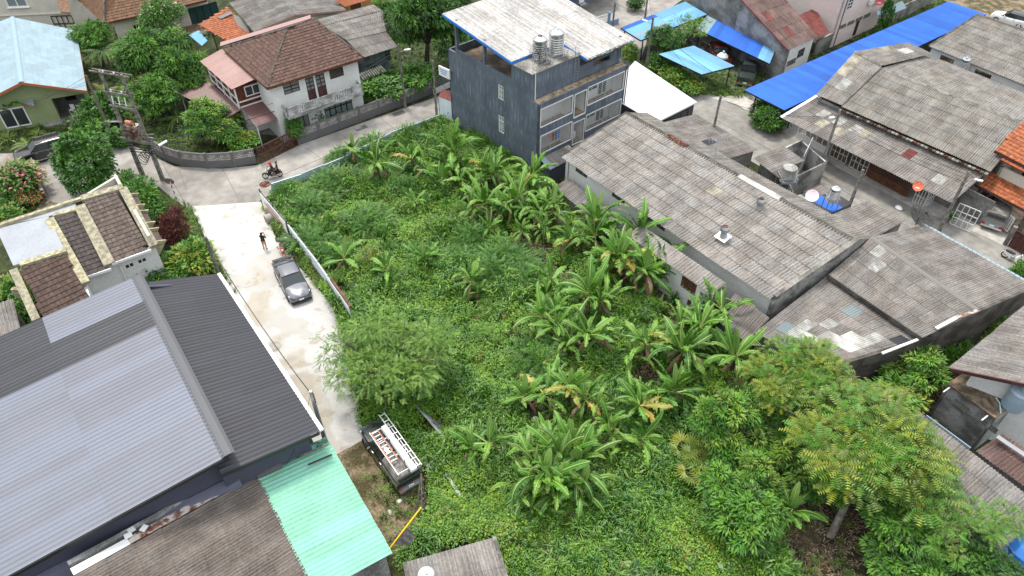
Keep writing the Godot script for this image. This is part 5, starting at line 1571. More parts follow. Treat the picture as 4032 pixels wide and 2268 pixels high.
func build_left_houses() -> void:
	var t := roof_thing("tiled_bungalow", "green bungalow with a pale blue metal tile roof and orange barge boards", "house",V(-48.48,0,-68.92))
	var r0 := V(-55.55,5.2,-79.3)
	var r1 := V(-46.95,5.2,-64.02)
	var e1 := V(-42.2,3.4,-65.79)
	var e0 := V(-49.53,3.4,-80)
	var f := flat(r1 - r0).normalized()
	sheet_roof(t,[e1,e0,r0,r1],0.8,0.55,0.4,0.018,M.metal_pale,true, {},0.018)
	var l1 := r1 + (r1 - e1) + UP * -3.55
	var l0 := r0 + (r0 - e0) + UP * -3.55
	sheet_roof(t,[l0,l1,r1,r0],0.8,0.9,0.4,0.018,M.metal_pale,true, {},0.018)
	cap(t, "ridge_cap",r0 + UP*0.03,r1 + UP*0.03,0.25,0.08,M.metal_pale[2])
	var bo: Material = mat("barge_orange",0.36,0.12,0.05,0.7)
	bar(t, "barge_board",r1 + V(0,-0.1,0.04),e1 + V(0,-0.1,0.04),0.06,0.24,bo)
	bar(t, "barge_board",r1 + V(0,-0.1,0.04),l1 + V(0,-0.1,0.04),0.06,0.24,bo)
	bar(t, "barge_board",e0 + V(0.04,-0.1,0),e1 + V(0.04,-0.1,0),0.06,0.2,bo)
	var bk := -f*1.1
	var c0 := flat(l1) + bk + V(0.4,0,0)
	var c1 := flat(r1) + bk
	var c2 := flat(e1) + bk - V(0.35,0,0)
	var mid := c1.lerp(c2,0.35)
	slope_wall(t, "wall",c0,c1,3.2,5.0,M.plaster_green)
	slope_wall(t, "wall",c1,mid,5.0,4.3,M.plaster_green)
	slope_wall(t, "gable_wall",mid,c2,4.3,3.3,M.plaster_green,0.15,2.6)
	wall(t, "porch_wall",mid - f*2.6,c2 - f*2.6,2.7,M.plaster_grey,[[1.0,0.9,1.0,1.2]],0.15)
	wall(t, "porch_wall",mid,mid - f*2.6,2.7,M.plaster_green,[],0.15)
	wall(t, "wall",c2 - f*2.6,c2 - f*15.0,3.2,M.plaster_green,[],0.15)
	wall(t, "wall",c0 - f*15.0,c0,3.2,M.plaster_green,[],0.15)
	bar(t, "porch_post",c2 + UP*0,c2 + UP*2.7,0.2,0.2,M.plaster_green)
	slab(t, "porch_floor",[c1 + f*0.9 + UP*0.25,c2 + f*0.9 + UP*0.25,c2 - f*2.6 + UP*0.25,c1 - f*2.6 + UP*0.25],0.25,M.concrete_old)
	window(t,c0,c1,[c0.distance_to(c1) - 3.2,0.4,2.2,1.9],M.frame_white,M.glass_dark,2,1,0.12, "door")
	slab(t, "awning",[V(-50.65,2.7,-65.32),V(-46.84,2.7,-64.05),V(-47.36,3,-65.25),V(-50.6,3,-65.89)],0.05,M.metal_pale[0])
	bar(t, "awning_edge",V(-50.62,2.66,-65.23),V(-46.81,2.66,-63.97),0.05,0.16,bo)
	var ch := thing("plastic_chair", "white plastic chair on the porch of the green bungalow", "chair",c1.lerp(c2,0.62) - f*1.0 + UP*0.26)
	var se := B.new()
	se.box(V(0,0.42,0),V(0.45,0.05,0.45))
	put("seat",se,M.white_paint,ch)
	var bb := B.new()
	bb.box(V(0,0.68,-0.22),V(0.45,0.45,0.04))
	put("backrest",bb,M.white_paint,ch)
	for k in [[-1,-1],[1,-1],[1,1],[-1,1]]:
		var lg := B.new()
		lg.beam(V(k[0]*0.2,0,k[1]*0.2),V(k[0]*0.19,0.4,k[1]*0.19),0.04,0.04)
		put("leg",lg,M.white_paint,ch)
	# cream house behind it
	var w := roof_thing("cream_house", "cream two storey house with a white sliding window behind the pale blue roof", "house",V(-63.23,0,-94.82))
	var a := V(-65.91,0,-86.24)
	var b := V(-54.05,0,-87.63)
	var g := (b - a).normalized()
	wall(w, "wall",a,b,8.0,M.plaster_cream,[[5.3,3.3,2.2,1.2]],0.2)
	window(w,a,b,[5.3,3.3,2.2,1.2],M.frame_white,M.glass_pale,2,1,0.12, "window",-0.03)
	bar(w, "window_sill",a + g*5.1 + UP*3.2 + g.cross(UP)*0.08,a + g*7.7 + UP*3.2 + g.cross(UP)*0.08,0.2,0.1,M.frame_white)
	bar(w, "string_course",a + UP*2.3 + g.cross(UP)*0.06,b + UP*2.3 + g.cross(UP)*0.06,0.12,0.12,M.plaster_cream)
	wall(w, "wall",b,b + V(2,0,-8),8.0,M.plaster_cream,[],0.2)
	slab(w, "side_roof",[V(-52.67,4,-83.68),V(-51.36,4,-83.45),V(-53.27,4.6,-86.91),V(-54.37,4.6,-86.91)],0.12,M.tile_tan[2])
	bars(w, "car_bay",a,b,[9.6,0.1,2.4,1.9],M.frame_black,4,2,0.08,0.1)
	# brown tiled hip house
	var s := roof_thing("hip_roof_house", "house with a tan brown tiled hip roof among trees behind the bungalow", "house",V(-50.14,0,-94.82))
	var p0 := V(-48.86,3.4,-83.31)
	var p1 := V(-47.09,3.4,-81.96)
	var p2 := V(-41.98,3.4,-85.39)
	var p3 := V(-37.35,3.4,-88.77)
	var pr := V(-47.22,5.6,-84.31)
	var pr2 := V(-42.13,5.6,-90.58)
	tile_roof(s,[p1,p2,pr2,pr],0.34,0.36,0.045,M.tile_tan,220)
	tile_roof(s,[V(-54.16,3.4,-90.03),p1,pr],0.34,0.36,0.045,M.tile_tan,120)
	tile_roof(s,[p2,p3,pr2],0.34,0.36,0.045,M.tile_tan,60)
	hip(s,pr,p1,M.ridge_pale)
	bar(s, "fascia",p1 - UP*0.1,p2 - UP*0.1,0.06,0.2,M.wood_brown)
	bar(s, "fascia",p2 - UP*0.1,p3 - UP*0.1,0.06,0.2,M.wood_brown)
	var h0 := flat(p1) + V(0.5,0,-0.9)
	var h1 := flat(p3) + V(-0.3,0,-0.9)
	wall(s, "wall",h0,h1,3.2,M.plaster_cream,[[2.0,0.9,1.6,1.3],[8.6,0.3,3.6,2.3]],0.15)
	window(s,h0,h1,[2.0,0.9,1.6,1.3],M.wood_brown,M.glass_dark,2,1,0.09, "window",-0.05)
	window(s,h0,h1,[8.6,0.3,3.6,2.3],M.frame_black,M.glass_teal,4,1,0.07, "glass_door",-0.05)
	slab(s, "deck",[V(-41.62,0.6,-88.12),V(-38.23,0.6,-89.8),V(-37.14,0.6,-86.24),V(-40.44,0.6,-84.65)],0.3,M.wood_tan)
	# grey gable house with patchy orange lean-to
	var u := roof_thing("patched_house", "house with a wide grey corrugated gable roof and a patchy orange tiled side roof", "house",V(-29.73,0,-94.82))
	var ap := V(-24.1,5.4,-79.46)
	var g0 := V(-28.62,4,-78.2)
	var g1 := V(-19.5,4,-84.14)
	var bk2 := V(-5.0,0,-8.0)
	sheet_roof(u,[g0 + bk2,g0,ap,ap + bk2],0.9,1.2,0.2,0.085,M.asb_top,false, {},0.025)
	sheet_roof(u,[g1,g1 + bk2,ap + bk2,ap],0.9,1.2,0.2,0.085,M.asb_top,false, {},0.025)
	bar(u, "barge_board",g0 - UP*0.08,ap - UP*0.08,0.07,0.2,M.metal_pink[1])
	bar(u, "barge_board",ap - UP*0.08,g1 - UP*0.08,0.07,0.2,M.metal_pink[1])
	var u0 := flat(g0) + V(0.4,0,-0.8)
	var u1 := flat(ap) + V(0,0,-0.8)
	var u2 := flat(g1) + V(-0.4,0,-0.8)
	slope_wall(u, "gable_wall",u0,u1,3.9,5.2,M.plaster_cream)
	slope_wall(u, "gable_wall",u1,u2,5.2,3.9,M.plaster_cream)
	tile_roof(u,[V(-31.75,2.9,-78.09),V(-29.38,2.9,-80.08),V(-33.47,3.9,-84.85),V(-35.58,3.9,-80.56)],0.34,0.36,0.05,M.tile_orange,200)
	slab(u, "patch_sheet",[V(-31.46,3.36,-81.18),V(-29.76,3.05,-79.95),V(-31.08,3.75,-82.47),V(-32.54,3.85,-83.36)],0.03,M.asb_top[1])
	slab(u, "patch_sheet",[V(-33.52,3.85,-82.11),V(-32.48,3.98,-83.27),V(-33,4,-83.79),V(-34.05,3.92,-82.28)],0.03,M.asb_top[2])
	slab(u, "tarp_sheet",[V(-37.31,2.4,-81.01),V(-35.01,2.3,-78.39),V(-34.5,2.6,-79.07),V(-36.37,2.6,-81.85)],0.03,M.metal_sky[1])
	wall(u, "wall",flat(V(-32.03,2.9,-78.61)),flat(V(-29.49,2.9,-80.51)),2.7,M.plaster_grime,[],0.15)
	# orange rendered house
	var v := roof_thing("orange_house", "orange rendered house with an orange ribbed roof and a dark doorway behind the trees", "house",V(-20.31,0,-94.82))
	var o0 := V(-21.19,0,-89.53)
	var o1 := V(-17.38,0,-92.50)
	wall(v, "wall",o0,o1,4.0,M.plaster_orange,[[1.1,0.2,1.7,2.9]],0.15)
	window(v,o0,o1,[1.1,0.2,1.7,2.9],M.frame_white,M.wood_brown,1,1,0.12, "door",-0.05)
	wall(v, "wall",o0 + V(-2,0,-5),o0,4.0,M.plaster_orange,[],0.15)
	sheet_roof(v,[V(-19.67,4.1,-84.94),V(-16.24,4.1,-87.96),V(-17.4,5.2,-90.37),V(-21.34,5.2,-85.35)],0.75,3.0,0.25,0.04,[M.tile_orange[2],M.tile_orange[3]],true, {},0.01)
	sheet_roof(v,[V(-22.94,2.7,-84.07),V(-20.69,2.7,-85.69),V(-20.94,3.1,-85.89),V(-23.94,3.1,-84.26)],0.75,2.0,0.25,0.04,[M.tile_orange[3],M.tile_orange[4]],true, {},0.01)
	wall(v, "wall",V(-24.25,0,-89.53),V(-22.25,0,-91.00),2.5,M.plaster_orange,[],0.15)

func build_yellow_house() -> void:
	var t := roof_thing("parapet_house", "mildewed yellow house with brown tile panels set between flat parapets", "house",V(-30.90,0,-39.44))
	var Y: Material = M.plaster_yellow
	var O: Material = M.plaster_olive
	var a := [V(-28.53,4.1,-38.95),V(-26.58,4.1,-40.45),V(-30.63,5.3,-46.05),V(-32.49,5.3,-44.45)]
	var b := [V(-30.05,3.9,-37.69),V(-28.73,3.9,-38.58),V(-32.72,5.1,-43.67),V(-33.92,5.1,-42.84)]
	var c := [V(-30.9,3.9,-33.58),V(-28.78,3.9,-35.63),V(-31.68,4.9,-39.02),V(-33.88,4.9,-37.45)]
	tile_roof(t,a,0.33,0.47,0.06,M.tile_grey)
	tile_roof(t,b,0.33,0.47,0.06,M.tile_dark)
	tile_roof(t,c,0.33,0.47,0.06,M.tile_umber)
	slab(t, "flat_roof",[V(-34.51,5,-37.67),V(-31.76,5,-39.42),V(-34.48,5.2,-43),V(-37.61,5.2,-41.53)],0.14,mat("flat_white",0.36,0.38,0.42,0.8, "metal",0.1))
	slab(t, "flat_roof",[V(-34.47,5.21,-42.99),V(-32.88,5.21,-44.07),V(-33.33,5.25,-44.87),V(-37.72,5.21,-41.75)],0.14,M.flat_white)
	# parapets: between panels, along the far edge and the flanks
	bar(t, "parapet",a[0].lerp(b[1],0.45) + UP*0.1,a[3].lerp(b[2],0.45) + UP*0.12,0.75,0.22,O)
	bar(t, "parapet",b[0].lerp(c[1],0.4) + UP*0.15,b[3] + V(-0.3,0.1,0.2),0.62,0.24,Y)
	bar(t, "parapet",a[3] + V(-0.3,0.08,-0.45),a[2] + V(0.4,0.08,-0.45),0.7,0.26,O)
	bar(t, "parapet",a[1] + V(0.42,0.05,-0.3),a[2] + V(0.42,0.05,-0.3),0.62,0.26,O)
	bar(t, "parapet",b[3] + V(-0.3,0.05,-0.3),b[2] + V(0.2,0.05,-0.3),0.4,0.24,Y)
	bar(t, "parapet",c[3] + V(-0.2,0.08,-0.3),c[2] + V(0.1,0.08,-0.3),0.5,0.24,Y)
	bar(t, "parapet",c[0] + V(-0.4,0.05,0.2),c[3] + V(-0.4,0.05,0.2),0.5,0.24,O)
	bar(t, "parapet",V(-37.62,5.3,-41.63),a[3] + V(-0.3,0.1,-0.5),0.3,0.22,Y)
	# tiled canopy strip behind the far parapet
	var k0: Vector3 = a[2] + V(0.2,-0.15,-0.9)
	var k1 := V(-37.75,5,-42.16) + V(0,-0.1,-0.5)
	tile_roof(t,[k0 + V(-0.5,-0.45,-0.65),k1 + V(-0.5,-0.45,-0.65),k1,k0],0.33,0.42,0.06,M.tile_grey,60)
	var f := flat(a[1] - a[0]).normalized()
	var ad := flat(a[0] - a[3]).normalized()
	var e0 := flat(b[0]) - ad*0.25
	var e1 := flat(a[1]) - ad*0.25 + f*0.6
	var L := e0.distance_to(e1)
	wall(t, "wall",e0,e1,3.95,M.plaster_white,[[L - 2.4,3.0,0.6,0.38],[L - 1.5,3.0,0.6,0.38]],0.2)
	for u in [L - 2.4,L - 1.5]: window(t,e0,e1,[u,3.0,0.6,0.38],M.frame_white,M.glass_dark,2,1,0.07, "window",-0.03)
	bar(t, "fascia",a[0] + V(0,-0.05,0.05),a[1] + V(0.3,-0.05,0),0.1,0.2,M.white_paint)
	bar(t, "fascia",b[0] + V(0,-0.05,0.05),b[1] + V(0.2,-0.05,0),0.1,0.2,M.white_paint)
	wall(t, "wall",e1,e1 - ad*9.6,5.0,M.plaster_cream,[],0.2)
	wall(t, "wall",e1 - ad*9.6,flat(c[3]) - ad*4.0,4.9,M.plaster_cream,[],0.2)
	wall(t, "wall",flat(c[3]) - ad*4.0,flat(c[0]),3.8,M.plaster_cream,[],0.2)
	wall(t, "wall",flat(c[0]),flat(c[1]),3.7,M.plaster_white,[],0.2)
	wall(t, "wall",flat(c[1]),flat(c[1]).lerp(e0,0.98),3.7,M.plaster_white,[],0.2)
	pipe(t, "downpipe",[e0 + f*(L - 2.7) + f.cross(UP)*0.08,e0 + f*(L - 2.7) + f.cross(UP)*0.08 + UP*3.6],0.06,M.frame_white)
	# bracketed tile hoods on the right flank
	for k in [1.4,4.2,7.0]:
		var o: Vector3 = e1 - ad*k
		var h := B.new()
		h.hexa([o + f*0.0 + UP*3.3,o + f*0.75 + UP*3.0,o + f*0.75 - ad*1.6 + UP*3.0,o - ad*1.6 + UP*3.3,o + UP*3.42,o + f*0.75 + UP*3.12,o + f*0.75 - ad*1.6 + UP*3.12,o - ad*1.6 + UP*3.42])
		putw("window_hood",h,M.tile_grey[1],t)
		for s in [0.12,-1.72]:
			var br := B.new()
			br.hexa([o + ad*s + UP*2.3,o + f*0.15 + ad*s + UP*2.3,o + f*0.15 + ad*(s + 0.15) + UP*2.3,o + ad*(s + 0.15) + UP*2.3,o + ad*s + UP*3.6,o + f*0.95 + ad*s + UP*3.3,o + f*0.95 + ad*(s + 0.15) + UP*3.3,o + ad*(s + 0.15) + UP*3.6])
			putw("bracket",br,Y,t)
	# neighbour's small corrugated roof and the left flank hoods
	var s := lean("grey corrugated shed roof beside the mildewed yellow house and the warehouse",[V(-35.01,3,-31.99),V(-32.81,3,-33.43),V(-34.65,3.2,-36.21),V(-36.93,3.2,-34.73)],M.asb_top)
	for k in [[0.5,0.0]]:
		var o := flat(c[3]) + V(-0.5,0,0.6)
		var br := B.new()
		br.box(o + UP*3.2,V(1.0,0.8,0.3))
		putw("bracket",br,Y,t)

func build_corner_houses() -> void:
	var t := roof_thing("corner_house", "white house with a pitched grey corrugated roof and maroon verge in the corner plot", "house",V(30.98,0,-29.84))
	var e0 := V(26.2,5,-28.34)
	var e1 := V(34.78,5,-34.6)
	var up := V(4.6,1.5,3.1)
	sheet_roof(t,[e1,e0,e0 + up,e1 + up],0.85,1.1,0.2,0.085,M.asb_top,false, {Vector2i(6,2): M.cream_sheet,Vector2i(6,3): M.cream_sheet,Vector2i(5,2): M.cream_sheet},0.035)
	bar(t, "verge",e0 + V(0,-0.04,0.06),e0 + up + V(0,-0.04,0.06),0.08,0.24,M.wood_maroon)
	var d := flat(e1 - e0).normalized()
	var w0 := flat(e0) + d*0.8 + V(0.9,0,0.5)
	slope_wall(t, "wall",w0,w0 + flat(up),5.0,6.4,M.plaster_white,0.2)
	slope_wall(t, "wall",w0 + d*11.0,w0,4.9,4.9,M.plaster_white,0.2)
	# concrete annex with louvres, slab and tank
	var s := roof_thing("concrete_annex", "black stained concrete annex with two glass louvres below a blue grey tank", "building",V(28.31,0,-27.60))
	var a := V(26.81,0,-28.5)
	var b := V(28.55,0,-26.17) + V(-0.1,0,0.3)
	var f := (b - a).normalized()
	var n := f.cross(UP)
	var L := a.distance_to(b)
	var G: Material = mat("annex_stained",0.36,0.36,0.36,0.95, "grime",0.22)
	wall(s, "wall",a,b,3.4,G,[[0.75,2.35,1.0,0.4],[2.5,2.35,1.0,0.4]],0.18)
	for u in [0.75,2.5]:
		window(s,a,b,[u,2.35,1.0,0.4],M.concrete_old,M.glass_green,1,3,0.07, "louvre",-0.06)
	wall(s, "wall",b,b - n*3.0,3.4,M.plaster_old,[],0.18)
	wall(s, "wall",a - n*3.0,a,3.4,G,[],0.18)
	slab(s, "roof_slab",[a + UP*3.52 + n*0.15,b + UP*3.52 + n*0.15,b + UP*3.52 - n*3.0,a + UP*3.52 - n*3.0],0.12,mat("slab_mossy",0.26,0.19,0.13,0.95, "grime",0.3))
	for u in [0.2,L - 0.4]: bar(s, "spout",a + f*u + UP*3.3,a + f*u + n*0.7 + UP*3.25,0.07,0.07,M.white_paint)
	water_tank(V(29.68,3.55,-26.64),0.62,1.6, "blue", "weathered blue grey water tank with a pale lid on the concrete annex", "flat")
	pipe(s, "pipe",[V(28.93,3.7,-27.18),V(29.04,3.6,-26.81),V(28.74,3.6,-26.08)],0.04,mat("pipe_teal",0.35,0.62,0.62,0.5))
	# low roofs in front
	var r := roof_thing("low_house", "low house under a broad dun corrugated roof below the concrete annex", "building",V(24.71,0,-21.68))
	var q := [V(20.13,2.3,-22.88),V(23.86,2.3,-17.37),V(28.35,3.3,-19.82),V(24.16,3.3,-26.48)]
	sheet_roof(r,q,0.85,1.15,0.17,0.085,M.asb_top,false, {},0.03)
	bar(r, "flashing",V(23.95,2.95,-24.97),V(26.96,2.95,-20.68),0.1,0.1,M.clear_sheet)
	bar(r, "flashing",V(24.41,3.42,-26.04),V(25.95,3.42,-23.77),0.06,0.14,M.metal_pale[1])
	skirt(r,q,0.3,0.2,M.plaster_grime)
	var m := lean("dark maroon corrugated lean-to with a glass sheet below the white corner house",[V(26.27,3.3,-23.66),V(28.13,3.3,-21),V(29.89,3.7,-22.23),V(27.98,3.7,-24.54)],M.asb_brown)
	bar(m, "beam",V(27.39,4,-24.17),V(28.6,4,-22.54),0.3,0.06,M.galvanised)
	# blue tarpaulin pile at the foot of the roof
	var tp := thing("tarpaulin", "crumpled bright blue tarpaulin under the thin tree by the low house", "tarpaulin",V(27.19,0,-18.60))
	for k in 5:
		var bb := B.new()
		var c := V(27.19,0,-18.60) + V(rf(-1.2,1.2),0.9 + 0.25*k,rf(-0.9,0.9))
		bb.lathe(c,[[1.1,-0.5],[0.95,0.0],[0.5,0.25],[0.0,0.3]],9,Basis(V(1,0,0),rf(-0.2,0.2)))
		putw("fold",bb,[M.blue_paint,M.metal_sky[1]][k % 2],tp)
	bar(tp, "pile",V(27.19,0,-18.60),V(27.19,0,-18.60) + UP*0.9,1.6,1.4,M.plaster_grime)


# ---------------------------------------------------------------- plants
func hue(c: Color,j: float) -> Color:
	var k := 1.0 + rf(-j,j)
	return Color(c.r*k*(1.0 + rf(-j,j)*0.5),c.g*k,c.b*k*(1.0 + rf(-j,j)*0.5))

func leaf(b: B, p: Vector3, d: Vector3, n: Vector3, l: float, w: float, c: Color) -> void:   # two folded faces
	var s := d.cross(n).normalized()*w*0.5
	var m := p + d*l*0.45 + n*l*0.06
	var tip := p + d*l - n*l*0.12
	b.col = c
	b.tri(p,m + s - n*w*0.12,tip)
	b.tri(p,tip,m - s - n*w*0.12)

func spray(b: B, p: Vector3, d: Vector3, n: Vector3, l: float, w: float, c: Color, pairs: int) -> void:   # feathered leaf
	var s := d.cross(n).normalized()
	b.col = c
	for k in pairs:
		var t := (k + 0.7)/pairs
		var o := p + d*l*t - n*l*0.22*t*t
		var ll := w*(1.0 - 0.45*absf(t - 0.45))
		var hw := l/pairs*0.34
		for q in [-1.0,1.0]:
			var e: Vector3 = o + s*q*ll + d*hw - n*ll*0.2
			b.tri(o - d*hw,o + d*hw,e)

func crown_mesh(R: Vector3,clumps: int,per: int,ll: float,lw: float,cols: Array,o := {}) -> ArrayMesh:
	var b := B.new()
	var lobes := []
	for k in o.get("lobes",9):
		var a := rf(0,TAU)
		var e: float = asin(rf(-0.35,1.0))
		lobes.append([V(cos(a)*cos(e),sin(e),sin(a)*cos(e)),rf(0.45,1.0)])
	var open: float = o.get("open",0.0)
	var puffs := []                                # an uneven crown is several heads of leaves on separate limbs
	for k in o.get("puffs",0):
		var a: float = TAU*k*0.382 + rf(-0.3,0.3)
		var e := rf(0.25,0.72) if k > 0 else 0.1
		puffs.append([V(cos(a)*R.x*e,rf(-0.35,0.5)*R.y + (0.3*R.y if k == 0 else 0.0),sin(a)*R.z*e),rf(0.30,0.48)])
	for k in clumps:
		var a := rf(0,TAU)
		var e: float = asin(rf(o.get("low",-0.55),1.0))
		var u := V(cos(a)*cos(e),sin(e),sin(a)*cos(e))
		var lump := 0.0
		for q in lobes: lump = maxf(lump,q[1]*smoothstep(o.get("tight",0.62),0.98,u.dot(q[0])))
		if lump < open: continue
		var rad := (0.40 + 0.68*lump)*pow(rf(0.12,1.0),o.get("fill",0.16))
		var c := u*R*rad
		if puffs.size() > 0:
			var q: Array = puffs[k % puffs.size()]
			c = q[0] + u*R*q[1]*(0.55 + 0.5*lump)*pow(rf(0.15,1.0),0.2)
		var tone: Color = pick(cols)
		tone = hue(tone,o.get("tone",0.14))
		var cr: float = o.get("clump",0.5)*rf(0.7,1.3)
		for j in per:
			var v := V(rf(-1,1),rf(-0.5,1),rf(-1,1)).normalized()
			var out := (v + u*0.5).normalized()
			var p := c + v*cr*sqrt(rf(0.05,1.0))*V(1,o.get("flat",0.7),1)
			var d := (out + V(rf(-0.4,0.4),-o.get("droop",0.3) + rf(-0.3,0.3),rf(-0.4,0.4))).normalized()
			var n := (UP + u*0.6 + V(rf(-0.5,0.5),rf(-0.2,0.5),rf(-0.5,0.5)))
			n = (n - d*n.dot(d)).normalized()
			var cc := hue(tone,0.12)
			if o.has("flower") and rng.randf() < o.get("flower_share",0.1): cc = hue(o.flower,0.15)
			if o.get("pairs",0) > 0: spray(b,p,d,n,ll*rf(0.75,1.2),lw,cc,o.pairs)
			else: leaf(b,p,d,n,ll*rf(0.7,1.25),lw,cc)
	return b.mesh(0.0,true)

func trunk(R: Vector3,h: float,r: float,limbs: int,reach := 0.75,thin := 1.0) -> B:
	# tapered trunk to height h with limbs into a crown centred there
	var b := B.new()
	var bend := V(rf(-0.15,0.15),0,rf(-0.15,0.15))*h
	var fork := V(0,h*0.62,0) + bend
	b.tube([V(0,-0.1,0),V(0,h*0.3,0) + bend*0.3,fork],[r*1.25,r,r*0.8],8)
	for k in limbs:
		var a := TAU*k/limbs + rf(-0.3,0.3)
		var tip := V(0,h,0) + V(cos(a)*R.x,rf(-0.1,0.75)*R.y,sin(a)*R.z)*reach*rf(0.7,1.0)
		var mid := fork.lerp(tip,0.5) + V(0,0.12*h,0)
		b.tube([fork - UP*0.1,mid,tip],[r*0.55*thin,r*0.32*thin,r*0.12*thin],6)
		for q in 2:
			var t2 := tip + V(rf(-1,1),rf(-0.1,0.7),rf(-1,1))*R*0.35
			b.tube([mid,t2],[r*0.22*thin,r*0.06*thin],5)
	return b

var crowns := {}
func make_crowns() -> void:
	var g1 := Color(0.040,0.125,0.012)
	var g2 := Color(0.064,0.180,0.015)
	var g3 := Color(0.098,0.235,0.020)
	var dk := Color(0.035,0.080,0.018)
	var yl := Color(0.220,0.265,0.022)
	var ol := Color(0.120,0.175,0.016)
	crowns.mango = [crown_mesh(V(1,0.85,1)*3.0,230,44,0.40,0.12,[g1,g2,g2,g3,g3,dk], {"clump": 0.46, "droop": 0.5, "lobes": 24, "puffs": 9, "flat": 0.6, "tone": 0.22}),3.0]
	crowns.mango_pale = [crown_mesh(V(1,0.8,1)*2.6,190,42,0.36,0.11,[g2,g3,g3,g1,Color(0.18,0.29,0.04)], {"clump": 0.40, "droop": 0.45, "lobes": 22, "puffs": 8, "flat": 0.6, "tone": 0.22}),2.6]
	crowns.round = [crown_mesh(V(1,1.0,1)*2.4,270,36,0.30,0.15,[g1,g1,g2,g2,Color(0.05,0.14,0.03)], {"clump": 0.32, "droop": 0.3, "lobes": 28, "tight": 0.7, "flat": 0.65, "tone": 0.2}),2.4]
	crowns.dark = [crown_mesh(V(1,1.0,1)*3.2,260,40,0.36,0.14,[dk,g1,g1,g2,g2], {"clump": 0.48, "droop": 0.35, "lobes": 24, "puffs": 9, "flat": 0.6, "tone": 0.2}),3.2]
	crowns.tamarind = [crown_mesh(V(1,0.8,1)*3.6,560,12,0.40,0.10,[Color(0.095,0.20,0.022),Color(0.125,0.24,0.026),Color(0.07,0.165,0.02),Color(0.16,0.265,0.04)], {"clump": 0.6, "droop": 0.4, "puffs": 13, "pairs": 5, "lobes": 30, "tight": 0.7, "open": 0.10, "fill": 0.3, "flat": 0.45, "low": -0.75}),3.6]
	crowns.rain = [crown_mesh(V(1,0.55,1)*3.2,330,13,0.46,0.14,[ol,yl,Color(0.13,0.20,0.018),g3,g2,Color(0.075,0.13,0.015)], {"clump": 0.42, "droop": 0.25, "puffs": 12, "pairs": 5, "lobes": 22, "tight": 0.72, "open": 0.16, "fill": 0.35, "flat": 0.35, "low": -0.4}),3.2]
	crowns.thin = [crown_mesh(V(1,0.7,1)*2.4,120,10,0.40,0.10,[g3,Color(0.16,0.24,0.04),g2], {"clump": 0.35, "droop": 0.3, "puffs": 8, "pairs": 5, "lobes": 7, "open": 0.35, "fill": 0.5, "flat": 0.4}),2.4]
	crowns.shrub = [crown_mesh(V(1,0.8,1),90,22,0.20,0.09,[g2,g3,g1], {"clump": 0.26, "droop": 0.2, "lobes": 9}),1.0]
	crowns.shrub_dark = [crown_mesh(V(1,0.8,1),90,22,0.19,0.09,[g1,dk,g1,g2], {"clump": 0.26, "droop": 0.2, "lobes": 9}),1.0]
	crowns.shrub_yellow = [crown_mesh(V(1,0.8,1),90,20,0.20,0.09,[g3,yl,Color(0.26,0.30,0.05),g2], {"clump": 0.26, "droop": 0.2, "lobes": 9}),1.0]
	crowns.shrub_feather = [crown_mesh(V(1,0.75,1),100,9,0.34,0.075,[g1,g2,Color(0.07,0.155,0.022)], {"clump": 0.32, "droop": 0.2, "pairs": 5, "lobes": 9, "flat": 0.4}),1.0]
	crowns.bougainvillea = [crown_mesh(V(1,0.8,1),110,22,0.16,0.09,[g2,g1,Color(0.20,0.20,0.06)], {"clump": 0.26, "flower": Color(0.62,0.16,0.24), "flower_share": 0.09, "lobes": 9}),1.0]
	crowns.ixora = [crown_mesh(V(1,0.75,1),90,22,0.15,0.08,[g1,dk,Color(0.16,0.15,0.04)], {"clump": 0.26, "flower": Color(0.52,0.14,0.03), "flower_share": 0.2}),1.0]
	crowns.frangipani = [crown_mesh(V(1,0.8,1)*2.2,220,20,0.30,0.10,[g2,g3,g1], {"clump": 0.4, "flower": Color(0.75,0.72,0.62), "flower_share": 0.05}),2.2]
	crowns.red = [crown_mesh(V(1,0.9,1),60,18,0.36,0.06,[Color(0.14,0.045,0.04),Color(0.22,0.075,0.06),Color(0.08,0.03,0.03)], {"clump": 0.22, "droop": 0.0}),1.0]

func tree(nm: String,label: String,kind: String,at: Vector3,R: Vector3,h: float,tr := 0.16,group := "",limbs := 6,bark := "bark",lean_to := Vector3.ZERO) -> Node3D:
	# at: point of the ground below the crown; h: height of the crown's middle
	var t := thing(nm,label, "shrub" if nm.contains("shrub") or nm.contains("hedge") else "tree",flat(at),group,rf(0,TAU))
	var k: float = crowns[kind][1]
	var big := R.x > 1.6
	if lean_to != Vector3.ZERO: t.rotation.y = 0.0
	var tb := trunk(R,h,tr,limbs if big else 4,0.78)
	for i in tb.v.size(): tb.v[i] += lean_to*clampf(tb.v[i].y/(h*0.62),0.0,1.0)
	put("trunk",tb,M[bark],t,60.0)
	node("crown",crowns[kind][0],M.leaf,t,Transform3D(Basis.from_scale(R/V(k,k*(0.85 if kind == "mango" else 0.8),k)),V(0,h,0) + lean_to))
	return t

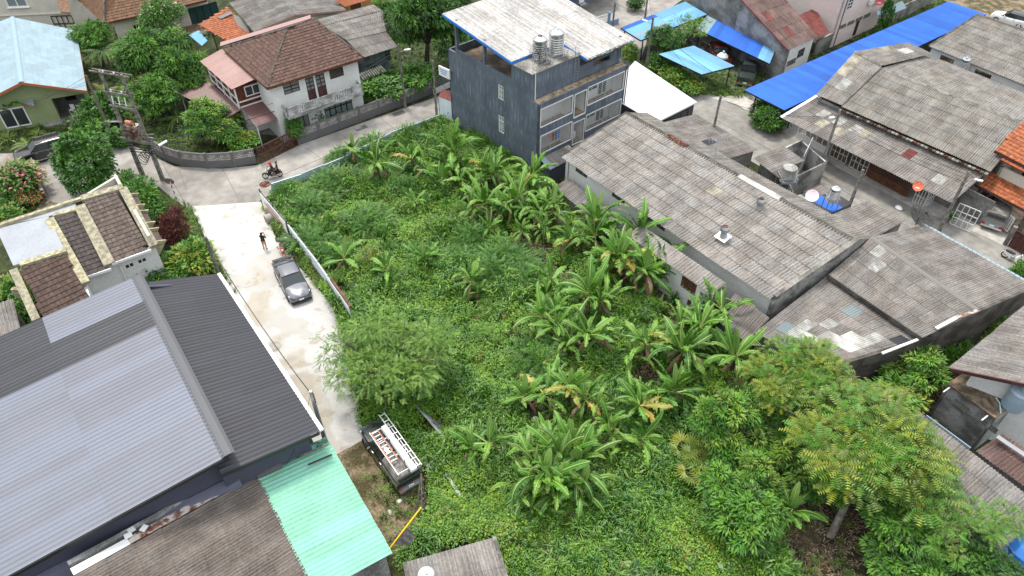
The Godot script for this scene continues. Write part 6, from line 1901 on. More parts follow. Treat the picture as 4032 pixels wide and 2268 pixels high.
func build_trees() -> void:
	make_crowns()
	tree("tamarind_tree", "feathery olive green tamarind tree leaning over the lane edge and metal fence", "tamarind",V(-7.89,0,-30.44),V(3.7,3.0,3.9),3.4,0.2, "",9)
	tree("round_tree", "dense round topped deep green tree beside the mildewed yellow house", "round",V(-37.24,0,-53.51),V(2.5,2.5,2.5),2.7,0.16)
	tree("mango_tree", "tallest mango tree standing behind the transformer poles", "mango",V(-37.17,0,-70.92),V(3.8,3.6,3.6),4.2,0.22)
	tree("mango_tree", "broad mango tree right beside the timber annex", "mango",V(-34.04,0,-69.43),V(2.8,3.0,2.8),3.4,0.2)
	tree("mango_tree", "mango tree in front of the taller one, just behind the H frame poles", "mango",V(-35.49,0,-65.54),V(2.6,2.4,2.4),2.8,0.18)
	tree("mango_tree", "mango tree at the eave of the pale blue metal roof", "mango",V(-46.44,0,-77.49),V(2.4,2.2,2.2),3.4,0.18)
	tree("mango_tree", "low mango tree behind the curved breeze block wall", "mango_pale",V(-28.81,0,-61.22),V(3.0,2.3,2.6),2.3,0.18)
	tree("frangipani_tree", "frangipani tree with scattered white blossoms by the hip roof house", "frangipani",V(-41.17,0,-84.25),V(2.6,2.4,2.4),3.2,0.16)
	tree("shade_tree", "large dark shade tree between the bowed roof house and the slate apartment block", "dark",V(-9.60,0,-76.40),V(4.0,4.3,4.0),5.0,0.28, "",8)
	tree("shade_tree", "second dark shade tree touching the white canopy of the slate apartment block", "dark",V(-7.03,0,-79.38),V(2.8,3.6,2.8),4.4,0.2)
	tree("bush_tree", "pale green bush tree beside the orange rendered house", "mango_pale",V(-16.00,0,-86.52),V(1.9,1.8,1.8),2.6,0.12)
	tree("pavement_tree", "spreading green tree between the light blue and deep blue canopies", "thin",V(20.30,0,-80.57),V(2.4,1.8,2.6),3.2,0.12)
	tree("pavement_tree", "dark leafy tree against the street pole behind the sky blue canopy", "dark",V(17.17,0,-78.24),V(2.3,1.8,2.0),2.6,0.12)
	tree("rain_tree", "tall yellow green rain tree with a bare pale leaning trunk above the brown litter", "rain",V(17.90,0,-20.23),V(4.6,2.4,4.2),5.0,0.2, "",9, "bark_pale",V(1.88,0,-2.65))
	tree("rain_tree", "yellow green rain tree reaching over the skylight roof of the stepped house", "rain",V(15.46,0,-25.91),V(3.7,2.1,3.2),4.4,0.17, "",8, "bark_pale",V(2.27,0,-2.22))
	tree("rain_tree", "yellow green rain tree whose branches lie over the dun corrugated roof", "rain",V(21.82,0,-22.29),V(2.4,1.5,2.4),3.8,0.13, "",7, "bark_pale")
	tree("thin_tree", "thin pale stemmed tree with sparse tufts before the dun corrugated roof", "thin",V(21.69,0,-18.75),V(2.3,1.7,2.0),3.6,0.07, "",6, "bark_pale")
	tree("thin_tree", "thin pale stemmed tree beside the blue tarpaulin", "thin",V(24.47,0,-18.54),V(2.2,1.6,2.0),4.0,0.07, "",6, "bark_pale")
	tree("mango_tree", "light green mango tree at the edge of the lot next to the fan palms", "mango_pale",V(12.50,0,-25.74),V(2.3,2.1,2.1),2.9,0.15)
	tree("leafy_tree", "glossy deep green tree under the rain trees over dark soil", "mango",V(12.62,0,-20.68),V(2.6,1.9,2.4),1.8,0.14)
	tree("leafy_tree", "glossy green tree behind the drooping upright banana at the litter patch", "mango_pale",V(13.75,0,-22.81),V(1.9,1.5,1.8),2.0,0.12)
	tree("leafy_tree", "big glossy dark tree beneath the thin pale stems", "mango",V(20.75,0,-18.82),V(3.0,1.9,2.4),1.8,0.14)
	tree("leafy_tree", "dark leafy tree beside the last clump of the dun roof edge", "dark",V(23.48,0,-17.49),V(2.6,1.6,2.2),1.6,0.12)
	tree("leafy_tree", "light green tree filling the gap under the first rain tree", "mango_pale",V(16.89,0,-24.83),V(2.4,1.8,2.2),2.2,0.12)
	tree("leafy_tree", "leafy tree between the two rain tree trunks", "mango",V(17.86,0,-23.45),V(1.9,1.3,1.9),1.4,0.12)
	tree("vine_shrub", "yellow green climbing shrub against the black stained parapet", "mango_pale",V(26.47,0,-31.15),V(2.6,1.7,2.0),1.6,0.1)
	tree("vine_shrub", "bright yellow green shrub squeezed under the corner house eave", "shrub_yellow",V(33.08,0,-35.34),V(2.0,1.5,1.6),1.2,0.08)
	tree("vine_shrub", "low yellow green shrub between the stained parapet and the annex", "shrub_yellow",V(24.93,0,-29.32),V(1.9,1.3,1.6),1.0,0.08)
	tree("vine_shrub", "green shrub below the white parapet flashing", "shrub",V(29.93,0,-33.27),V(1.6,1.4,1.5),1.2,0.08)
	# shrubs of the gardens
	var S := [
		["garden_shrub", "broad green shrub by the pole foot behind the yellow house", "shrub",-33.9,-52.8,1.0,1.6,1.3],
		["garden_shrub", "bright green shrub overhanging the lane mouth beside the convex mirror", "shrub",-31.6,-50.6,1.3,1.9,1.6],
		["garden_shrub", "bright green shrub on the flank of the yellow house next to the red cordyline", "shrub",-30.7,-49.0,0.8,1.5,1.1],
		["garden_shrub", "yellow green bushy shrub behind the warehouse gutter", "shrub_yellow",-24.7,-42.6,1.2,2.0,1.5],
		["garden_shrub", "dark glossy shrub against the white wall of the yellow house", "shrub_dark",-27.8,-41.2,1.0,2.0,1.5],
		["garden_shrub", "mottled shrub between the glossy shrub and the dracaena", "shrub_yellow",-26.3,-41.8,0.9,1.8,1.2],
		["garden_shrub", "dark shrub filling the gap beside the warehouse gable", "shrub_dark",-25.1,-40.2,0.7,1.4,1.0],
		["bougainvillea_shrub", "pink flowering bougainvillea next to the parked black car's road", "bougainvillea",-44.1,-53.7,1.2,2.6,1.8],
		["ixora_shrub", "orange flowering round shrub at the end of the garden wall", "ixora",-42.3,-51.8,0.6,1.2,1.0],
		["garden_shrub", "yellow leaved shrub at the gravel path of the yellow house", "shrub_yellow",-43.0,-49.1,0.5,1.3,0.9],
		["garden_shrub", "dark shrub under the bougainvillea", "shrub_dark",-43.5,-50.9,0.4,1.5,0.9],
		["garden_shrub", "shrub with yellow sprays beyond the flat white roof", "shrub_yellow",-36.9,-39.2,0.8,2.0,1.5],
		["garden_shrub", "green shrub between the yellow house and the shed roof", "shrub",-35.5,-37.3,0.6,1.4,1.2],
		["garden_shrub", "dark shrub at the feet of the H frame poles", "shrub_dark",-41.0,-64.9,1.2,2.2,2.0],
		["garden_shrub", "green shrub below the wooden service pole", "shrub",-41.4,-62.9,1.0,2.0,1.6],
		["garden_shrub", "round shrub on the lawn edge of the green bungalow", "shrub_dark",-38.2,-61.3,0.6,1.6,1.0],
		["garden_shrub", "yellow tipped shrub behind the breeze block wall by the driveway", "shrub_yellow",-25.7,-60.5,0.9,1.5,1.1],
		["garden_shrub", "green shrub at the driveway gate post", "shrub",-21.1,-61.5,1.4,0.9,1.5],
		["garden_shrub", "slender dark shrub before the mildewed balcony", "shrub_dark",-19.8,-64.7,1.2,1.2,1.4],
		["garden_shrub", "yellow green shrub beside the white house corner", "shrub_yellow",-17.8,-66.1,0.7,1.2,0.9],
		["creeper_hedge", "lush creeper covered trellis in front of the blue timber house", "shrub",-13.7,-69.9,1.4,2.9,1.2],
		["creeper_hedge", "lush creeper covered trellis beside the street lamp pole", "shrub",-10.6,-72.5,1.4,2.6,1.3],
		["garden_shrub", "golden variegated shrub below the blue canopy posts", "shrub_yellow",17.4,-73.3,0.8,1.7,1.2],
		["garden_shrub", "golden variegated shrub at the grass edge near the white metal roof", "shrub_yellow",19.6,-71.8,0.6,1.4,1.0],
		["garden_shrub", "leafy shrub under the dark tree by the street pole", "shrub",16.5,-76.2,1.0,1.8,1.4],
		["garden_shrub", "yellow green shrub at the corner of the canopy and apartment block", "shrub_yellow",13.4,-79.4,0.9,1.2,1.2],
		["garden_shrub", "leafy shrub in front of the long blue carport's open end", "shrub",25.6,-64.0,1.0,1.7,1.6],
		["garden_shrub", "dark shrub beside the long blue carport's open end", "shrub_dark",25.3,-65.8,0.9,1.3,1.3],
		["garden_shrub", "round clipped shrub by the white scooter", "shrub",39.3,-41.4,0.8,1.0,1.0],
		["wall_creeper", "column of ivy climbing the pink wall", "shrub_dark",44.2,-84.3,2.2,0.9,3.0],
		["garden_shrub", "leafy shrub on the picket fence corner opposite the blue house", "shrub_dark",16.1,-93.9,0.8,1.3,1.0],
		["red_cordyline", "dark red cordyline on the lane verge below the convex mirror", "red",-28.3,-47.8,1.1,1.1,1.0],
		["red_cordyline", "tall maroon cordyline beside the stepping slabs", "red",-27.7,-45.8,1.4,1.3,1.3],
	]
	for s in S: tree(s[0],s[1],s[2],V(s[3],0,s[4]),V(s[6],s[7],s[6]),maxf(s[5],0.35),0.05)
	# feathery bushes rising from the lot
	var F := [[-15.9,-57.6,1.5, "against the road fence post"],[-13.2,-59.8,1.6, "below the road fence middle"],[-9.8,-61.6,1.5, "before the far road fence"],[-16.3,-53.5,2.0, "at the bend of the zinc fence"],[-17.8,-50.5,2.0, "behind the road fence corner"],[-16.2,-46.2,2.2, "along the white fence"],[-12.0,-48.3,2.0, "in the middle of the weeds"],[-14.6,-44.2,1.6, "above the first young banana"],[-3.5,-45.7,1.6, "left of the yellowing banana row"],[-0.3,-43.2,2.0, "in the dark dip of the lot"],[-2.1,-41.8,1.9, "beside the lone banana with the dry skirt"],[1.7,-33.2,1.8, "below the paired bananas"],[-8.8,-52.9,1.5, "before the road side bananas"],[1.3,-41.3,1.6, "uphill of the bananas"],[-19.9,-52.3,1.1, "right at the lane mouth"],[-4.3,-43.2,1.5, "between two young bananas"],[7.6,-27.3,1.5, "under the drooping bananas"]]
	for k in F.size():
		var p := V(F[k][0],0,F[k][1])
		var t := tree("wild_bush", "feathery wild bush growing " + F[k][3], "shrub_feather",p,V(F[k][2],0.95,F[k][2]),0.55,0.03, "wild bushes in the lot")

func build_garden_plants() -> void:
	# palms, dracaenas, fan palms: each frond a part
	palm("foxtail_palm", "bushy foxtail palm before the patchy orange roof",V(-34.46,0,-80.87),2.4,9,2.0,0.42,Color(0.05,0.11,0.03))
	palm("coconut_palm", "drooping coconut palm beside the pale blue metal roof",V(-44.61,0,-75.56),2.9,12,2.6,0.5,Color(0.055,0.12,0.025))
	palm("coconut_palm", "small yellowing palm between the service pole and H frame",V(-42.64,0,-69.47),1.4,9,1.7,0.4,Color(0.16,0.18,0.03))
	palm("areca_palm", "arching areca palm behind the curved breeze block wall",V(-33.59,0,-64.85),0.9,12,2.2,0.4,Color(0.09,0.16,0.03))
	palm("areca_palm", "arching areca palm at the driveway awning",V(-27.75,0,-64.62),0.9,10,1.9,0.4,Color(0.08,0.15,0.03))
	palm("areca_palm", "areca palm in the hip roof house garden",V(-43.39,0,-82.79),1.8,10,2.0,0.45,Color(0.07,0.13,0.035))
	palm("areca_palm", "arching areca palm beside the green bungalow's white door",V(-46.31,0,-59.94),0.7,11,1.8,0.35,Color(0.12,0.19,0.03))
	rosette("dracaena", "spiky golden green dracaena on the lane verge",V(-26.73,0,-45.65),0.9,40,1.1,0.10,Color(0.15,0.22,0.045))
	rosette("dracaena", "spiky green dracaena above the golden one on the lane verge",V(-26.57,0,-46.33),1.2,34,0.95,0.10,Color(0.11,0.19,0.04))
	rosette("dracaena", "yellow spiky plant at the long blue carport's end",V(26.50,0,-66.25),1.3,26,0.9,0.08,Color(0.30,0.30,0.06))
	rosette("dracaena", "spiky yellow green plant on the bungalow lawn edge",V(-49.16,0,-61.50),0.4,34,1.3,0.1,Color(0.13,0.18,0.03))
	rosette("dracaena", "spiky yellow green plant beside the parked black car",V(-46.60,0,-62.24),0.4,28,1.1,0.1,Color(0.14,0.19,0.03))
	rosette("dracaena", "bright spiky plant beside the picket fence and canopy",V(12.98,0,-80.72),0.8,26,1.0,0.1,Color(0.16,0.24,0.04))
	rosette("dracaena", "leafy potted plant at the row house grille door",V(37.30,0,-49.11),0.5,30,0.8,0.12,Color(0.10,0.18,0.04))
	var fans := [[10.4,-25.4],[11.0,-24.7],[10.6,-23.7],[11.4,-23.4],[12.4,-24.2],[12.0,-25.5],[11.3,-24.2]]
	for k in fans.size(): fan_palm(V(fans[k][0],0,fans[k][1]),k)
	# taro leaves scattered in the carpet of vines
	for s in [[6.3,-20.6],[6.6,-21.1],[6.2,-20.1],[7.2,-20.4],[6.9,-20.3],[7.9,-21.2],[8.3,-21.1],[12.1,-18.7],[11.5,-18.1],[12.5,-18.5],[9.4,-18.6],[6.9,-18.1],[6.5,-18.2]]:
		var p := V(s[0],0,s[1])
		var t := thing("taro_plant", "dark heart shaped taro leaves standing above the vine carpet", "plant",flat(p), "taro plants in the vines",rf(0,TAU))
		for q in 3:
			var b := B.new()
			var d := V(cos(q*2.1),0,sin(q*2.1))
			var o := d*0.22 + UP*rf(0.42,0.6)
			var s2 := d.cross(UP)
			b.col = hue(Color(0.035,0.095,0.035) if q < 2 else Color(0.17,0.24,0.12),0.15)
			b.tri(o - d*0.12 + s2*0.14,o + UP*0.03,o + s2*0.2 + d*0.1)
			b.tri(o + s2*0.2 + d*0.1,o + UP*0.03,o + d*0.38 - UP*0.1)
			b.tri(o + d*0.38 - UP*0.1,o + UP*0.03,o - s2*0.2 + d*0.1)
			b.tri(o - s2*0.2 + d*0.1,o + UP*0.03,o - d*0.12 - s2*0.14)
			put("leaf",b,M.leaf,t,0.0,true)
			var st := B.new()
			st.tube([Vector3.ZERO,o],[0.015],4)
			put("stalk",st,M.stalk_green,t)

func frond(l: float,w: float,c: Color,droop: float) -> ArrayMesh:
	var b := B.new()
	var n := 12
	for k in n:
		var t := (k + 0.5)/n
		var p := V(l*t*(1.0 - 0.12*t),l*(0.42*t - droop*t*t),0)
		var hl := w*sin(PI*clampf(t*0.9 + 0.12,0,1)) + 0.04
		b.col = hue(c,0.15)
		for q in [-1.0,1.0]:
			b.tri(p - V(l/n*0.42,0,0),p + V(l/n*0.2,0,0),p + V(hl*0.5,-hl*0.45,q*hl))
	b.col = Color(0.16,0.19,0.06)
	for k in 6:
		var t0 := k/6.0
		var t1 := (k + 1)/6.0
		var a := V(l*t0*(1.0 - 0.12*t0),l*(0.42*t0 - droop*t0*t0) + 0.01,0)
		var e := V(l*t1*(1.0 - 0.12*t1),l*(0.42*t1 - droop*t1*t1) + 0.01,0)
		b.quad(a + V(0,0,0.025),a - V(0,0,0.025),e - V(0,0,0.015),e + V(0,0,0.015))
	return b.mesh(0.0,true)

func palm(nm: String,label: String,at: Vector3,h: float,n: int,l: float,w: float,c: Color) -> void:
	var t := thing(nm,label, "palm",flat(at))
	var b := B.new()
	b.tube([V(0,-0.1,0),V(0.05,h*0.5,0),V(0,h,0)],[0.14,0.1,0.08],8)
	put("trunk",b,M.bark_pale,t,60.0)
	var shapes := [frond(l,w,c,0.75),frond(l,w,c,0.45),frond(l,w,c,1.0)]
	for k in n:
		var bs := Basis(UP,TAU*k/n + rf(-0.2,0.2))*Basis(V(0,0,1),rf(-0.1,0.5))
		node("frond",shapes[k % 3],M.leaf,t,Transform3D(bs,V(0,h,0)))

func rosette(nm: String,label: String,at: Vector3,h: float,n: int,l: float,w: float,c: Color) -> void:
	var t := thing(nm,label, "plant",flat(at))
	var b := B.new()
	b.tube([V(0,-0.05,0),V(0,h,0)],[0.06,0.05],6)
	put("stem",b,M.bark_pale,t)
	var f := B.new()
	for k in n:
		var a := k*2.4
		var e := rf(0.15,1.2)
		var d := V(cos(a)*cos(e),sin(e),sin(a)*cos(e))
		var s := d.cross(UP).normalized()*w*0.5
		var o := V(0,h*rf(0.75,1.0),0)
		var m := o + d*l*0.55
		var tip := o + d*l - UP*l*0.28*cos(e)
		f.col = hue(c,0.22)
		f.quad(o + s*0.5,o - s*0.5,m - s,m + s)
		f.tri(m + s,m - s,tip)
	var o := put("foliage",f,M.leaf,t,0.0,true)

func fan_palm(at: Vector3,k: int) -> void:
	var t := thing("fan_palm", "fan palm with split golden green leaves at the lot's crumbling wall", "palm",flat(at), "fan palms by the crumbling wall",rf(0,TAU))
	var b := B.new()
	b.tube([V(0,-0.05,0),V(0,0.9,0)],[0.07,0.06],6)
	put("trunk",b,M.bark,t)
	for q in 5:
		var a := TAU*q/5 + rf(-0.3,0.3)
		var d := V(cos(a),0.6,sin(a)).normalized()
		var hub := V(0,0.9,0) + d*0.55
		var s := d.cross(UP).normalized()
		var u := s.cross(d)
		var f := B.new()
		for j in 15:
			var ang := lerpf(-2.0,2.0,j/14.0)
			var r := (d*cos(ang) + s*sin(ang)).normalized()
			var ll := 0.72*rf(0.9,1.1)
			var e := r.cross(u).normalized()*0.06
			f.col = hue(Color(0.16,0.23,0.04) if (q + k) % 3 else Color(0.26,0.29,0.05),0.2)
			f.quad(hub,hub + r*ll*0.5 + e - u*0.02,hub + r*ll - u*0.16,hub + r*ll*0.5 - e - u*0.02)
		put("fan_leaf",f,M.leaf,t,0.0,true)
		var st := B.new()
		st.tube([V(0,0.85,0),hub],[0.018],4)
		put("stalk",st,M.stalk_green,t)

# ---------------------------------------------------------------- bananas
func banana_blade(l: float,w: float,rise: float,droop: float,tear: float,c: Color,rib: Color,edge: Color) -> ArrayMesh:
	# leaf along +x from the crown; rise: start angle, droop: how far it bends over
	var b := B.new()
	var n := 15
	var path := []
	var dirs := []
	var p := Vector3.ZERO
	var stalk := 0.16
	for k in n + 1:
		var t := float(k)/n
		var a := rise - droop*t*t
		path.append(p)
		dirs.append(V(cos(a),sin(a),0))
		p += V(cos(a),sin(a),0)*l/n
	for k in n:
		var t := float(k)/n
		var d: Vector3 = dirs[k]
		var nn := V(-d.y,d.x,0)
		b.col = rib
		var rw := 0.020*(1.0 - 0.75*t)
		b.quad(path[k] + nn*0.018 + V(0,0,rw),path[k] + nn*0.018 - V(0,0,rw),path[k + 1] + nn*0.018 - V(0,0,rw*0.9),path[k + 1] + nn*0.018 + V(0,0,rw*0.9))
		if t < stalk: continue
		var tt := (t - stalk)/(1.0 - stalk)
		var t2 := (t + 1.0/n - stalk)/(1.0 - stalk)
		var h0 := w*pow(sin(PI*clampf(tt*0.93 + 0.06,0,1)),0.55)
		var h1 := w*pow(sin(PI*clampf(t2*0.93 + 0.06,0,1)),0.55)
		for q in [-1.0,1.0]:
			var torn := rng.randf() < tear
			var cut := rf(0.6,0.92) if torn else 1.0
			var gap := l/n*(rf(0.12,0.5) if torn else 0.03)
			var sag := rf(0.15,0.5) if torn else 0.12
			var e0: Vector3 = path[k] + V(0,0,q*h0*cut) + nn*(0.10*h0 - sag*h0) + d*gap
			var e1: Vector3 = path[k + 1] + V(0,0,q*h1*cut) + nn*(0.10*h1 - sag*h1) - d*gap*0.5
			var m0: Vector3 = path[k] + V(0,0,q*h0*0.5) + nn*0.12*h0
			var m1: Vector3 = path[k + 1] + V(0,0,q*h1*0.5) + nn*0.12*h1
			b.col = hue(c,0.10)
			b.quad(path[k],path[k + 1],m1,m0)
			b.col = hue(c.lerp(edge,(0.55 if torn else 0.15)*smoothstep(0.2,1.0,tt)),0.12)
			b.quad(m0,m1,e1,e0)
	return b.mesh(0.0,true)

func build_bananas() -> void:
	mat("stalk_green",0.16,0.21,0.06,0.6)
	var stem_mat := mat("banana_stem",0.20,0.17,0.085,0.8, "grime",0.5)
	var rib := Color(0.26,0.37,0.09)
	var green := [Color(0.062,0.180,0.018),Color(0.088,0.228,0.022),Color(0.046,0.135,0.018),Color(0.125,0.275,0.030)]
	var shapes := {"green": [], "yellow": [], "dry": [], "new": []}
	for k in 14: shapes.green.append(banana_blade(1.0,0.088 + 0.014*(k % 3),[0.75,1.25,0.35,0.95,1.1][k % 5],[1.5,1.0,1.6,2.4,0.7,2.0,1.2][k % 7],[0.35,0.7,0.9,0.55][k % 4],green[k % 4],rib,Color(0.30,0.22,0.05) if k % 3 == 0 else green[k % 4]))
	for k in 5: shapes.yellow.append(banana_blade(1.0,0.125,[0.7,0.5][k % 2],[1.6,1.2,2.0][k % 3],0.5,[Color(0.34,0.25,0.04),Color(0.27,0.27,0.05),Color(0.20,0.26,0.045)][k % 3],Color(0.5,0.45,0.12),Color(0.30,0.16,0.04)))
	for k in 5: shapes.dry.append(banana_blade(1.0,0.10,[-0.2,0.1,0.3][k % 3],[1.1,1.5,1.9][k % 3],0.8,[Color(0.24,0.15,0.075),Color(0.16,0.10,0.055),Color(0.30,0.22,0.13)][k % 3],Color(0.2,0.14,0.07),Color(0.12,0.08,0.05)))
	for k in 3: shapes.new.append(banana_blade(1.0,[0.04,0.09,0.12][k],1.45,0.25,0.0,Color(0.20,0.34,0.08),Color(0.36,0.46,0.16),Color(0.2,0.3,0.08)))
	# x, z, leaf length, height of the crown, yellow leaves, dry leaves, where it grows
	var N := [
		[-14.7,-57.7,1.82,1.7,0,1, "r"],[-12.1,-54.8,2.75,2.0,1,2, "r"],[-9.1,-56.0,2.02,1.8,2,1, "r"],[-7.7,-54.5,1.89,1.9,0,2, "r"],[-5.4,-56.5,2.75,2.4,1,3, "s"],[-4.3,-54.8,1.73,1.8,2,1, "s"],
		[-6.2,-52.8,2.09,1.6,0,1, "r"],[-8.3,-50.3,1.33,1.2,1,0, "r"],[-1.6,-52.8,2.72,2.2,2,2, "s"],[-2.2,-48.9,2.44,2.0,1,2, "s"],[-1.9,-46.5,1.55,1.3,1,1, "w"],[1.8,-52.8,2.48,2.2,1,1, "s"],
		[0.5,-49.6,2.38,2.1,2,2, "w"],[2.4,-47.8,2.18,1.8,0,2, "w"],[3.3,-47.9,2.26,2.0,1,2, "w"],[6.7,-45.9,2.75,2.5,1,4, "w"],[0.8,-45.6,1.31,1.6,1,2, "m"],[4.6,-44.5,1.73,1.8,2,3, "w"],
		[10.0,-44.2,2.75,2.6,0,2, "w"],[8.1,-41.5,2.75,2.4,7,3, "w"],[9.9,-40.0,2.75,2.4,1,4, "w"],[2.9,-39.8,1.90,1.6,0,2, "m"],[11.2,-41.5,2.26,2.2,1,3, "w"],[-13.0,-42.5,2.09,1.5,0,1, "f"],
		[-9.5,-41.3,1.96,1.3,0,2, "f"],[-6.8,-42.7,1.70,1.4,0,1, "m"],[-6.1,-43.2,1.21,1.3,0,1, "m"],[-3.0,-39.6,1.89,1.6,1,3, "m"],[5.6,-37.8,2.72,2.0,1,4, "m"],[2.2,-35.8,2.44,1.8,1,2, "m"],
		[3.0,-35.0,1.97,1.6,0,2, "m"],[5.2,-34.0,2.40,1.9,1,3, "m"],[3.8,-33.7,1.50,1.2,0,2, "m"],[9.0,-33.1,2.08,2.0,3,3, "m"],[11.3,-32.1,2.75,2.3,2,4, "h"],[14.6,-35.8,2.75,2.5,1,2, "h"],
		[13.0,-34.5,2.54,2.1,1,2, "h"],[14.8,-31.9,2.61,2.0,1,2, "h"],[2.1,-28.9,2.06,1.8,2,4, "l"],[0.8,-28.9,1.70,1.7,0,3, "l"],[3.7,-29.4,1.84,2.0,4,3, "l"],[4.6,-28.4,1.93,1.9,2,2, "l"],
		[8.0,-28.2,1.95,1.6,5,1, "l"],[10.4,-29.3,2.54,1.5,0,1, "h"],[5.9,-26.7,1.73,1.5,0,2, "l"],[2.8,-23.7,2.75,2.2,1,3, "l"],[1.9,-22.7,2.75,2.0,1,3, "l"],[6.0,-26.1,1.89,1.5,0,1, "l"],
		[7.9,-25.9,1.78,1.4,1,1, "l"],[-1.4,-25.5,2.03,1.5,0,1, "l"],[15.5,-21.0,2.61,1.2,1,1, "g"],[-50.0,-64.5,2.55,1.6,0,1, "b"],[3.6,-24.8,2.52,1.8,0,1, "l"],[-2.9,-51.8,1.98,1.7,1,2, "s"],[1.3,-23.3,2.50,2.0,0,2, "l"],[2.5,-22.3,2.40,1.4,1,1, "l"],[3.7,-23.5,2.60,1.9,0,2, "l"],[2.1,-24.6,2.40,2.1,0,2, "l"],[1.2,-22.3,2.20,1.3,0,1, "l"], 
	]
	var marks := [[Vector2(-20.83,-52.72), "at the zinc fence corner"],[Vector2(-15.48,-56.75), "under the zinc fence middle"],[Vector2(-11.06,-60.15), "before the far zinc fence"],[Vector2(-7.07,-63.44), "next to the small blue tarpaulin"],[Vector2(-2.21,-59.45), "against the slate block's side wall"],[Vector2(2.07,-54.82), "at the slate block's front corner"],[Vector2(4.66,-52.36), "beside the striped lean-to"],[Vector2(6.80,-48.38), "before the first corrugated lean-to"],[Vector2(9.67,-44.25), "between the two corrugated lean-tos"],[Vector2(12.03,-40.95), "below the barred back room window"],[Vector2(14.47,-36.29), "at the air conditioner wall"],[Vector2(16.15,-33.61), "before the low lean-to by the stained gable"],[Vector2(13.62,-30.78), "above the light green mango tree"],[Vector2(9.61,-32.52), "on the litter between the banana clumps"],[Vector2(5.33,-33.61), "where the lot is bare in the middle"],[Vector2(2.62,-35.50), "in the paired clump amid the weeds"],[Vector2(-2.64,-39.19), "standing alone in the open weeds"],[Vector2(-6.50,-42.33), "in the open weeds off the lane fence"],[Vector2(-9.76,-40.95), "second inside the white lane fence"],[Vector2(-13.22,-42.33), "first inside the white lane fence"],[Vector2(0.39,-45.75), "at the edge of the upper weeds"],[Vector2(2.88,-28.49), "in the yellowing clump above the great one"],[Vector2(6.26,-26.35), "trailing off the great clump"],[Vector2(2.41,-23.27), "in the great clump of the vine carpet"],[Vector2(-1.43,-25.77), "near the leaning galvanised sheets"],[Vector2(8.24,-26.35), "towards the fan palms"],[Vector2(15.64,-20.47), "over the bare brown soil"],[Vector2(-50.77,-64.59), "in the green bungalow's garden"],[Vector2(-7.83,-50.04), "among the feathery bushes"],[Vector2(-5.65,-53.57), "below the road side clump"]]
	var rows := []
	for e in N:
		rows.append(e)
		if e[6] in ["w", "h", "l", "s", "m"] and e[2] > 1.7:
			for k in (2 + rng.randi() % 2 if e[6] in ["w", "h", "s"] else 1 + rng.randi() % 2):
				var a := rf(0,TAU)
				rows.append([e[0] + cos(a)*rf(0.7,1.3),e[1] + sin(a)*rf(0.7,1.3),e[2]*rf(0.55,0.9),e[3]*rf(0.5,0.95),int(rng.randf() < 0.25),rng.randi() % 4,e[6]])
	for e in rows:
		var p := V(e[0],0,e[1])
		var l: float = e[2]*1.13
		var look := "yellow leaved" if e[4] >= 4 else "brown skirted" if e[5] >= 3 else "large tattered" if e[2] > 2.7 else "small young" if e[2] < 1.6 else "green"
		var near_to := ""
		var best := 1e9
		for m in marks:
			var dm: float = Vector2(e[0],e[1]).distance_to(m[0])
			if dm < best:
				best = dm
				near_to = m[1]
		var size := "tall " if e[3] > 2.1 else "low " if e[3] < 1.2 else ""
		var t := thing("banana_plant",size + look + " banana plant " + near_to, "banana plant",flat(p), "banana plants of the lot",rf(0,TAU))
		var h: float = e[3]
		var st := B.new()
		st.tube([V(0,-0.1,0),V(rf(-0.08,0.08),h*0.5,rf(-0.08,0.08)),V(0,h,0)],[0.15,0.12,0.07],8)
		put("stem",st,stem_mat,t,60.0)
		var n := 9 if e[2] < 2.2 else 12
		if e[2] > 3.6: n = 15
		var a0 := rf(0,TAU)
		var ny := int(round(e[4]*(0.75 if e[4] > 3 else 0.4)))
		for k in n + ny:
			var yellow: bool = k >= n
			var bs := Basis(UP,a0 + TAU*k/(n + ny)*(1.0 if n < 12 else 2.0) + rf(-0.45,0.45))*Basis(V(0,0,1),rf(-0.35,0.4))*Basis(V(1,0,0),rf(-0.6,0.6))
			var s := l*rf(0.65,1.15)
			node("leaf",pick(shapes.yellow if yellow else shapes.green),M.banana_leaf,t,Transform3D(bs.scaled_local(Vector3.ONE*s),V(0,h - rf(0.0,0.15),0)))
		for k in 1 + int(e[2] > 2.5):
			var bs := Basis(UP,rf(0,TAU))*Basis(V(1,0,0),rf(-0.15,0.15))
			node("new_leaf",pick(shapes.new),M.banana_leaf,t,Transform3D(bs.scaled_local(Vector3.ONE*l*rf(0.7,0.95)),V(0,h,0)))
		for k in e[5]*2:
			var bs := Basis(UP,a0 + k*2.1)*Basis(V(0,0,1),rf(-0.7,-0.1))
			node("dry_leaf",pick(shapes.dry),M.dry_leaf,t,Transform3D(bs.scaled_local(Vector3.ONE*minf(l*0.75,h*0.85)),V(0,h - 0.1,0)))

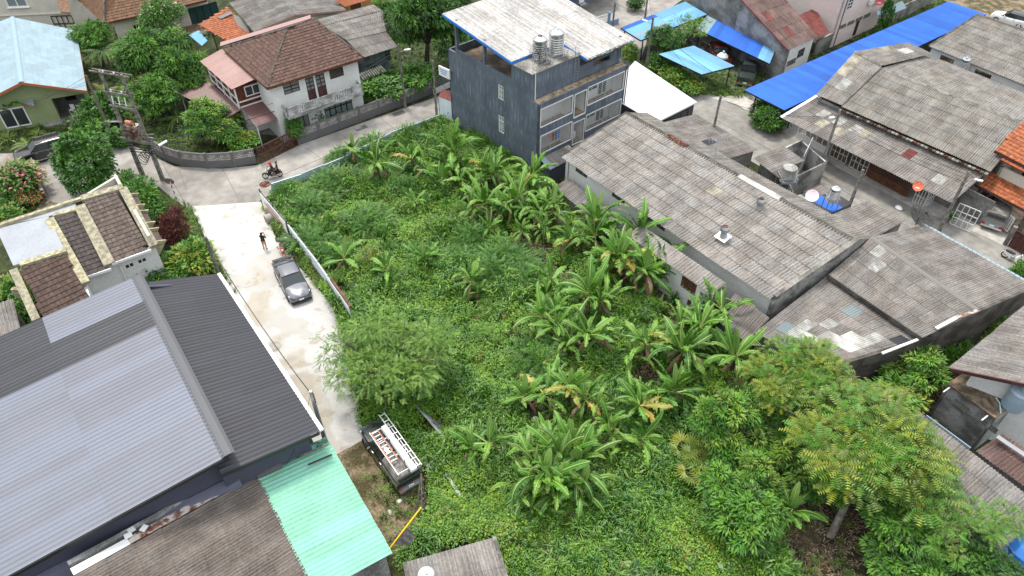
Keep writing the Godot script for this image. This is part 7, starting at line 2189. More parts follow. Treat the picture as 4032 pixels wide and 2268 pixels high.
# ---------------------------------------------------------------- ground cover
func scatter(nm: String,label: String,me: Mesh,m: Material,poly: PackedVector2Array,step: float,chance: Callable,size: Vector2,tints: Array,sink := 0.03,height = null) -> void:
	var lo := Vector2(1e9,1e9)
	var hi := -lo
	for p in poly:
		lo = lo.min(p); hi = hi.max(p)
	var tr := []
	var cl := []
	var x := lo.x
	while x < hi.x:
		var z := lo.y
		while z < hi.y:
			var p := Vector2(x + rf(-0.5,0.5)*step,z + rf(-0.5,0.5)*step)
			z += step
			if rng.randf() > chance.call(p) or not Geometry2D.is_point_in_polygon(p,poly): continue
			var s := rf(size.x,size.y)
			var up := 0.0
			if height != null: up = height.call(p)
			tr.append(Transform3D(Basis(UP,rf(0,TAU)).scaled(V(s,s*rf(0.75,1.25),s)),V(p.x,up - sink,p.y)))
			cl.append(hue(pick(tints),0.10))
		x += step
	if tr.size() == 0: return
	var mm := MultiMesh.new()
	mm.transform_format = MultiMesh.TRANSFORM_3D
	mm.use_colors = true
	mm.mesh = me
	mm.instance_count = tr.size()
	for k in tr.size():
		mm.set_instance_transform(k,tr[k])
		mm.set_instance_color(k,cl[k])
	var o := MultiMeshInstance3D.new()
	o.name = numbered(nm)
	o.multimesh = mm
	o.material_override = m
	add_child(o)
	tag(o,label, "undergrowth", "", "stuff")

func weed_mesh(kind: String) -> ArrayMesh:
	var b := B.new()
	var w := Color.WHITE
	if kind == "leafy":
		for k in 52:
			var a := rf(0,TAU)
			var r := sqrt(rng.randf())*0.34
			var p := V(cos(a)*r,rf(0.06,0.42)*(1.1 - r),sin(a)*r)
			var d := V(cos(a + rf(-1,1)),rf(-0.3,0.5),sin(a + rf(-1,1))).normalized()
			leaf(b,p,d,(UP + V(rf(-0.6,0.6),0,rf(-0.6,0.6))).normalized(),rf(0.08,0.15),rf(0.045,0.08),hue(w,0.35))
	elif kind == "grass":
		for k in 26:
			var a := rf(0,TAU)
			var d := V(cos(a),0,sin(a))
			var p := d*rf(0.0,0.1)
			var s := d.cross(UP)*rf(0.012,0.022)
			var h := rf(0.35,0.75)
			var o := rf(0.12,0.5)
			b.col = hue(w,0.3)
			var m := p + UP*h*0.72 + d*o*0.45
			var tip := p + UP*h*rf(0.6,0.95) + d*o
			b.quad(p + s,p - s,m - s,m + s)
			b.tri(m + s,m - s,tip)
	elif kind == "feather":
		for k in 12:
			var a := rf(0,TAU)
			var d := V(cos(a),rf(0.2,0.9),sin(a)).normalized()
			spray(b,V(0,rf(0.05,0.3),0),d,(UP - d*d.y).normalized(),rf(0.35,0.55),0.07,hue(w,0.3),6)
	else:       # creeping vine
		for k in 44:
			var a := rf(0,TAU)
			var r := sqrt(rng.randf())*0.4
			var p := V(cos(a)*r,rf(0.03,0.2),sin(a)*r)
			var d := V(rf(-1,1),rf(-0.2,0.3),rf(-1,1)).normalized()
			leaf(b,p,d,(UP + V(rf(-0.6,0.6),0,rf(-0.6,0.6))).normalized(),rf(0.08,0.12),rf(0.07,0.09),hue(w,0.35))
	return b.mesh(0.0,true)

func build_undergrowth() -> void:
	var lot := outline([-21.6,-51.1,-20.8,-52.7,-11.6,-61.3,-7.2,-64.6,-3.5,-62.7,2.1,-55.8,4.6,-51.2,8.1,-44.7,12.4,-39.2,14.6,-37.1,16.5,-32.9,18.4,-29.8,17.2,-25.5,14.9,-22.5,14.9,-17.3,0.0,-17.3,-1.0,-20.4,-5.2,-18.8,-6.3,-18.6,-4.5,-21.5,-5.0,-24.4,-7.2,-27.1,-9.3,-26.9,-11.3,-33.6,-13.3,-38.5])
	var n1 := FastNoiseLite.new()
	n1.seed = 4
	n1.frequency = 0.10
	var n2 := FastNoiseLite.new()
	n2.seed = 9
	n2.frequency = 0.25
	var bare := [[Vector2(4.12,-42.33),1.6],[Vector2(1.37,-45.75),2.0],[Vector2(8.50,-42.33),2.2],[Vector2(4.54,-34.36),1.5],[Vector2(11.16,-39.19),2.0],[Vector2(12.08,-37.51),2.2],[Vector2(1.60,-28.81),1.8],[Vector2(8.97,-31.81),1.6],[Vector2(15.19,-31.81),2.0],[Vector2(-12.98,-40.06),1.4],[Vector2(-2.92,-38.76),0.9],[Vector2(-0.59,-46.78),1.2],[Vector2(6.92,-45.75),1.8],[Vector2(-4.76,-27.56),1.4],[Vector2(8.66,-33.61),1.2],[Vector2(13.25,-39.19),1.6],[Vector2(-5.49,-27.25),1.5]]
	var open := func(p: Vector2) -> float:
		var k := 1.0
		for q in bare: k = minf(k,smoothstep(0.35,1.0,p.distance_to(q[0])/q[1] + n2.get_noise_2d(p.x*3,p.y*3)*0.5))
		return k
	var near := func(p: Vector2) -> float: return smoothstep(-29.0, -25.0, p.y)     # the vine carpet lies in the lower lot
	var rise := func(p: Vector2) -> float: return maxf(0.0,0.18 + n1.get_noise_2d(p.x*2.6,p.y*2.6))*1.3
	var G := [Color(0.090,0.215,0.012),Color(0.122,0.262,0.014),Color(0.165,0.310,0.018),Color(0.055,0.150,0.012)]
	var Lm := [Color(0.195,0.325,0.016),Color(0.245,0.36,0.022),Color(0.155,0.285,0.014)]
	var Dk := [Color(0.045,0.105,0.024),Color(0.06,0.125,0.03)]
	scatter("weeds", "leafy green weeds covering the vacant lot",weed_mesh("leafy"),M.leaf,lot,0.34,func(p): return open.call(p)*(0.95 if n1.get_noise_2d(p.x,p.y) > -0.25 else 0.45),Vector2(0.6,1.7),G,0.05,rise)
	scatter("weeds", "pale lime weeds in drifts across the lot",weed_mesh("leafy"),M.leaf,lot,0.5,func(p): return open.call(p)*smoothstep(-0.05,0.3,n2.get_noise_2d(p.x,p.y + 40.0)),Vector2(0.7,1.2),Lm,0.02,rise)
	scatter("grass", "tufts of tall grass across the vacant lot",weed_mesh("grass"),M.leaf,lot,0.36,func(p): return open.call(p)*smoothstep(-0.25,0.15,n1.get_noise_2d(p.x + 70.0,p.y)),Vector2(0.8,1.9),[Color(0.085,0.215,0.018),Color(0.125,0.265,0.024),Color(0.055,0.165,0.022)],0.05,rise)
	scatter("dry_grass", "straw yellow dry grass in patches of the lot",weed_mesh("grass"),M.leaf,lot,0.6,func(p): return open.call(p)*smoothstep(0.22,0.45,n2.get_noise_2d(p.x + 90.0,p.y)),Vector2(0.6,1.3),[Color(0.30,0.27,0.07),Color(0.22,0.24,0.05)],0.03,rise)
	scatter("ferny_weeds", "feathery dark weeds between the bananas",weed_mesh("feather"),M.leaf,lot,0.6,func(p): return open.call(p)*smoothstep(0.0,0.3,n1.get_noise_2d(p.x,p.y + 130.0)),Vector2(0.9,1.7),G + Dk,0.05,rise)
	scatter("vines", "carpet of creeping lime green vines in the lower lot",weed_mesh("vine"),M.leaf,lot,0.24,func(p): return near.call(p)*0.95,Vector2(0.8,1.2),Lm + G,0.0,rise)
	var litter := B.new()
	for k in 8:
		var a := rf(0,TAU)
		leaf(litter,V(cos(a)*rf(0,0.25),0.02,sin(a)*rf(0,0.25)),V(cos(a*3),0.05,sin(a*3)).normalized(),UP,rf(0.12,0.3),rf(0.04,0.08),hue(Color.WHITE,0.4))
	var straw := [Color(0.24,0.17,0.10),Color(0.16,0.11,0.065),Color(0.33,0.26,0.17)]
	scatter("leaf_litter", "dry brown leaf litter on bare soil below the bananas and trees",litter.mesh(0.0,true),M.dry_leaf,outline([0.1,-48.9,3.6,-51.2,8.1,-44.7,12.4,-39.2,17.0,-33.6,31.4,-33.6,30.5,-30.4,20.9,-21.5,18.5,-17.3,14.0,-17.3,15.7,-22.7,13.5,-30.1,3.7,-33.6,0.4,-39.2]),0.34,func(_p): return 0.8,Vector2(0.8,1.5),straw,-0.01)
	# verges, lawns and garden beds
	var gm := weed_mesh("grass")
	var lm := weed_mesh("leafy")
	var beds := [
		["verge_grass", "scruffy grass verge between lane and metal fence",outline([-22.2,-51.9,-21.4,-50.6,-19.9,-47.3,-17.7,-44.2,-15.3,-41.2,-13.5,-38.8,-12.0,-37.5,-15.2,-42.3,-18.6,-46.8]),0.28,0.8],
		["verge_grass", "weedy green verge along the lane beside the yellow house",outline([-29.9,-52.4,-28.1,-51.2,-25.3,-46.5,-20.8,-39.8,-22.6,-41.9,-26.4,-44.7,-30.1,-48.9,-32.5,-53.6]),0.24,0.95],
		["yard_grass", "patchy grass in the dirt yard behind the parked truck",outline([-9.4,-24.6,-7.9,-24.4,-5.4,-23.7,-4.5,-21.5,-5.2,-19.3,-6.7,-19.8,-8.3,-22.5]),0.3,0.45],
		["yard_grass", "dry grass in the shade right of the parked truck",outline([-8.5,-28.8,-6.2,-29.8,-3.7,-26.9,-5.0,-24.4,-5.5,-24.1]),0.3,0.5],
		["carport_grass", "green grass around the blue carports",outline([14.3,-78.7,19.4,-81.8,25.1,-75.8,31.1,-79.7,37.2,-81.3,58.3,-97.5,53.0,-94.8,37.8,-81.8,26.8,-73.4,24.3,-70.3,21.1,-71.2,15.8,-73.4]),0.32,0.85],
		["bungalow_lawn", "mossy lawn before the green bungalow",outline([-51.8,-64.6,-44.7,-65.8,-37.8,-62.7,-39.4,-62.7,-44.5,-63.1,-47.2,-60.3,-50.6,-59.5]),0.34,0.6],
		["garden_bed", "planting bed round the bougainvillea and gravel path",outline([-48.8,-56.1,-44.1,-56.1,-41.6,-52.4,-41.5,-48.7,-44.2,-47.3]),0.3,0.7],
		["garden_bed", "weedy bed beside the yellow house flank",outline([-34.6,-53.6,-31.8,-53.6,-26.4,-44.7,-23.2,-41.9,-26.9,-40.1,-29.3,-46.8]),0.3,0.7],
		["garden_bed", "overgrown garden under the rain trees",outline([18.4,-29.8,24.8,-32.2,31.7,-34.4,26.1,-28.8,21.5,-24.6,18.3,-17.3,14.9,-17.3,14.9,-22.5,17.2,-25.5]),0.4,0.35],
		["garden_bed", "shady garden round the mango trees across the road",outline([-51.3,-81.8,-49.7,-89.8,-39.9,-87.4,-33.7,-73.9,-25.5,-62.3,-24.5,-58.8,-27.4,-58.1,-32.1,-58.8,-37.6,-62.3,-41.9,-63.1]),0.4,0.7],
		["garden_bed", "shady planting behind the trellis and dark trees",outline([-16.6,-71.2,-9.3,-75.8,-7.0,-81.8,-7.9,-97.5,-17.5,-97.5,-14.5,-81.8]),0.4,0.7],
	]
	for b in beds:
		scatter(b[0],b[1],gm,M.leaf,b[2],b[3],func(_p): return b[4]*0.6,Vector2(0.45,0.9),[Color(0.12,0.19,0.035),Color(0.15,0.21,0.05)],0.04)
		scatter(b[0],b[1] + ", broadleaf weeds",lm,M.leaf,b[2],b[3]*1.3,func(_p): return b[4]*0.7,Vector2(0.5,1.0),G,0.05)


# ---------------------------------------------------------------- fences and walls
func ribbed_panel(b: B,p: Vector3,q: Vector3,h: float,n: Vector3,ribs: int,lean_by := 0.0) -> void:
	# upright sheet with level ribs from p to q
	for k in ribs:
		var y0 := h*k/ribs
		var y1 := h*(k + 0.55)/ribs
		var y2 := h*(k + 1.0)/ribs
		var L := func(y: float,o: float) -> Vector3: return UP*y + n*(o + lean_by*y)
		b.face([p + L.call(y0,0.0),q + L.call(y0,0.0),q + L.call(y1,0.0),p + L.call(y1,0.0)],n)
		b.face([p + L.call(y1,0.0),q + L.call(y1,0.0),q + L.call(y2 - h*0.12/ribs,0.06),p + L.call(y2 - h*0.12/ribs,0.035)],n)
		b.face([p + L.call(y2 - h*0.12/ribs,0.06),q + L.call(y2 - h*0.12/ribs,0.06),q + L.call(y2,0.0),p + L.call(y2,0.0)],n + UP)

func sheet_fence(label: String,pts: Array,h: float,m: Material,step: float,lean_by := 0.0,rust := 1.1) -> Node3D:
	var t := thing("metal_fence",label, "fence",flat(pts[0]))
	for i in pts.size() - 1:
		var a := flat(pts[i])
		var e := flat(pts[i + 1])
		var n := maxi(1,int(round(a.distance_to(e)/step)))
		var d := (e - a).normalized()
		var nn := d.cross(UP).normalized()
		for k in n:
			var p := a.lerp(e,float(k)/n)
			var q := a.lerp(e,float(k + 1)/n)
			var b := B.new()
			ribbed_panel(b,p + nn*0.012*(k % 2),q + d*0.05 + nn*0.012*(k % 2),h*rf(0.97,1.03),nn,7,lean_by)
			putw("fence_sheet",b,m,t)
			bar(t, "post",p - nn*0.05,p - nn*0.05 + UP*h*1.03 + nn*lean_by*h,0.07,0.07,M.galvanised)
			if float(k)/n >= rust: bar(t, "rail",p - nn*0.06 + UP*h*1.0 + nn*lean_by*h,q - nn*0.06 + UP*h*1.0 + nn*lean_by*h,0.13,0.16,M.wood_brown)
			else: bar(t, "rail",p - nn*0.05 + UP*h*0.93 + nn*lean_by*h,q - nn*0.05 + UP*h*0.93 + nn*lean_by*h,0.05,0.06,M.galvanised)
	return t

func build_fences() -> void:
	sheet_fence("pale teal zinc sheet fence between the road and the weedy lot",[V(-21.21,0,-52.84),V(-18.86,0,-54.31),V(-15.55,0,-57.14),V(-11.60,0,-61.44),V(-7.10,0,-64.90)],1.35,M.zinc_teal,2.0)
	var t := sheet_fence("white zinc sheet fence along the lane with a rust brown top rail at its end",[V(-21.44,0,-50.89),V(-18.13,0,-46.48),V(-14.80,0,-41.80),V(-11.56,0,-36.82)],1.9,M.zinc_white,2.2,0.05)
	bar(t, "rust_rail",V(-13.43,1.98,-39.68),V(-11.46,1.98,-36.66),0.16,0.16,M.wood_brown)
	# white sale banner with red and dark print, tied to the fence in a black frame
	var b0 := V(-21.44,0,-50.89)
	var b1 := V(-18.13,0,-46.48)
	var d := (b1 - b0).normalized()
	var n := -d.cross(UP)
	if n.x > 0: n = -n
	var s := thing("sale_banner", "white banner with red and dark print in a black frame on the lane fence", "banner",b0 + n*0.15)
	var L := b0.distance_to(b1)
	var pn := B.new()
	pn.box(b0.lerp(b1,0.5) + n*0.2 + UP*1.05,V(0.03,1.7,L - 0.3),Basis(n,UP,n.cross(UP)))
	var pp := putw("panel",pn,M.white_paint,s)
	for k in 4:
		var st := B.new()
		st.box(b0.lerp(b1,0.5) + n*0.225 + UP*(0.5 + 0.36*k),V(0.012,[0.22,0.16,0.2,0.1][k],(L - 0.8) * [0.9,0.7,0.82,0.5][k]),Basis(n,UP,n.cross(UP)))
		putw("print_band",st,[M.red_plastic,M.plaster_grey,M.red_plastic,M.plaster_grey][k],pp)
	for k in [0.0,0.5,1.0]: bar(s, "post",b0.lerp(b1,k) + n*0.13,b0.lerp(b1,k) + n*0.13 + UP*2.15,0.08,0.08,M.frame_black)
	for y in [0.2,1.93]: bar(s, "rail",b0 + n*0.13 + UP*y,b1 + n*0.13 + UP*y,0.06,0.06,M.frame_black)
	# leaning corrugated sheets by the truck
	sheet_fence("loose galvanised sheets leaning in the grass beside the parked truck",[V(-5.65,0,-29.22),V(-3.34,0,-26.38)],1.1,M.galvanised,1.6,0.7)
	# garden wall of the white house: piers, solid base, breeze block panels
	var w := thing("garden_wall", "dark grey garden wall with pale breeze block panels curving round the road bend", "wall",V(-28.57,0,-57.14))
	var c := [V(-34.44,0,-59.80),V(-32.84,0,-58.49),V(-30.94,0,-57.54),V(-28.38,0,-57.14),V(-25.97,0,-57.41),V(-23.97,0,-58.08)]
	for i in c.size() - 1: wall_bay(w,c[i],c[i + 1])
	var w2 := thing("garden_wall", "straight dark grey garden wall with pale breeze block panels beside the sliding gate", "wall",V(-15.72,0,-65.37))
	var a := V(-20.76,0,-61.30)
	var e := V(-8.43,0,-71.63)
	for k in 7: wall_bay(w2,a.lerp(e,k/7.0),a.lerp(e,(k + 1)/7.0))
	var g := thing("sliding_gate", "rusty brown slatted sliding gate across the white house driveway", "gate",V(-22.42,0,-59.45))
	var g0 := V(-23.75,0,-57.94)
	var g1 := V(-20.88,0,-61.15)
	bars(g, "gate_frame",g0,g1,[0,0.1,g0.distance_to(g1),1.6],M.wood_maroon,3,2,0.08,0.03)
	for k in 42: bar(g, "slat",g0.lerp(g1,(k + 0.5)/42.0) + UP*0.12,g0.lerp(g1,(k + 0.5)/42.0) + UP*1.68,0.035,0.07,M.rusty)
	# crumbling wall at the lot's foot, chain fence by the slate block
	var cw := thing("broken_wall", "broken pale concrete wall stubs at the lot's edge under the fan palms", "wall",V(11.29,0,-24.08))
	for s2 in [[V(10.30,0,-25.91),V(10.55,0,-25.05)],[V(10.97,0,-24.30),V(11.38,0,-23.32)],[V(12.21,0,-21.46),V(12.55,0,-20.52)],[V(13.19,0,-19.99),V(13.41,0,-19.29)]]:
		slope_wall(cw, "stub",s2[0],s2[1],0.75,0.5,M.concrete_old,0.14)
	var cf := thing("chain_fence", "low white wall topped with wire mesh behind the street poles", "fence",V(-6.85,0,-72.52))
	var f0 := V(-8.41,0,-71.36)
	var f1 := V(-6.05,0,-73.71)
	wall(cf, "wall",f0,f1,0.6,M.plaster_white,[],0.15)
	bars(cf, "wire_mesh",f0,f1,[0.05,0.62,f0.distance_to(f1) - 0.1,1.0],M.galvanised,14,6,0.02,-0.05)

func wall_bay(t: Node3D,a: Vector3,e: Vector3) -> void:
	var L := a.distance_to(e)
	var d := (e - a)/L
	wall(t, "base",a + d*0.14,e - d*0.14,0.82,M.plaster_grey,[],0.16)
	bar(t, "coping",a + d*0.14 + UP*1.5 - d.cross(UP)*0.08,e - d*0.14 + UP*1.5 - d.cross(UP)*0.08,0.18,0.10,M.plaster_grey)
	bar(t, "pier",a - d.cross(UP)*0.08,a - d.cross(UP)*0.08 + UP*1.62,0.27,0.27,M.plaster_grey)
	var p := a + d*0.15 + d.cross(UP)*0.015
	var q := e - d*0.15 + d.cross(UP)*0.015
	var n := maxi(4,int(L/0.2))
	var holes := []
	var s := (L - 0.3)/n
	for i in n:
		for j in 3: holes.append([(i + 0.18)*s,0.88 + j*0.195,s*0.64,0.125])
	wall(t, "breeze_panel",p,q,1.44,M.block_pale,holes,0.09,0.821)

# ---------------------------------------------------------------- poles and wires
func wire(a: Vector3,b: Vector3,sag: float,r: float,label: String) -> void:
	var t := thing("power_cable",label, "cable",a, "overhead cables")
	var p := []
	for k in 13:
		var s := k/12.0
		p.append(a.lerp(b,s) - UP*sag*4.0*s*(1.0 - s) - a)
	var bb := B.new()
	bb.tube(p,[r*0.55],5,false)
	put("cable",bb,M.wire_black,t)

func pole(nm: String,label: String,base: Vector3,h: float,arms: Array,lamp := 0.0,m := "concrete_post") -> Node3D:
	var t := thing(nm,label, "pole",flat(base))
	var b := B.new()
	b.hexa([V(-0.13,-0.1,-0.1),V(0.13,-0.1,-0.1),V(0.13,-0.1,0.1),V(-0.13,-0.1,0.1),V(-0.08,h,-0.07),V(0.08,h,-0.07),V(0.08,h,0.07),V(-0.08,h,0.07)])
	put("shaft",b,M[m],t)
	for a in arms:                                     # [height, length, turn]
		var d := V(cos(a[2]),0,sin(a[2]))
		var c := B.new()
		c.beam(V(0,a[0],0) - d*a[1]/2 + d.cross(UP)*0.12,V(0,a[0],0) + d*a[1]/2 + d.cross(UP)*0.12,0.09,0.1)
		var arm := put("crossarm",c,M.concrete_post,t)
		for k in 4:
			var i := B.new()
			i.lathe(V(0,a[0] + 0.05,0) + d*a[1]*(k/3.0 - 0.5)*0.9 + d.cross(UP)*0.12,[[0.03,0.0],[0.055,0.04],[0.03,0.08],[0.055,0.12],[0.0,0.16]],8)
			put("insulator",i,M.white_paint if a[1] > 1.5 else M.wood_brown,arm)
	for k in 4:
		var i := B.new()
		i.lathe(V(0.1,h - 0.25 - 0.22*k,0),[[0.0,-0.05],[0.05,-0.04],[0.05,0.04],[0.0,0.05]],8)
		put("spool_insulator",i,M.wood_brown,t)
	if lamp > 0.0:
		var l := B.new()
		l.tube([V(0,h*0.88,0),V(cos(lamp)*0.6,h*0.92,sin(lamp)*0.6)],[0.03],6)
		put("lamp_arm",l,M.galvanised,t)
		var hd := B.new()
		hd.beam(V(cos(lamp)*0.55,h*0.92,sin(lamp)*0.55),V(cos(lamp)*1.15,h*0.93,sin(lamp)*1.15),0.2,0.09)
		put("lamp_head",hd,M.white_paint,t)
	return t

func build_poles() -> void:
	var l := V(-34.04,0,-55.88)
	var r := V(-31.99,0,-55.24)
	var t := thing("transformer_frame", "H frame of two tall concrete poles carrying a rusty grey transformer above the road bend", "pole",(l + r)/2)
	for p in [l,r]:
		var b := B.new()
		b.hexa([p + V(-0.17,-0.1,-0.15),p + V(0.17,-0.1,-0.15),p + V(0.17,-0.1,0.15),p + V(-0.17,-0.1,0.15),p + V(-0.1,10.4,-0.09),p + V(0.1,10.4,-0.09),p + V(0.1,10.4,0.09),p + V(-0.1,10.4,0.09)])
		putw("shaft",b,M.concrete_post,t)
	var d := (r - l).normalized()
	var n := d.cross(UP)
	for y in [10.35,8.6,7.3]:
		for s in [-1.0,1.0]:
			var e := 0.9 if y > 10 else 0.25
			bar(t, "crossarm",l - d*e + UP*y + n*0.18*s,r + d*e + UP*y + n*0.18*s,0.1,0.13,M.concrete_post)
	for y in [10.42,8.7]:
		for k in 5:
			var i := B.new()
			i.lathe(l.lerp(r,k/4.0) + UP*y + n*0.18,[[0.03,0.0],[0.07,0.05],[0.04,0.1],[0.07,0.15],[0.0,0.22]],8)
			putw("insulator",i,M.frame_white if k % 2 else M.wood_brown,t)
	for k in 3:
		var f := B.new()
		f.tube([l.lerp(r,0.2 + 0.3*k) + UP*8.3 + n*0.2,l.lerp(r,0.2 + 0.3*k) + UP*7.6 + n*0.35],[0.05,0.04],6)
		putw("fuse",f,M.frame_white,t)
	for s in [-1.0,1.0]: bar(t, "platform_beam",l - d*0.4 + UP*4.2 + n*0.35*s,r + d*0.4 + UP*4.2 + n*0.35*s,0.14,0.2,M.concrete_post)
	bar(t, "bracket_arm",l - d*1.4 + UP*5.6 + n*0.3,l + d*0.4 + UP*5.9 + n*0.3,0.09,0.1,M.clear_sheet)
	bar(t, "bracket_arm",r + UP*4.9 + n*0.3,r + d*1.3 + UP*5.2 + n*0.3,0.09,0.1,M.concrete_post)
	var o := l.lerp(r,0.5) + UP*4.3
	var tk := B.new()
	tk.box(o + UP*0.65,V(1.25,1.2,0.75),Basis(d,UP,-n))
	var tank := putw("transformer_tank",tk,mat("transformer_grey",0.40,0.39,0.36,0.7, "rust",0.3),t)
	for k in 9:
		for s in [-1.0,1.0]:
			var f := B.new()
			f.box(o + UP*0.6 + d*(k - 4)*0.135 + n*s*0.47,V(0.035,0.9,0.2),Basis(d,UP,-n))
			putw("cooling_fin",f,M.transformer_grey,tank)
	for k in 3:
		var i := B.new()
		i.lathe(o + UP*1.25 + d*(k - 1)*0.35,[[0.08,0.0],[0.04,0.08],[0.08,0.14],[0.04,0.2],[0.06,0.26],[0.0,0.36]],8)
		putw("bushing",i,M.wood_brown,tank)
	var cs := B.new()
	cs.tube([o + UP*1.45 - d*0.5,o + UP*1.45 + d*0.1],[0.17],12)
	putw("oil_drum",cs,M.orange_rust,tank,40.0)
	# bundles of telephone cable and coils hanging from the frame
	for k in 6:
		var pts := []
		for q in 17: pts.append(r.lerp(l,0.1*k) + UP*(3.3 - 0.22*k) + n*0.35 + d*cos(TAU*q/16)*(0.35 + 0.03*k) + UP*sin(TAU*q/16)*(0.28 + 0.04*k))
		var cb := B.new()
		cb.tube(pts,[0.03],5,false)
		putw("cable_coil",cb,M.wire_black,t)
	for k in 4: bar(t, "cable_run",l + UP*(2.8 + 0.3*k) + n*0.2,r + d*0.6 + UP*(3.1 + 0.25*k) + n*0.25,0.06,0.07,M.wire_black)
	bar(t, "lamp_arm",r + UP*3.2 + n*0.3,V(-30.68,4.2,-54.27),0.05,0.05,M.galvanised)
	bar(t, "lamp_head",V(-30.66,4.2,-54.39),V(-30.06,4.4,-54.84),0.22,0.1,M.white_paint)
	var sp := pole("service_pole", "old wooden service pole beside the pale blue metal roof",V(-39.08,0,-61.82),7.0,[],0.0, "bark_pale")
	pole("street_pole", "concrete street pole with a white lamp rising through the creeper trellis",V(-11.21,0,-68.56),6.9,[],0.001)
	pole("street_pole", "concrete street pole with a meter box beside the white tent",V(-7.70,0,-66.26),6.3,[])
	pole("street_pole", "dark street pole bristling with cables at the light blue canopy",V(14.82,0,-74.95),7.0,[],3.6)
	pole("street_pole", "bare concrete pole with creeper leaves at its foot on the side street",V(18.93,0,-59.87),6.0,[])
	pole("street_pole", "slanting cable pole with a grey lamp before the porch roof",V(28.40,0,-56.28),6.6,[],2.6)
	pole("street_pole", "concrete pole between the timber gate and the blue patched roof",V(27.98,0,-48.55),5.6,[])
	pole("street_pole", "dark pole with a grey lamp and wall of cables at the orange tiled house",V(35.60,0,-47.38),6.2,[],0.6)
	pole("street_pole", "grey square pole with a red cap at the warehouse gutter",V(-11.12,0,-25.32),6.6,[],0.0, "galvanised")
	pole("street_pole", "thin bare pole on the weedy lane verge behind the warehouse",V(-21.80,0,-40.07),5.6,[])
	pole("street_pole", "brown based pole by the white picket fence",V(11.58,0,-81.42),6.0,[])
	pole("street_pole", "distant pole on the road beyond the light blue canopy",V(15.97,0,-85.67),6.0,[])
	for k in 3: wire(V(-7.75,5.9,-66.5) - UP*0.3*k,V(-11.33,6.2,-68.92) - UP*0.3*k,0.3,0.03, "cable between the lamp pole and the meter pole, strand %s" % ["one", "two", "three"][k])
	wire(V(-7.79,5.6,-66.69),V(-5.79,3,-64.77),0.2,0.025, "service cable from the meter pole to the white tent")
	wire(V(19.08,5.5,-60.14),V(28.62,6,-56.39),0.7,0.03, "cable from the bare pole to the slanting pole along the side street")
	wire(V(35.72,6,-47.46),V(38.6,6,-41.2),0.5,0.03, "cable from the lamp pole down the side street")
	wire(V(14.83,6.6,-74.68),V(16,5.6,-85.51),0.3,0.03, "cable from the canopy pole up the far road")
	for k in 3: wire(l.lerp(r,k*0.5) + UP*10.6,V(-43.58,7.5,-53.23) + V(0,0.6*k,0),0.5,0.022, "bare wire from the top of the H frame towards the bungalow, strand %s" % ["one", "two", "three"][k])
	wire(l + UP*7.4,V(-44.61,6,-53.74),0.5,0.02, "lower wire from the H frame past the bungalow porch")
	wire(l + UP*6.0,V(-45.13,5,-53.8),0.4,0.02, "lowest wire from the H frame across the bungalow lawn")
	wire(r + UP*4.2 + n*0.3,V(-11.61,5.4,-70.66),1.6,0.07, "thick black cable bundle sagging along the garden wall")
	wire(r + UP*3.7 + n*0.3,V(-11.67,5.1,-70.84),1.9,0.05, "black cable under the thick bundle along the garden wall")
	wire(r + UP*4.8 + n*0.3,V(-11.51,5.9,-70.21),1.2,0.03, "thin cable over the thick bundle along the garden wall")
	wire(V(-11.31,6.4,-68.94),V(-5.84,9,-64.95),0.2,0.02, "wire from the lamp pole up to the slate apartment block")
	wire(V(-11.4,6,-69.35),V(-7.75,5.9,-66.5),0.25,0.03, "cable between the two street poles by the chain fence")
	wire(r + UP*6.5,V(-21.88,5.4,-40.13),0.5,0.025, "pale guy cable from the H frame to the verge pole")
	wire(V(-21.88,5.4,-40.13),V(-11.17,6.4,-25.37),0.8,0.03, "cable along the warehouse gutter to the red capped pole")
	wire(V(-22.02,5.2,-40.38),V(-11.23,6.2,-25.48),0.95,0.02, "thin cable under the one along the warehouse gutter")
	wire(V(-11.23,6.2,-25.48),V(-12.11,4.6,-21.89),0.5,0.02, "cable dropping from the red capped pole to the turquoise roof")
	wire(V(14.85,6.4,-74.65),V(18.98,5.8,-59.95),0.6,0.03, "cable from the canopy pole over the sky blue canopy")
	wire(V(14.91,6.1,-74.76),V(23.68,3.4,-64.82),0.5,0.04, "black cable from the canopy pole to the long blue carport")
	wire(V(14.81,6.8,-74.71),V(8.87,6.5,-85.55),0.4,0.03, "cable from the canopy pole over the blue house yard")
	wire(V(18.98,5.8,-59.95),V(24.84,3.6,-59.89),0.3,0.02, "cable from the bare pole to the porch corner")
	for k in 3: wire(V(28.56,6.2,-56.38) - UP*0.35*k,V(35.73,5.9,-47.38) - UP*0.35*k,0.4,0.025, "cable over the porch roof between the two lamp poles, strand %s" % ["one", "two", "three"][k])
	wire(V(28.53,6.1,-56.22),V(25.29,4,-59.92),0.3,0.03, "cable from the slanting pole to the porch end")
	wire(V(28.14,5.3,-48.72),V(28.71,5.9,-56.57),0.3,0.02, "cable between the gate pole and the slanting pole")
	wire(V(36.4,4.6,-47.63),V(30.24,4.6,-43),0.2,0.03, "blue sleeved cable from the lamp pole to the big mesh dish")


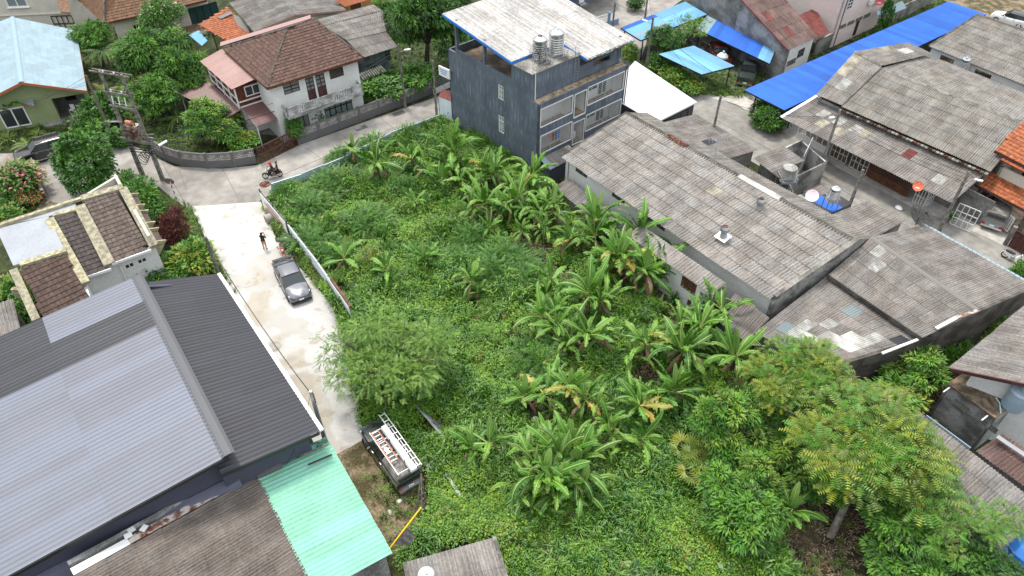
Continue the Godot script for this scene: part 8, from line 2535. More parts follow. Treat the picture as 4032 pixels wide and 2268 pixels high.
# ---------------------------------------------------------------- vehicles
func wheel(t: Node3D,p: Vector3,r: float,w: float,steer := 0.0) -> void:
	var bs := Basis(UP,steer)*Basis(V(0,0,1),PI/2)
	var b := B.new()
	b.lathe(p,[[r*0.62,-w/2],[r*0.94,-w/2],[r,-w*0.32],[r,w*0.32],[r*0.94,w/2],[r*0.62,w/2]],22,bs)
	var ty := put("wheel",b,M.rubber,t,40.0)
	var h := B.new()
	h.lathe(p,[[r*0.62,-w*0.42],[r*0.5,-w*0.36],[0.0,-w*0.36]],16,bs)
	h.lathe(p,[[0.0,w*0.36],[r*0.5,w*0.36],[r*0.62,w*0.42]],16,bs)
	for k in 5:
		var a := TAU*k/5
		for s in [-1.0,1.0]: h.box(p + bs*V(cos(a)*r*0.3,s*w*0.38,sin(a)*r*0.3),V(r*0.62,w*0.06,r*0.13),bs*Basis(UP,-a))
	put("rim",h,M.rim_grey,ty,30.0)

func loft(b: B,st: Array) -> void:
	# st: rows of [z, half widths and heights: [[x, y], ...]] from sill to centre line, mirrored
	var rows := []
	for s in st:
		var row := []
		var pr: Array = s[1]
		for k in pr.size(): row.append(V(-pr[k][0],pr[k][1],s[0]))
		for k in range(pr.size() - 1,-1,-1): row.append(V(pr[k][0],pr[k][1],s[0]))
		rows.append(row)
	var n: int = rows[0].size()
	for i in rows.size() - 1:
		var m := V(0,(rows[i][0].y + rows[i][n/2].y)/2,(st[i][0] + st[i + 1][0])/2)
		for k in n - 1:
			var c: Vector3 = (rows[i][k] + rows[i + 1][k + 1])/2
			b.face([rows[i][k],rows[i][k + 1],rows[i + 1][k + 1],rows[i + 1][k]],c - m)
	for e in [0,rows.size() - 1]:
		b.face(rows[e],V(0,0,-1 if e == 0 else 1))

func car(nm: String,label: String,cat: String,at: Vector3,turn: float,o: Dictionary) -> Node3D:
	# local axes: +z is forward
	var t := thing(nm,label,cat,at, "",turn)
	var L: float = o.l
	var W: float = o.w/2
	var bl: float = o.belt
	var rf_: float = o.roof
	var paint: Material = o.paint
	var hood: float = o.hood
	var z0 := -L/2
	var z1 := L/2
	var sec := func(w: float,sill: float,belt: float,top: float) -> Array:
		return [[w*0.80,sill],[w*0.97,sill + 0.10],[w,(sill + belt)/2],[w*0.955,belt - 0.07],[w*0.88,belt],[w*0.45,top],[0.0,top + 0.015]]
	var tail: float = o.get("tail",bl)
	var body := B.new()
	loft(body,[[z0,sec.call(W*0.82,0.42,tail - 0.08,tail - 0.08)],[z0 + 0.12,sec.call(W*0.94,0.27,tail - 0.01,tail)],[z0 + 0.7,sec.call(W,0.24,tail,tail + 0.03)],[-0.3,sec.call(W,0.22,bl,bl + 0.02)],[o.cowl,sec.call(W,0.22,bl,bl + 0.03)],[z1 - 0.75,sec.call(W*0.98,0.24,hood + 0.02,hood + 0.09)],[z1 - 0.22,sec.call(W*0.90,0.26,hood - 0.08,hood - 0.02)],[z1 - 0.04,sec.call(W*0.78,0.30,hood - 0.22,hood - 0.16)],[z1,sec.call(W*0.70,0.36,hood - 0.32,hood - 0.28)]])
	put("body",body,paint,t,38.0)
	# glasshouse: base on the belt, roof panel, posts
	var g: Array = o.cabin                      # rear base z, rear roof z, front roof z, front base z
	var wb := W*0.90
	var wr := W*0.76
	var B0 := [V(-wb,bl - 0.02,g[0]),V(wb,bl - 0.02,g[0]),V(wb,bl - 0.02,g[3]),V(-wb,bl - 0.02,g[3])]
	var T0 := [V(-wr,rf_ - 0.05,g[1]),V(wr,rf_ - 0.05,g[1]),V(wr,rf_ - 0.05,g[2]),V(-wr,rf_ - 0.05,g[2])]
	var panes := {"rear_window": [0,1], "windscreen": [2,3], "side_window": [1,2]}
	for s in [["rear_window",0,1],["windscreen",2,3],["side_window",1,2],["side_window",3,0]]:
		var gl := B.new()
		gl.face([B0[s[1]],B0[s[2]],T0[s[2]],T0[s[1]]],(B0[s[1]] + B0[s[2]])/2 - V(0,bl,(g[0] + g[3])/2) + UP*0.1)
		put(s[0],gl,M.glass_dark,t)
	var rp := B.new()
	var rows := []
	for i in 5:
		var z := lerpf(g[1] - 0.06,g[2] + 0.06,i/4.0)
		var lift := 0.04*(1.0 - pow(absf(i - 2.0)/2.0,2.0))
		rows.append([z,[[wr + 0.02,rf_ - 0.06],[wr*0.92,rf_ - 0.015 + lift*0.6],[wr*0.5,rf_ + 0.012 + lift],[0.0,rf_ + 0.02 + lift]]])
	loft(rp,rows)
	put("roof",rp,o.get("roof_paint",paint),t,40.0)
	for k in 4:
		var ps := B.new()
		ps.beam(B0[k],T0[k],0.07,0.07)
		put("pillar",ps,paint if o.get("light_pillars",true) else M.frame_black,t)
	for s in [-1.0,1.0]:
		var mp := B.new()
		mp.beam(V(s*wb,bl,(g[0] + g[3])/2),V(s*wr,rf_ - 0.06,(g[1] + g[2])/2 + 0.05),0.07,0.06)
		put("pillar",mp,M.frame_black,t)
		var mr := B.new()
		mr.box(V(s*(W + 0.10),bl + 0.06,o.cowl - 0.35),V(0.20,0.15,0.11),Basis(UP,s*0.2))
		put("mirror",mr,paint,t)
		var hl := B.new()
		hl.hexa([V(s*W*0.52,hood - 0.22,z1 - 0.06),V(s*W*0.86,hood - 0.2,z1 - 0.26),V(s*W*0.90,hood - 0.2,z1 - 0.42),V(s*W*0.5,hood - 0.22,z1 - 0.22),V(s*W*0.52,hood - 0.09,z1 - 0.14),V(s*W*0.86,hood - 0.07,z1 - 0.30),V(s*W*0.92,hood - 0.06,z1 - 0.48),V(s*W*0.5,hood - 0.09,z1 - 0.22)])
		put("headlight",hl,M.lamp_clear,t)
		var tl := B.new()
		tl.box(V(s*W*0.76,tail - 0.16,z0 + 0.06),V(W*0.34,0.16,0.14))
		put("tail_light",tl,M.lamp_red,t)
		for z in [-0.55,0.45]:
			var dh := B.new()
			dh.box(V(s*(W*0.985),bl - 0.13,z),V(0.035,0.03,0.18))
			put("door_handle",dh,M.rim_grey,t)
		for z in o.wheels: wheel(t,V(s*(W - 0.11),o.wr,z),o.wr,0.21)
		for z in o.wheels:
			var ar := B.new()
			ar.lathe(V(s*(W - 0.02),o.wr + 0.01,z),[[o.wr*1.16,-0.025],[o.wr*1.16,0.025],[0.0,0.026]],20,Basis(V(0,0,1),PI/2))
			put("wheel_arch",ar,M.frame_black,t)
	var bp := B.new()
	bp.box(V(0,0.40,z1 - 0.035),V(W*1.25,0.13,0.08))
	put("grille",bp,M.frame_black,t)
	for z in [z1 + 0.012,z0 - 0.012]:
		var pl := B.new()
		pl.box(V(0,0.50 if z > 0 else tail - 0.2,z),V(0.36,0.13,0.02))
		put("number_plate",pl,M.white_paint,t)
	return t

func shiny(nm: String,r: float,g: float,b: float,metal := 0.3) -> StandardMaterial3D:
	var m := mat(nm,r,g,b,0.32, "",0.2,metal)
	m.clearcoat_enabled = true
	m.clearcoat = 0.9
	m.clearcoat_roughness = 0.06
	return m

func heading(a: Vector3, b: Vector3) -> float:      # turn that points +z from a to b
	return atan2(b.x - a.x,b.z - a.z)

func pickup_bed(t: Node3D,W: float,z0: float,z1: float,h: float,floor_y: float,paint: Material) -> void:
	for s in [-1.0,1.0]:
		var b := B.new()
		b.box(V(s*(W - 0.05),(h + floor_y)/2,(z0 + z1)/2),V(0.1,h - floor_y,z1 - z0))
		put("bed_side",b,paint,t)
	var g := B.new()
	g.box(V(0,(h + floor_y)/2,z0 + 0.04),V(W*1.85,h - floor_y,0.08))
	put("tailgate",g,paint,t)
	var f := B.new()
	f.box(V(0,floor_y,(z0 + z1)/2),V(W*1.8,0.06,z1 - z0))
	put("bed_floor",f,M.frame_black,t)

func pickup(label: String,at: Vector3,turn: float,paint: Material,shell: Material = null) -> Node3D:
	var o := {"l": 5.2, "w": 1.82, "belt": 1.12, "roof": 1.76, "hood": 1.08, "cowl": 1.05, "cabin": [-0.75,-0.6,0.55,1.15], "paint": paint, "wheels": [-1.65,1.6], "wr": 0.38, "tail": 0.78}
	var t := car("pickup_truck",label, "pickup truck",at,turn,o)
	pickup_bed(t,0.91,-2.58,-0.85,1.15,0.62,paint)
	var rb := B.new()
	rb.box(V(0,0.45,-2.66),V(1.6,0.16,0.14))
	put("rear_bumper",rb,M.steel,t)
	if shell:
		var c := B.new()
		loft(c,[[-2.55,[[0.86,1.16],[0.84,1.55],[0.70,1.72],[0.0,1.76]]],[-0.8,[[0.86,1.16],[0.84,1.6],[0.70,1.78],[0.0,1.82]]]])
		put("canopy_shell",c,shell,t,30.0)
		for s in [-1.0,1.0]:
			var w := B.new()
			w.box(V(s*0.852,1.38,-1.65),V(0.02,0.26,1.4))
			put("canopy_window",w,M.glass_dark,t)
		var rw := B.new()
		rw.box(V(0,1.40,-2.56),V(1.35,0.3,0.02))
		put("canopy_window",rw,M.glass_dark,t)
	return t

func build_vehicles() -> void:
	mat("rim_grey",0.42,0.42,0.43,0.35, "",0.2,0.7)
	mat("lamp_clear",0.62,0.64,0.66,0.1)
	mat("lamp_red",0.35,0.01,0.01,0.2)
	var black := shiny("paint_black",0.012,0.012,0.014)
	var grey := shiny("paint_grey",0.16,0.165,0.185,0.5)
	var white := shiny("paint_white",0.80,0.80,0.80,0.0)
	var silver := shiny("paint_silver",0.22,0.24,0.25,0.6)
	# sedan on the lane
	var a := V(-17.99,0,-42.92)
	var b := V(-15.80,0,-39.12)
	var t := car("parked_car", "metallic grey sedan with a rear spoiler parked on the white lane", "car",(a + b)/2,heading(a,b), {"l": 4.65, "w": 1.82, "belt": 0.93, "roof": 1.42, "hood": 0.86, "cowl": 0.98, "cabin": [-1.95,-1.0,0.2,1.12], "paint": grey, "wheels": [-1.38,1.40], "wr": 0.33, "tail": 0.98, "light_pillars": false})
	var sp := B.new()
	sp.box(V(0,1.12,-2.2),V(1.5,0.035,0.28))
	for s in [-0.55,0.55]: sp.box(V(s,1.04,-2.15),V(0.06,0.16,0.12))
	put("spoiler",sp,black,t)
	for z in [2.28,-2.28]:
		var lip := B.new()
		lip.box(V(0,0.26,z),V(1.55,0.13,0.16))
		put("bumper_lip",lip,M.frame_black,t)
	for s in [-1.0,1.0]:
		var sk := B.new()
		sk.box(V(s*0.87,0.24,0.0),V(0.08,0.13,2.0))
		put("side_skirt",sk,M.frame_black,t)
	# off-roader by the bungalow
	a = V(-43.33,0,-59.99)
	b = V(-45.93,0,-58.15)
	t = car("parked_car", "black off-road wagon with roof rails parked at the bungalow", "car",(a + b)/2,heading(a,b), {"l": 4.7, "w": 1.85, "belt": 1.15, "roof": 1.80, "hood": 1.08, "cowl": 1.0, "cabin": [-2.25,-2.0,0.2,0.95], "paint": black, "wheels": [-1.4,1.42], "wr": 0.38, "tail": 1.15})
	for s in [-0.5,0.5]:
		var rl := B.new()
		rl.beam(V(s,1.88,-1.8),V(s,1.88,0.1),0.04,0.05)
		put("roof_rail",rl,M.rim_grey,t)
		var st := B.new()
		st.box(V(s*1.95,0.36,0.05),V(0.18,0.05,2.2))
		put("side_step",st,M.rim_grey,t)
	# white crossover on the far car park
	a = V(61.36,0,-91.30)
	b = V(64.25,0,-88.12)
	t = car("parked_car", "white crossover with a black roof parked on the bare ground past the blue carport", "car",(a + b)/2,heading(b,a), {"l": 4.5, "w": 1.85, "belt": 1.05, "roof": 1.62, "hood": 1.0, "cowl": 0.95, "cabin": [-2.1,-1.5,0.1,1.0], "paint": white, "wheels": [-1.35,1.35], "wr": 0.36, "tail": 1.1, "roof_paint": black, "light_pillars": false})
	# works truck with canopy, ladders and white duct
	a = V(-8.56,0,-26.92)
	b = V(-6.28,0,-23.72)
	t = pickup("black works pickup with a dusty canopy, ladders and a white roll on its roof",(a + b)/2,heading(b,a),shiny("paint_pine",0.016,0.026,0.026),mat("canopy_dusty",0.34,0.325,0.31,0.85, "patch",0.5))
	var p := t.position
	var R := t.transform
	var rk := B.new()
	for s in [-0.62,0.62]: rk.beam(V(s,1.98,-2.5),V(s,1.98,1.1),0.05,0.05)
	for z in [-2.4,-1.2,0.2,1.0]: rk.beam(V(-0.66,1.96,z),V(0.66,1.96,z),0.05,0.04)
	for z in [-2.4,-0.9,0.9]:
		for s in [-0.62,0.62]: rk.beam(V(s,1.7,z),V(s,1.98,z),0.04,0.04)
	put("roof_rack",rk,M.galvanised,t)
	var wr := thing("white_roll", "long white wrapped roll tied on the works pickup", "roll",R*V(-0.25,2.12,-0.8), "",t.rotation.y)
	var wb := B.new()
	wb.hexa([V(-0.2,-0.08,-2.0),V(0.2,-0.08,-2.0),V(0.2,-0.08,1.7),V(-0.2,-0.08,1.7),V(-0.15,0.13,-2.0),V(0.15,0.13,-2.0),V(0.15,0.13,1.7),V(-0.15,0.13,1.7)])
	put("wrapping",wb,M.white_paint,wr)
	for z in [-1.2,0.6]:
		var tie := B.new()
		tie.box(V(0,0.02,z),V(0.42,0.24,0.04))
		put("strap",tie,M.frame_black,wr)
	for l in [[0.36, "salmon red aluminium ladder lying on the works pickup",M.orange_rust,-1.6,1.0,0.42],[-0.62, "grey aluminium ladder lying along the far side of the works pickup",M.galvanised,-2.7,1.9,0.34]]:
		var ld := thing("ladder",l[1], "ladder",R*V(-l[0] * -1.0,2.05,0), "ladders on the works pickup",t.rotation.y)
		for s in [-1.0,1.0]:
			var rl := B.new()
			rl.beam(V(s*l[5]/2,0,l[3]),V(s*l[5]/2,0,l[4]),0.05,0.08)
			put("rail",rl,l[2],ld)
		for k in 9:
			var rg := B.new()
			var z := lerpf(l[3] + 0.12,l[4] - 0.12,k/8.0)
			rg.beam(V(-l[5]/2,0,z),V(l[5]/2,0,z),0.06,0.04)
			put("rung",rg,M.galvanised,ld)
	# pickups along the side street
	a = V(26.85,0,-76.84)
	b = V(25.70,0,-73.79)
	pickup("dark green pickup showing its tailgate beside the deep blue canopy",(a + b)/2,heading(b,a),shiny("paint_green",0.045,0.06,0.055,0.5))
	a = V(23.95,0,-81.79)
	b = V(23.99,0,-78.05)
	t = pickup("red pickup loaded with a white sack under the deep blue canopy",(a + b)/2,heading(b,a),shiny("paint_red",0.16,0.02,0.018,0.2))
	var sk := thing("white_sack", "bulging white sack in the red pickup's bed", "sack",t.transform*V(0,0.66,-1.7))
	var sb := B.new()
	sb.lathe(Vector3.ZERO,[[0.55,0.0],[0.72,0.2],[0.68,0.5],[0.4,0.72],[0.12,0.8],[0.0,0.82]],9,Basis.from_scale(V(0.95,1.1,1.0)))
	put("bag",sb,M.tarp_white,sk)
	var knot := B.new()
	knot.lathe(V(0,0.86,0),[[0.0,0.0],[0.10,0.08],[0.05,0.14],[0.14,0.22],[0,0.2]],8)
	put("knot",knot,M.tarp_white,sk)
	a = V(26.67,0,-67.98)
	b = V(24.86,0,-66.50)
	pickup("black pickup half hidden under the open end of the long blue carport",a + V(1.2,0,-0.8),heading(a,b),black)
	a = V(41.16,0,-50.29)
	b = V(39.70,0,-48.33)
	pickup("silver pickup with a canopy shell parked in the orange tiled house's carport",a + V(0.5,0,0.4),heading(b,a) + 0.0,silver,M.canopy_dusty)
	# motorbikes
	motorbike("red and black motorbike with a seat and no rider on the lane",V(-18.46,0,-44.59),heading(V(-18.90,0,-45.64),V(-18.14,0,-43.90)),M.red_plastic,false)
	motorbike("white and black scooter parked by the side street kerb",V(40.03,0,-43.90),heading(V(39.54,0,-44.39),V(40.43,0,-43.32)),white,true)
	motorbike("old dark motorbike ridden along the road by two people",V(-21.97,0,-55.65),heading(V(-21.32,0,-55.84),V(-22.59,0,-55.52)),M.black_plastic,true)
	motorbike("dark motorbike parked beside the white tent",V(-6.86,0,-65.24),1.0,M.black_plastic,true)

func motorbike(label: String,at: Vector3,turn: float,m: Material,scooter: bool) -> Node3D:
	var t := thing("motorbike",label, "motorbike",flat(at), "",turn)
	for z in [-0.62,0.64]:
		var b := B.new()
		b.lathe(V(0,0.29,z),[[0.22,-0.05],[0.27,-0.05],[0.29,-0.02],[0.29,0.02],[0.27,0.05],[0.22,0.05],[0.22,-0.05]],20,Basis(V(0,0,1),PI/2))
		var ty := put("wheel",b,M.rubber,t,40.0)
		var sp := B.new()
		for k in 5:
			var a := TAU*k/5
			sp.beam(V(0,0.29,z),V(0,0.29 + cos(a)*0.22,z + sin(a)*0.22),0.03,0.03)
		put("spokes",sp,M.rim_grey,ty)
		var fd := B.new()
		for k in 5:
			var a0 := lerpf(-1.0,1.0,k/5.0)
			var a1 := lerpf(-1.0,1.0,(k + 1)/5.0)
			fd.face([V(-0.07,0.29 + cos(a0)*0.34,z + sin(a0)*0.34),V(0.07,0.29 + cos(a0)*0.34,z + sin(a0)*0.34),V(0.07,0.29 + cos(a1)*0.34,z + sin(a1)*0.34),V(-0.07,0.29 + cos(a1)*0.34,z + sin(a1)*0.34)],V(0,cos(a0),sin(a0)))
		put("mudguard",fd,m,t)
	var f := B.new()
	f.tube([V(0,0.30,0.64),V(0,0.75,0.46),V(0,0.98,0.38)],[0.035],7)
	put("fork",f,M.rim_grey,t)
	var h := B.new()
	h.tube([V(-0.34,1.02,0.26),V(-0.16,1.03,0.36),V(0.16,1.03,0.36),V(0.34,1.02,0.26)],[0.018],6)
	put("handlebar",h,M.frame_black,t)
	var hl := B.new()
	hl.lathe(V(0,0.88,0.44),[[0.0,-0.06],[0.1,-0.02],[0.1,0.06],[0.0,0.08]],12,Basis(V(1,0,0),PI/2))
	put("headlight",hl,M.lamp_clear,t,40.0)
	var bd := B.new()
	if scooter: loft(bd,[[-0.75,[[0.07,0.45],[0.10,0.62],[0.0,0.68]]],[-0.3,[[0.12,0.32],[0.15,0.6],[0.0,0.7]]],[0.05,[[0.12,0.30],[0.10,0.42],[0.0,0.46]]],[0.35,[[0.16,0.35],[0.14,0.75],[0.0,0.9]]]])
	else: loft(bd,[[-0.72,[[0.06,0.66],[0.08,0.74],[0.0,0.78]]],[-0.3,[[0.10,0.45],[0.12,0.7],[0.0,0.76]]],[0.1,[[0.13,0.42],[0.15,0.78],[0.0,0.86]]],[0.38,[[0.09,0.55],[0.10,0.82],[0.0,0.9]]]])
	put("body",bd,m,t,45.0)
	var se := B.new()
	loft(se,[[-0.72,[[0.10,0.70],[0.10,0.77],[0.0,0.79]]],[-0.35,[[0.14,0.70],[0.13,0.78],[0.0,0.8]]],[0.02,[[0.10,0.70],[0.09,0.75],[0.0,0.77]]]])
	put("seat",se,M.black_plastic,t,45.0)
	var en := B.new()
	en.box(V(0,0.34,0.0),V(0.26,0.26,0.36))
	put("engine",en,M.rim_grey,t)
	var ex := B.new()
	ex.tube([V(0.14,0.28,0.1),V(0.16,0.27,-0.3),V(0.17,0.36,-0.85)],[0.03,0.035,0.05],8)
	put("exhaust",ex,M.rim_grey,t,40.0)
	var tl := B.new()
	tl.box(V(0,0.70,-0.80),V(0.14,0.08,0.06))
	put("tail_light",tl,M.lamp_red,t)
	for s in [-1.0,1.0]:
		var mr := B.new()
		mr.tube([V(s*0.22,1.03,0.33),V(s*0.30,1.2,0.30)],[0.01],5)
		mr.box(V(s*0.32,1.23,0.30),V(0.12,0.08,0.02))
		put("mirror",mr,M.frame_black,t)
	var st := B.new()
	st.beam(V(-0.08,0.3,-0.1),V(-0.26,0.01,-0.16),0.025,0.025)
	put("kickstand",st,M.frame_black,t)
	return t

# ---------------------------------------------------------------- people
func flesh(b: B,bones: Array,cell: float,k: float) -> void:
	# bones: [a, b, radius a, radius b, colour]; surface nets over the smooth union of tapered capsules
	var lo := Vector3.ONE*1e9
	var hi := -lo
	for e in bones:
		for q in 2:
			var r: Vector3 = Vector3.ONE*(e[2 + q] + 2.0*cell)
			lo = lo.min(e[q] - r); hi = hi.max(e[q] + r)
	var n := Vector3i(((hi - lo)/cell).ceil()) + Vector3i.ONE
	var val := PackedFloat32Array()
	var own := PackedInt32Array()
	val.resize(n.x*n.y*n.z); own.resize(n.x*n.y*n.z)
	val.fill(1.0)
	var best := val.duplicate()
	for i in bones.size():
		var e: Array = bones[i]
		var m: float = maxf(e[2],e[3]) + 2.5*cell + k
		var l := Vector3i((((e[0] as Vector3).min(e[1]) - Vector3.ONE*m - lo)/cell).floor()).clamp(Vector3i.ZERO,n - Vector3i.ONE)
		var u := Vector3i((((e[0] as Vector3).max(e[1]) + Vector3.ONE*m - lo)/cell).ceil()).clamp(Vector3i.ZERO,n - Vector3i.ONE)
		var ab: Vector3 = e[1] - e[0]
		var dd := maxf(ab.length_squared(),1e-9)
		for z in range(l.z,u.z + 1):
			for y in range(l.y,u.y + 1):
				for x in range(l.x,u.x + 1):
					var p := lo + V(x,y,z)*cell
					var t := clampf((p - e[0]).dot(ab)/dd,0.0,1.0)
					var d: float = p.distance_to(e[0] + ab*t) - lerpf(e[2],e[3],t)
					var id := (z*n.y + y)*n.x + x
					if d < best[id]:
						best[id] = d
						own[id] = i
					var o := val[id]
					var h := clampf(0.5 + 0.5*(o - d)/k,0.0,1.0)
					val[id] = lerpf(o,d,h) - k*h*(1.0 - h)
	var at := {}
	var off := [Vector3i(0,0,0),Vector3i(1,0,0),Vector3i(0,1,0),Vector3i(1,1,0),Vector3i(0,0,1),Vector3i(1,0,1),Vector3i(0,1,1),Vector3i(1,1,1)]
	var edges := [[0,1],[2,3],[4,5],[6,7],[0,2],[1,3],[4,6],[5,7],[0,4],[1,5],[2,6],[3,7]]
	for z in n.z - 1:
		for y in n.y - 1:
			for x in n.x - 1:
				var neg := 0
				var vs := []
				for o in off:
					var w := val[((z + o.z)*n.y + y + o.y)*n.x + x + o.x]
					vs.append(w)
					if w < 0: neg += 1
				if neg == 0 or neg == 8: continue
				var s := Vector3.ZERO
				var c := 0
				for e in edges:
					var a: float = vs[e[0]]
					var q: float = vs[e[1]]
					if (a < 0) != (q < 0):
						s += Vector3(off[e[0]]).lerp(Vector3(off[e[1]]),a/(a - q))
						c += 1
				at[Vector3i(x,y,z)] = [lo + (V(x,y,z) + s/c)*cell,bones[own[(z*n.y + y)*n.x + x]][4]]
	for id in at:
		for ax in 3:
			var v := Vector3i.ZERO
			v[ax] = 1
			var q: Vector3i = id + v
			var i0: int = (id.z*n.y + id.y)*n.x + id.x
			var i1: int = (q.z*n.y + q.y)*n.x + q.x
			if q.x >= n.x or q.y >= n.y or q.z >= n.z or (val[i0] < 0) == (val[i1] < 0): continue
			var d1 := Vector3i.ZERO
			var d2 := Vector3i.ZERO
			d1[(ax + 1) % 3] = 1
			d2[(ax + 2) % 3] = 1
			var c0 = at.get(id - d1 - d2)
			var c1 = at.get(id - d2)
			var c2 = at.get(id)
			var c3 = at.get(id - d1)
			if c0 == null or c1 == null or c3 == null: continue
			b.col = c2[1]
			b.face([c0[0],c1[0],c2[0],c3[0]],Vector3(v)*(1.0 if val[i0] < 0 else -1.0))

func hand(b: B,wrist: Vector3,dir: Vector3,palm: Vector3,thumb_side: float,curl: float,skin: Color) -> void:
	var d := dir.normalized()
	var s := d.cross(palm).normalized()*thumb_side
	var bones := [[wrist,wrist + d*0.085,0.024,0.03,skin],[wrist + d*0.03 + s*0.015,wrist + d*0.08 + s*0.025,0.02,0.018,skin],[wrist + d*0.03 - s*0.015,wrist + d*0.08 - s*0.025,0.02,0.018,skin]]
	for k in 4:
		var o := wrist + d*0.085 + s*(0.030 - 0.02*k)
		var l: float = [0.068,0.078,0.072,0.056][k]
		var p1 := o + d*l*0.5 + palm*curl*0.015
		var p2 := p1 + (d*(1.0 - curl) + palm*curl).normalized()*l*0.5
		bones.append([o,p1,0.0095,0.009,skin])
		bones.append([p1,p2,0.009,0.008,skin])
	var t0 := wrist + d*0.03 + s*0.03
	bones.append([t0,t0 + d*0.03 + s*0.03,0.012,0.0105,skin])
	bones.append([t0 + d*0.03 + s*0.03,t0 + d*0.058 + s*0.032 + palm*0.02*curl,0.0105,0.009,skin])
	flesh(b,bones,0.007,0.006)

func head(b: B,c: Vector3,f: Vector3,skin: Color,hair: Color,long_hair: bool) -> void:
	# c: middle of the head, f: where the face looks
	var r := f.cross(UP).normalized()
	var u := r.cross(f).normalized()
	var bones := [[c + u*0.03 - f*0.012,c + u*0.035 + f*0.02,0.083,0.078,skin],[c - u*0.045 + f*0.03,c - u*0.075 + f*0.045,0.055,0.04,skin],[c - u*0.06,c - u*0.14 - f*0.015,0.05,0.052,skin]]
	bones.append([c + f*0.088 + u*0.005,c + f*0.105 - u*0.025,0.011,0.015,skin])
	for s in [-1.0,1.0]:
		bones.append([c + r*s*0.08 + u*0.012,c + r*s*0.085 - u*0.02 - f*0.005,0.016,0.012,skin])
		bones.append([c + r*s*0.032 + u*0.012 + f*0.083,c + r*s*0.032 + u*0.012 + f*0.085,0.011,0.011,Color(0.02,0.015,0.012)])
	bones.append([c + r * -0.02 - u*0.052 + f*0.088,c + r*0.02 - u*0.052 + f*0.088,0.008,0.008,Color(0.25,0.07,0.06)])
	bones.append([c + u*0.055 - f*0.02,c + u*0.06 - f*0.045,0.085,0.085,hair])
	bones.append([c + u*0.09 + f*0.03,c + u*0.09 - f*0.05,0.045,0.06,hair])
	if long_hair:
		bones.append([c - f*0.07,c - f*0.10 - u*0.12,0.065,0.05,hair])
		bones.append([c - f*0.10 - u*0.12,c - f*0.11 - u*0.26,0.05,0.035,hair])
	flesh(b,bones,0.011,0.016)

func figure(label: String,at: Vector3,turn: float,j: Dictionary) -> Node3D:
	# j: joints and colours in metres, +z is where the person faces
	var t := thing("person",label, "person",at, "",turn)
	var top: Color = j.top
	var leg: Color = j.leg
	var skin: Color = j.skin
	var b := B.new()
	var hipc: Vector3 = j.hip
	var neck: Vector3 = j.neck
	var bones := []
	var up := (neck - hipc).normalized()
	for s in [-1.0,1.0]:
		bones.append([hipc + V(s*0.075,0,0),hipc.lerp(neck,0.45) + V(s*0.06,0,0.01),0.105,0.095,top])
		bones.append([hipc.lerp(neck,0.45) + V(s*0.06,0,0.01),hipc.lerp(neck,0.85) + V(s*0.09,0,0),0.095,0.09,top])
		bones.append([hipc.lerp(neck,0.88) + V(s*0.06,0,0),hipc.lerp(neck,0.9) + V(s*0.165,0,0),0.06,0.06,top])
		bones.append([hipc + V(s*0.08,-0.02,0),hipc + V(s*0.085,-0.08,0),0.11,0.105,leg])
	bones.append([neck - up*0.04,neck + up*0.06,0.055,0.052,skin])
	for q in 2:
		var s := -1.0 if q == 0 else 1.0
		var sh: Vector3 = hipc.lerp(neck,0.9) + V(s*0.175,0,0)
		var el: Vector3 = j.elbow[q]
		var wr: Vector3 = j.wrist[q]
		bones.append([sh,sh.lerp(el,0.55),0.055,0.05,top])
		bones.append([sh.lerp(el,0.55),el,0.045,0.04,top if j.sleeves else skin])
		bones.append([el,wr,0.04,0.027,top if j.sleeves else skin])
		var kn: Vector3 = j.knee[q]
		var an: Vector3 = j.ankle[q]
		bones.append([hipc + V(s*0.09,-0.06,0),kn,0.095,0.064,leg])
		bones.append([kn,an,0.06,0.042,j.get("shin",leg)])
		bones.append([an,an + V(0,-0.035,0.02),0.04,0.038,skin])
		bones.append([an + V(0,-0.05,-0.03),an + V(s*0.02,-0.06,0.15),0.036,0.03,j.shoe])
	flesh(b,bones,0.022,0.03)
	head(b,neck + up*0.17 + (j.look as Vector3)*0.01,j.look,skin,j.hair,j.get("long_hair",false))
	for q in 2:
		var el: Vector3 = j.elbow[q]
		var wr: Vector3 = j.wrist[q]
		hand(b,wr,(wr - el),j.get("palm",V(0,-1,0)),-1.0 if q == 0 else 1.0,j.get("curl",0.5),skin)
	put("body",b,M.cloth,t,50.0,true)
	return t

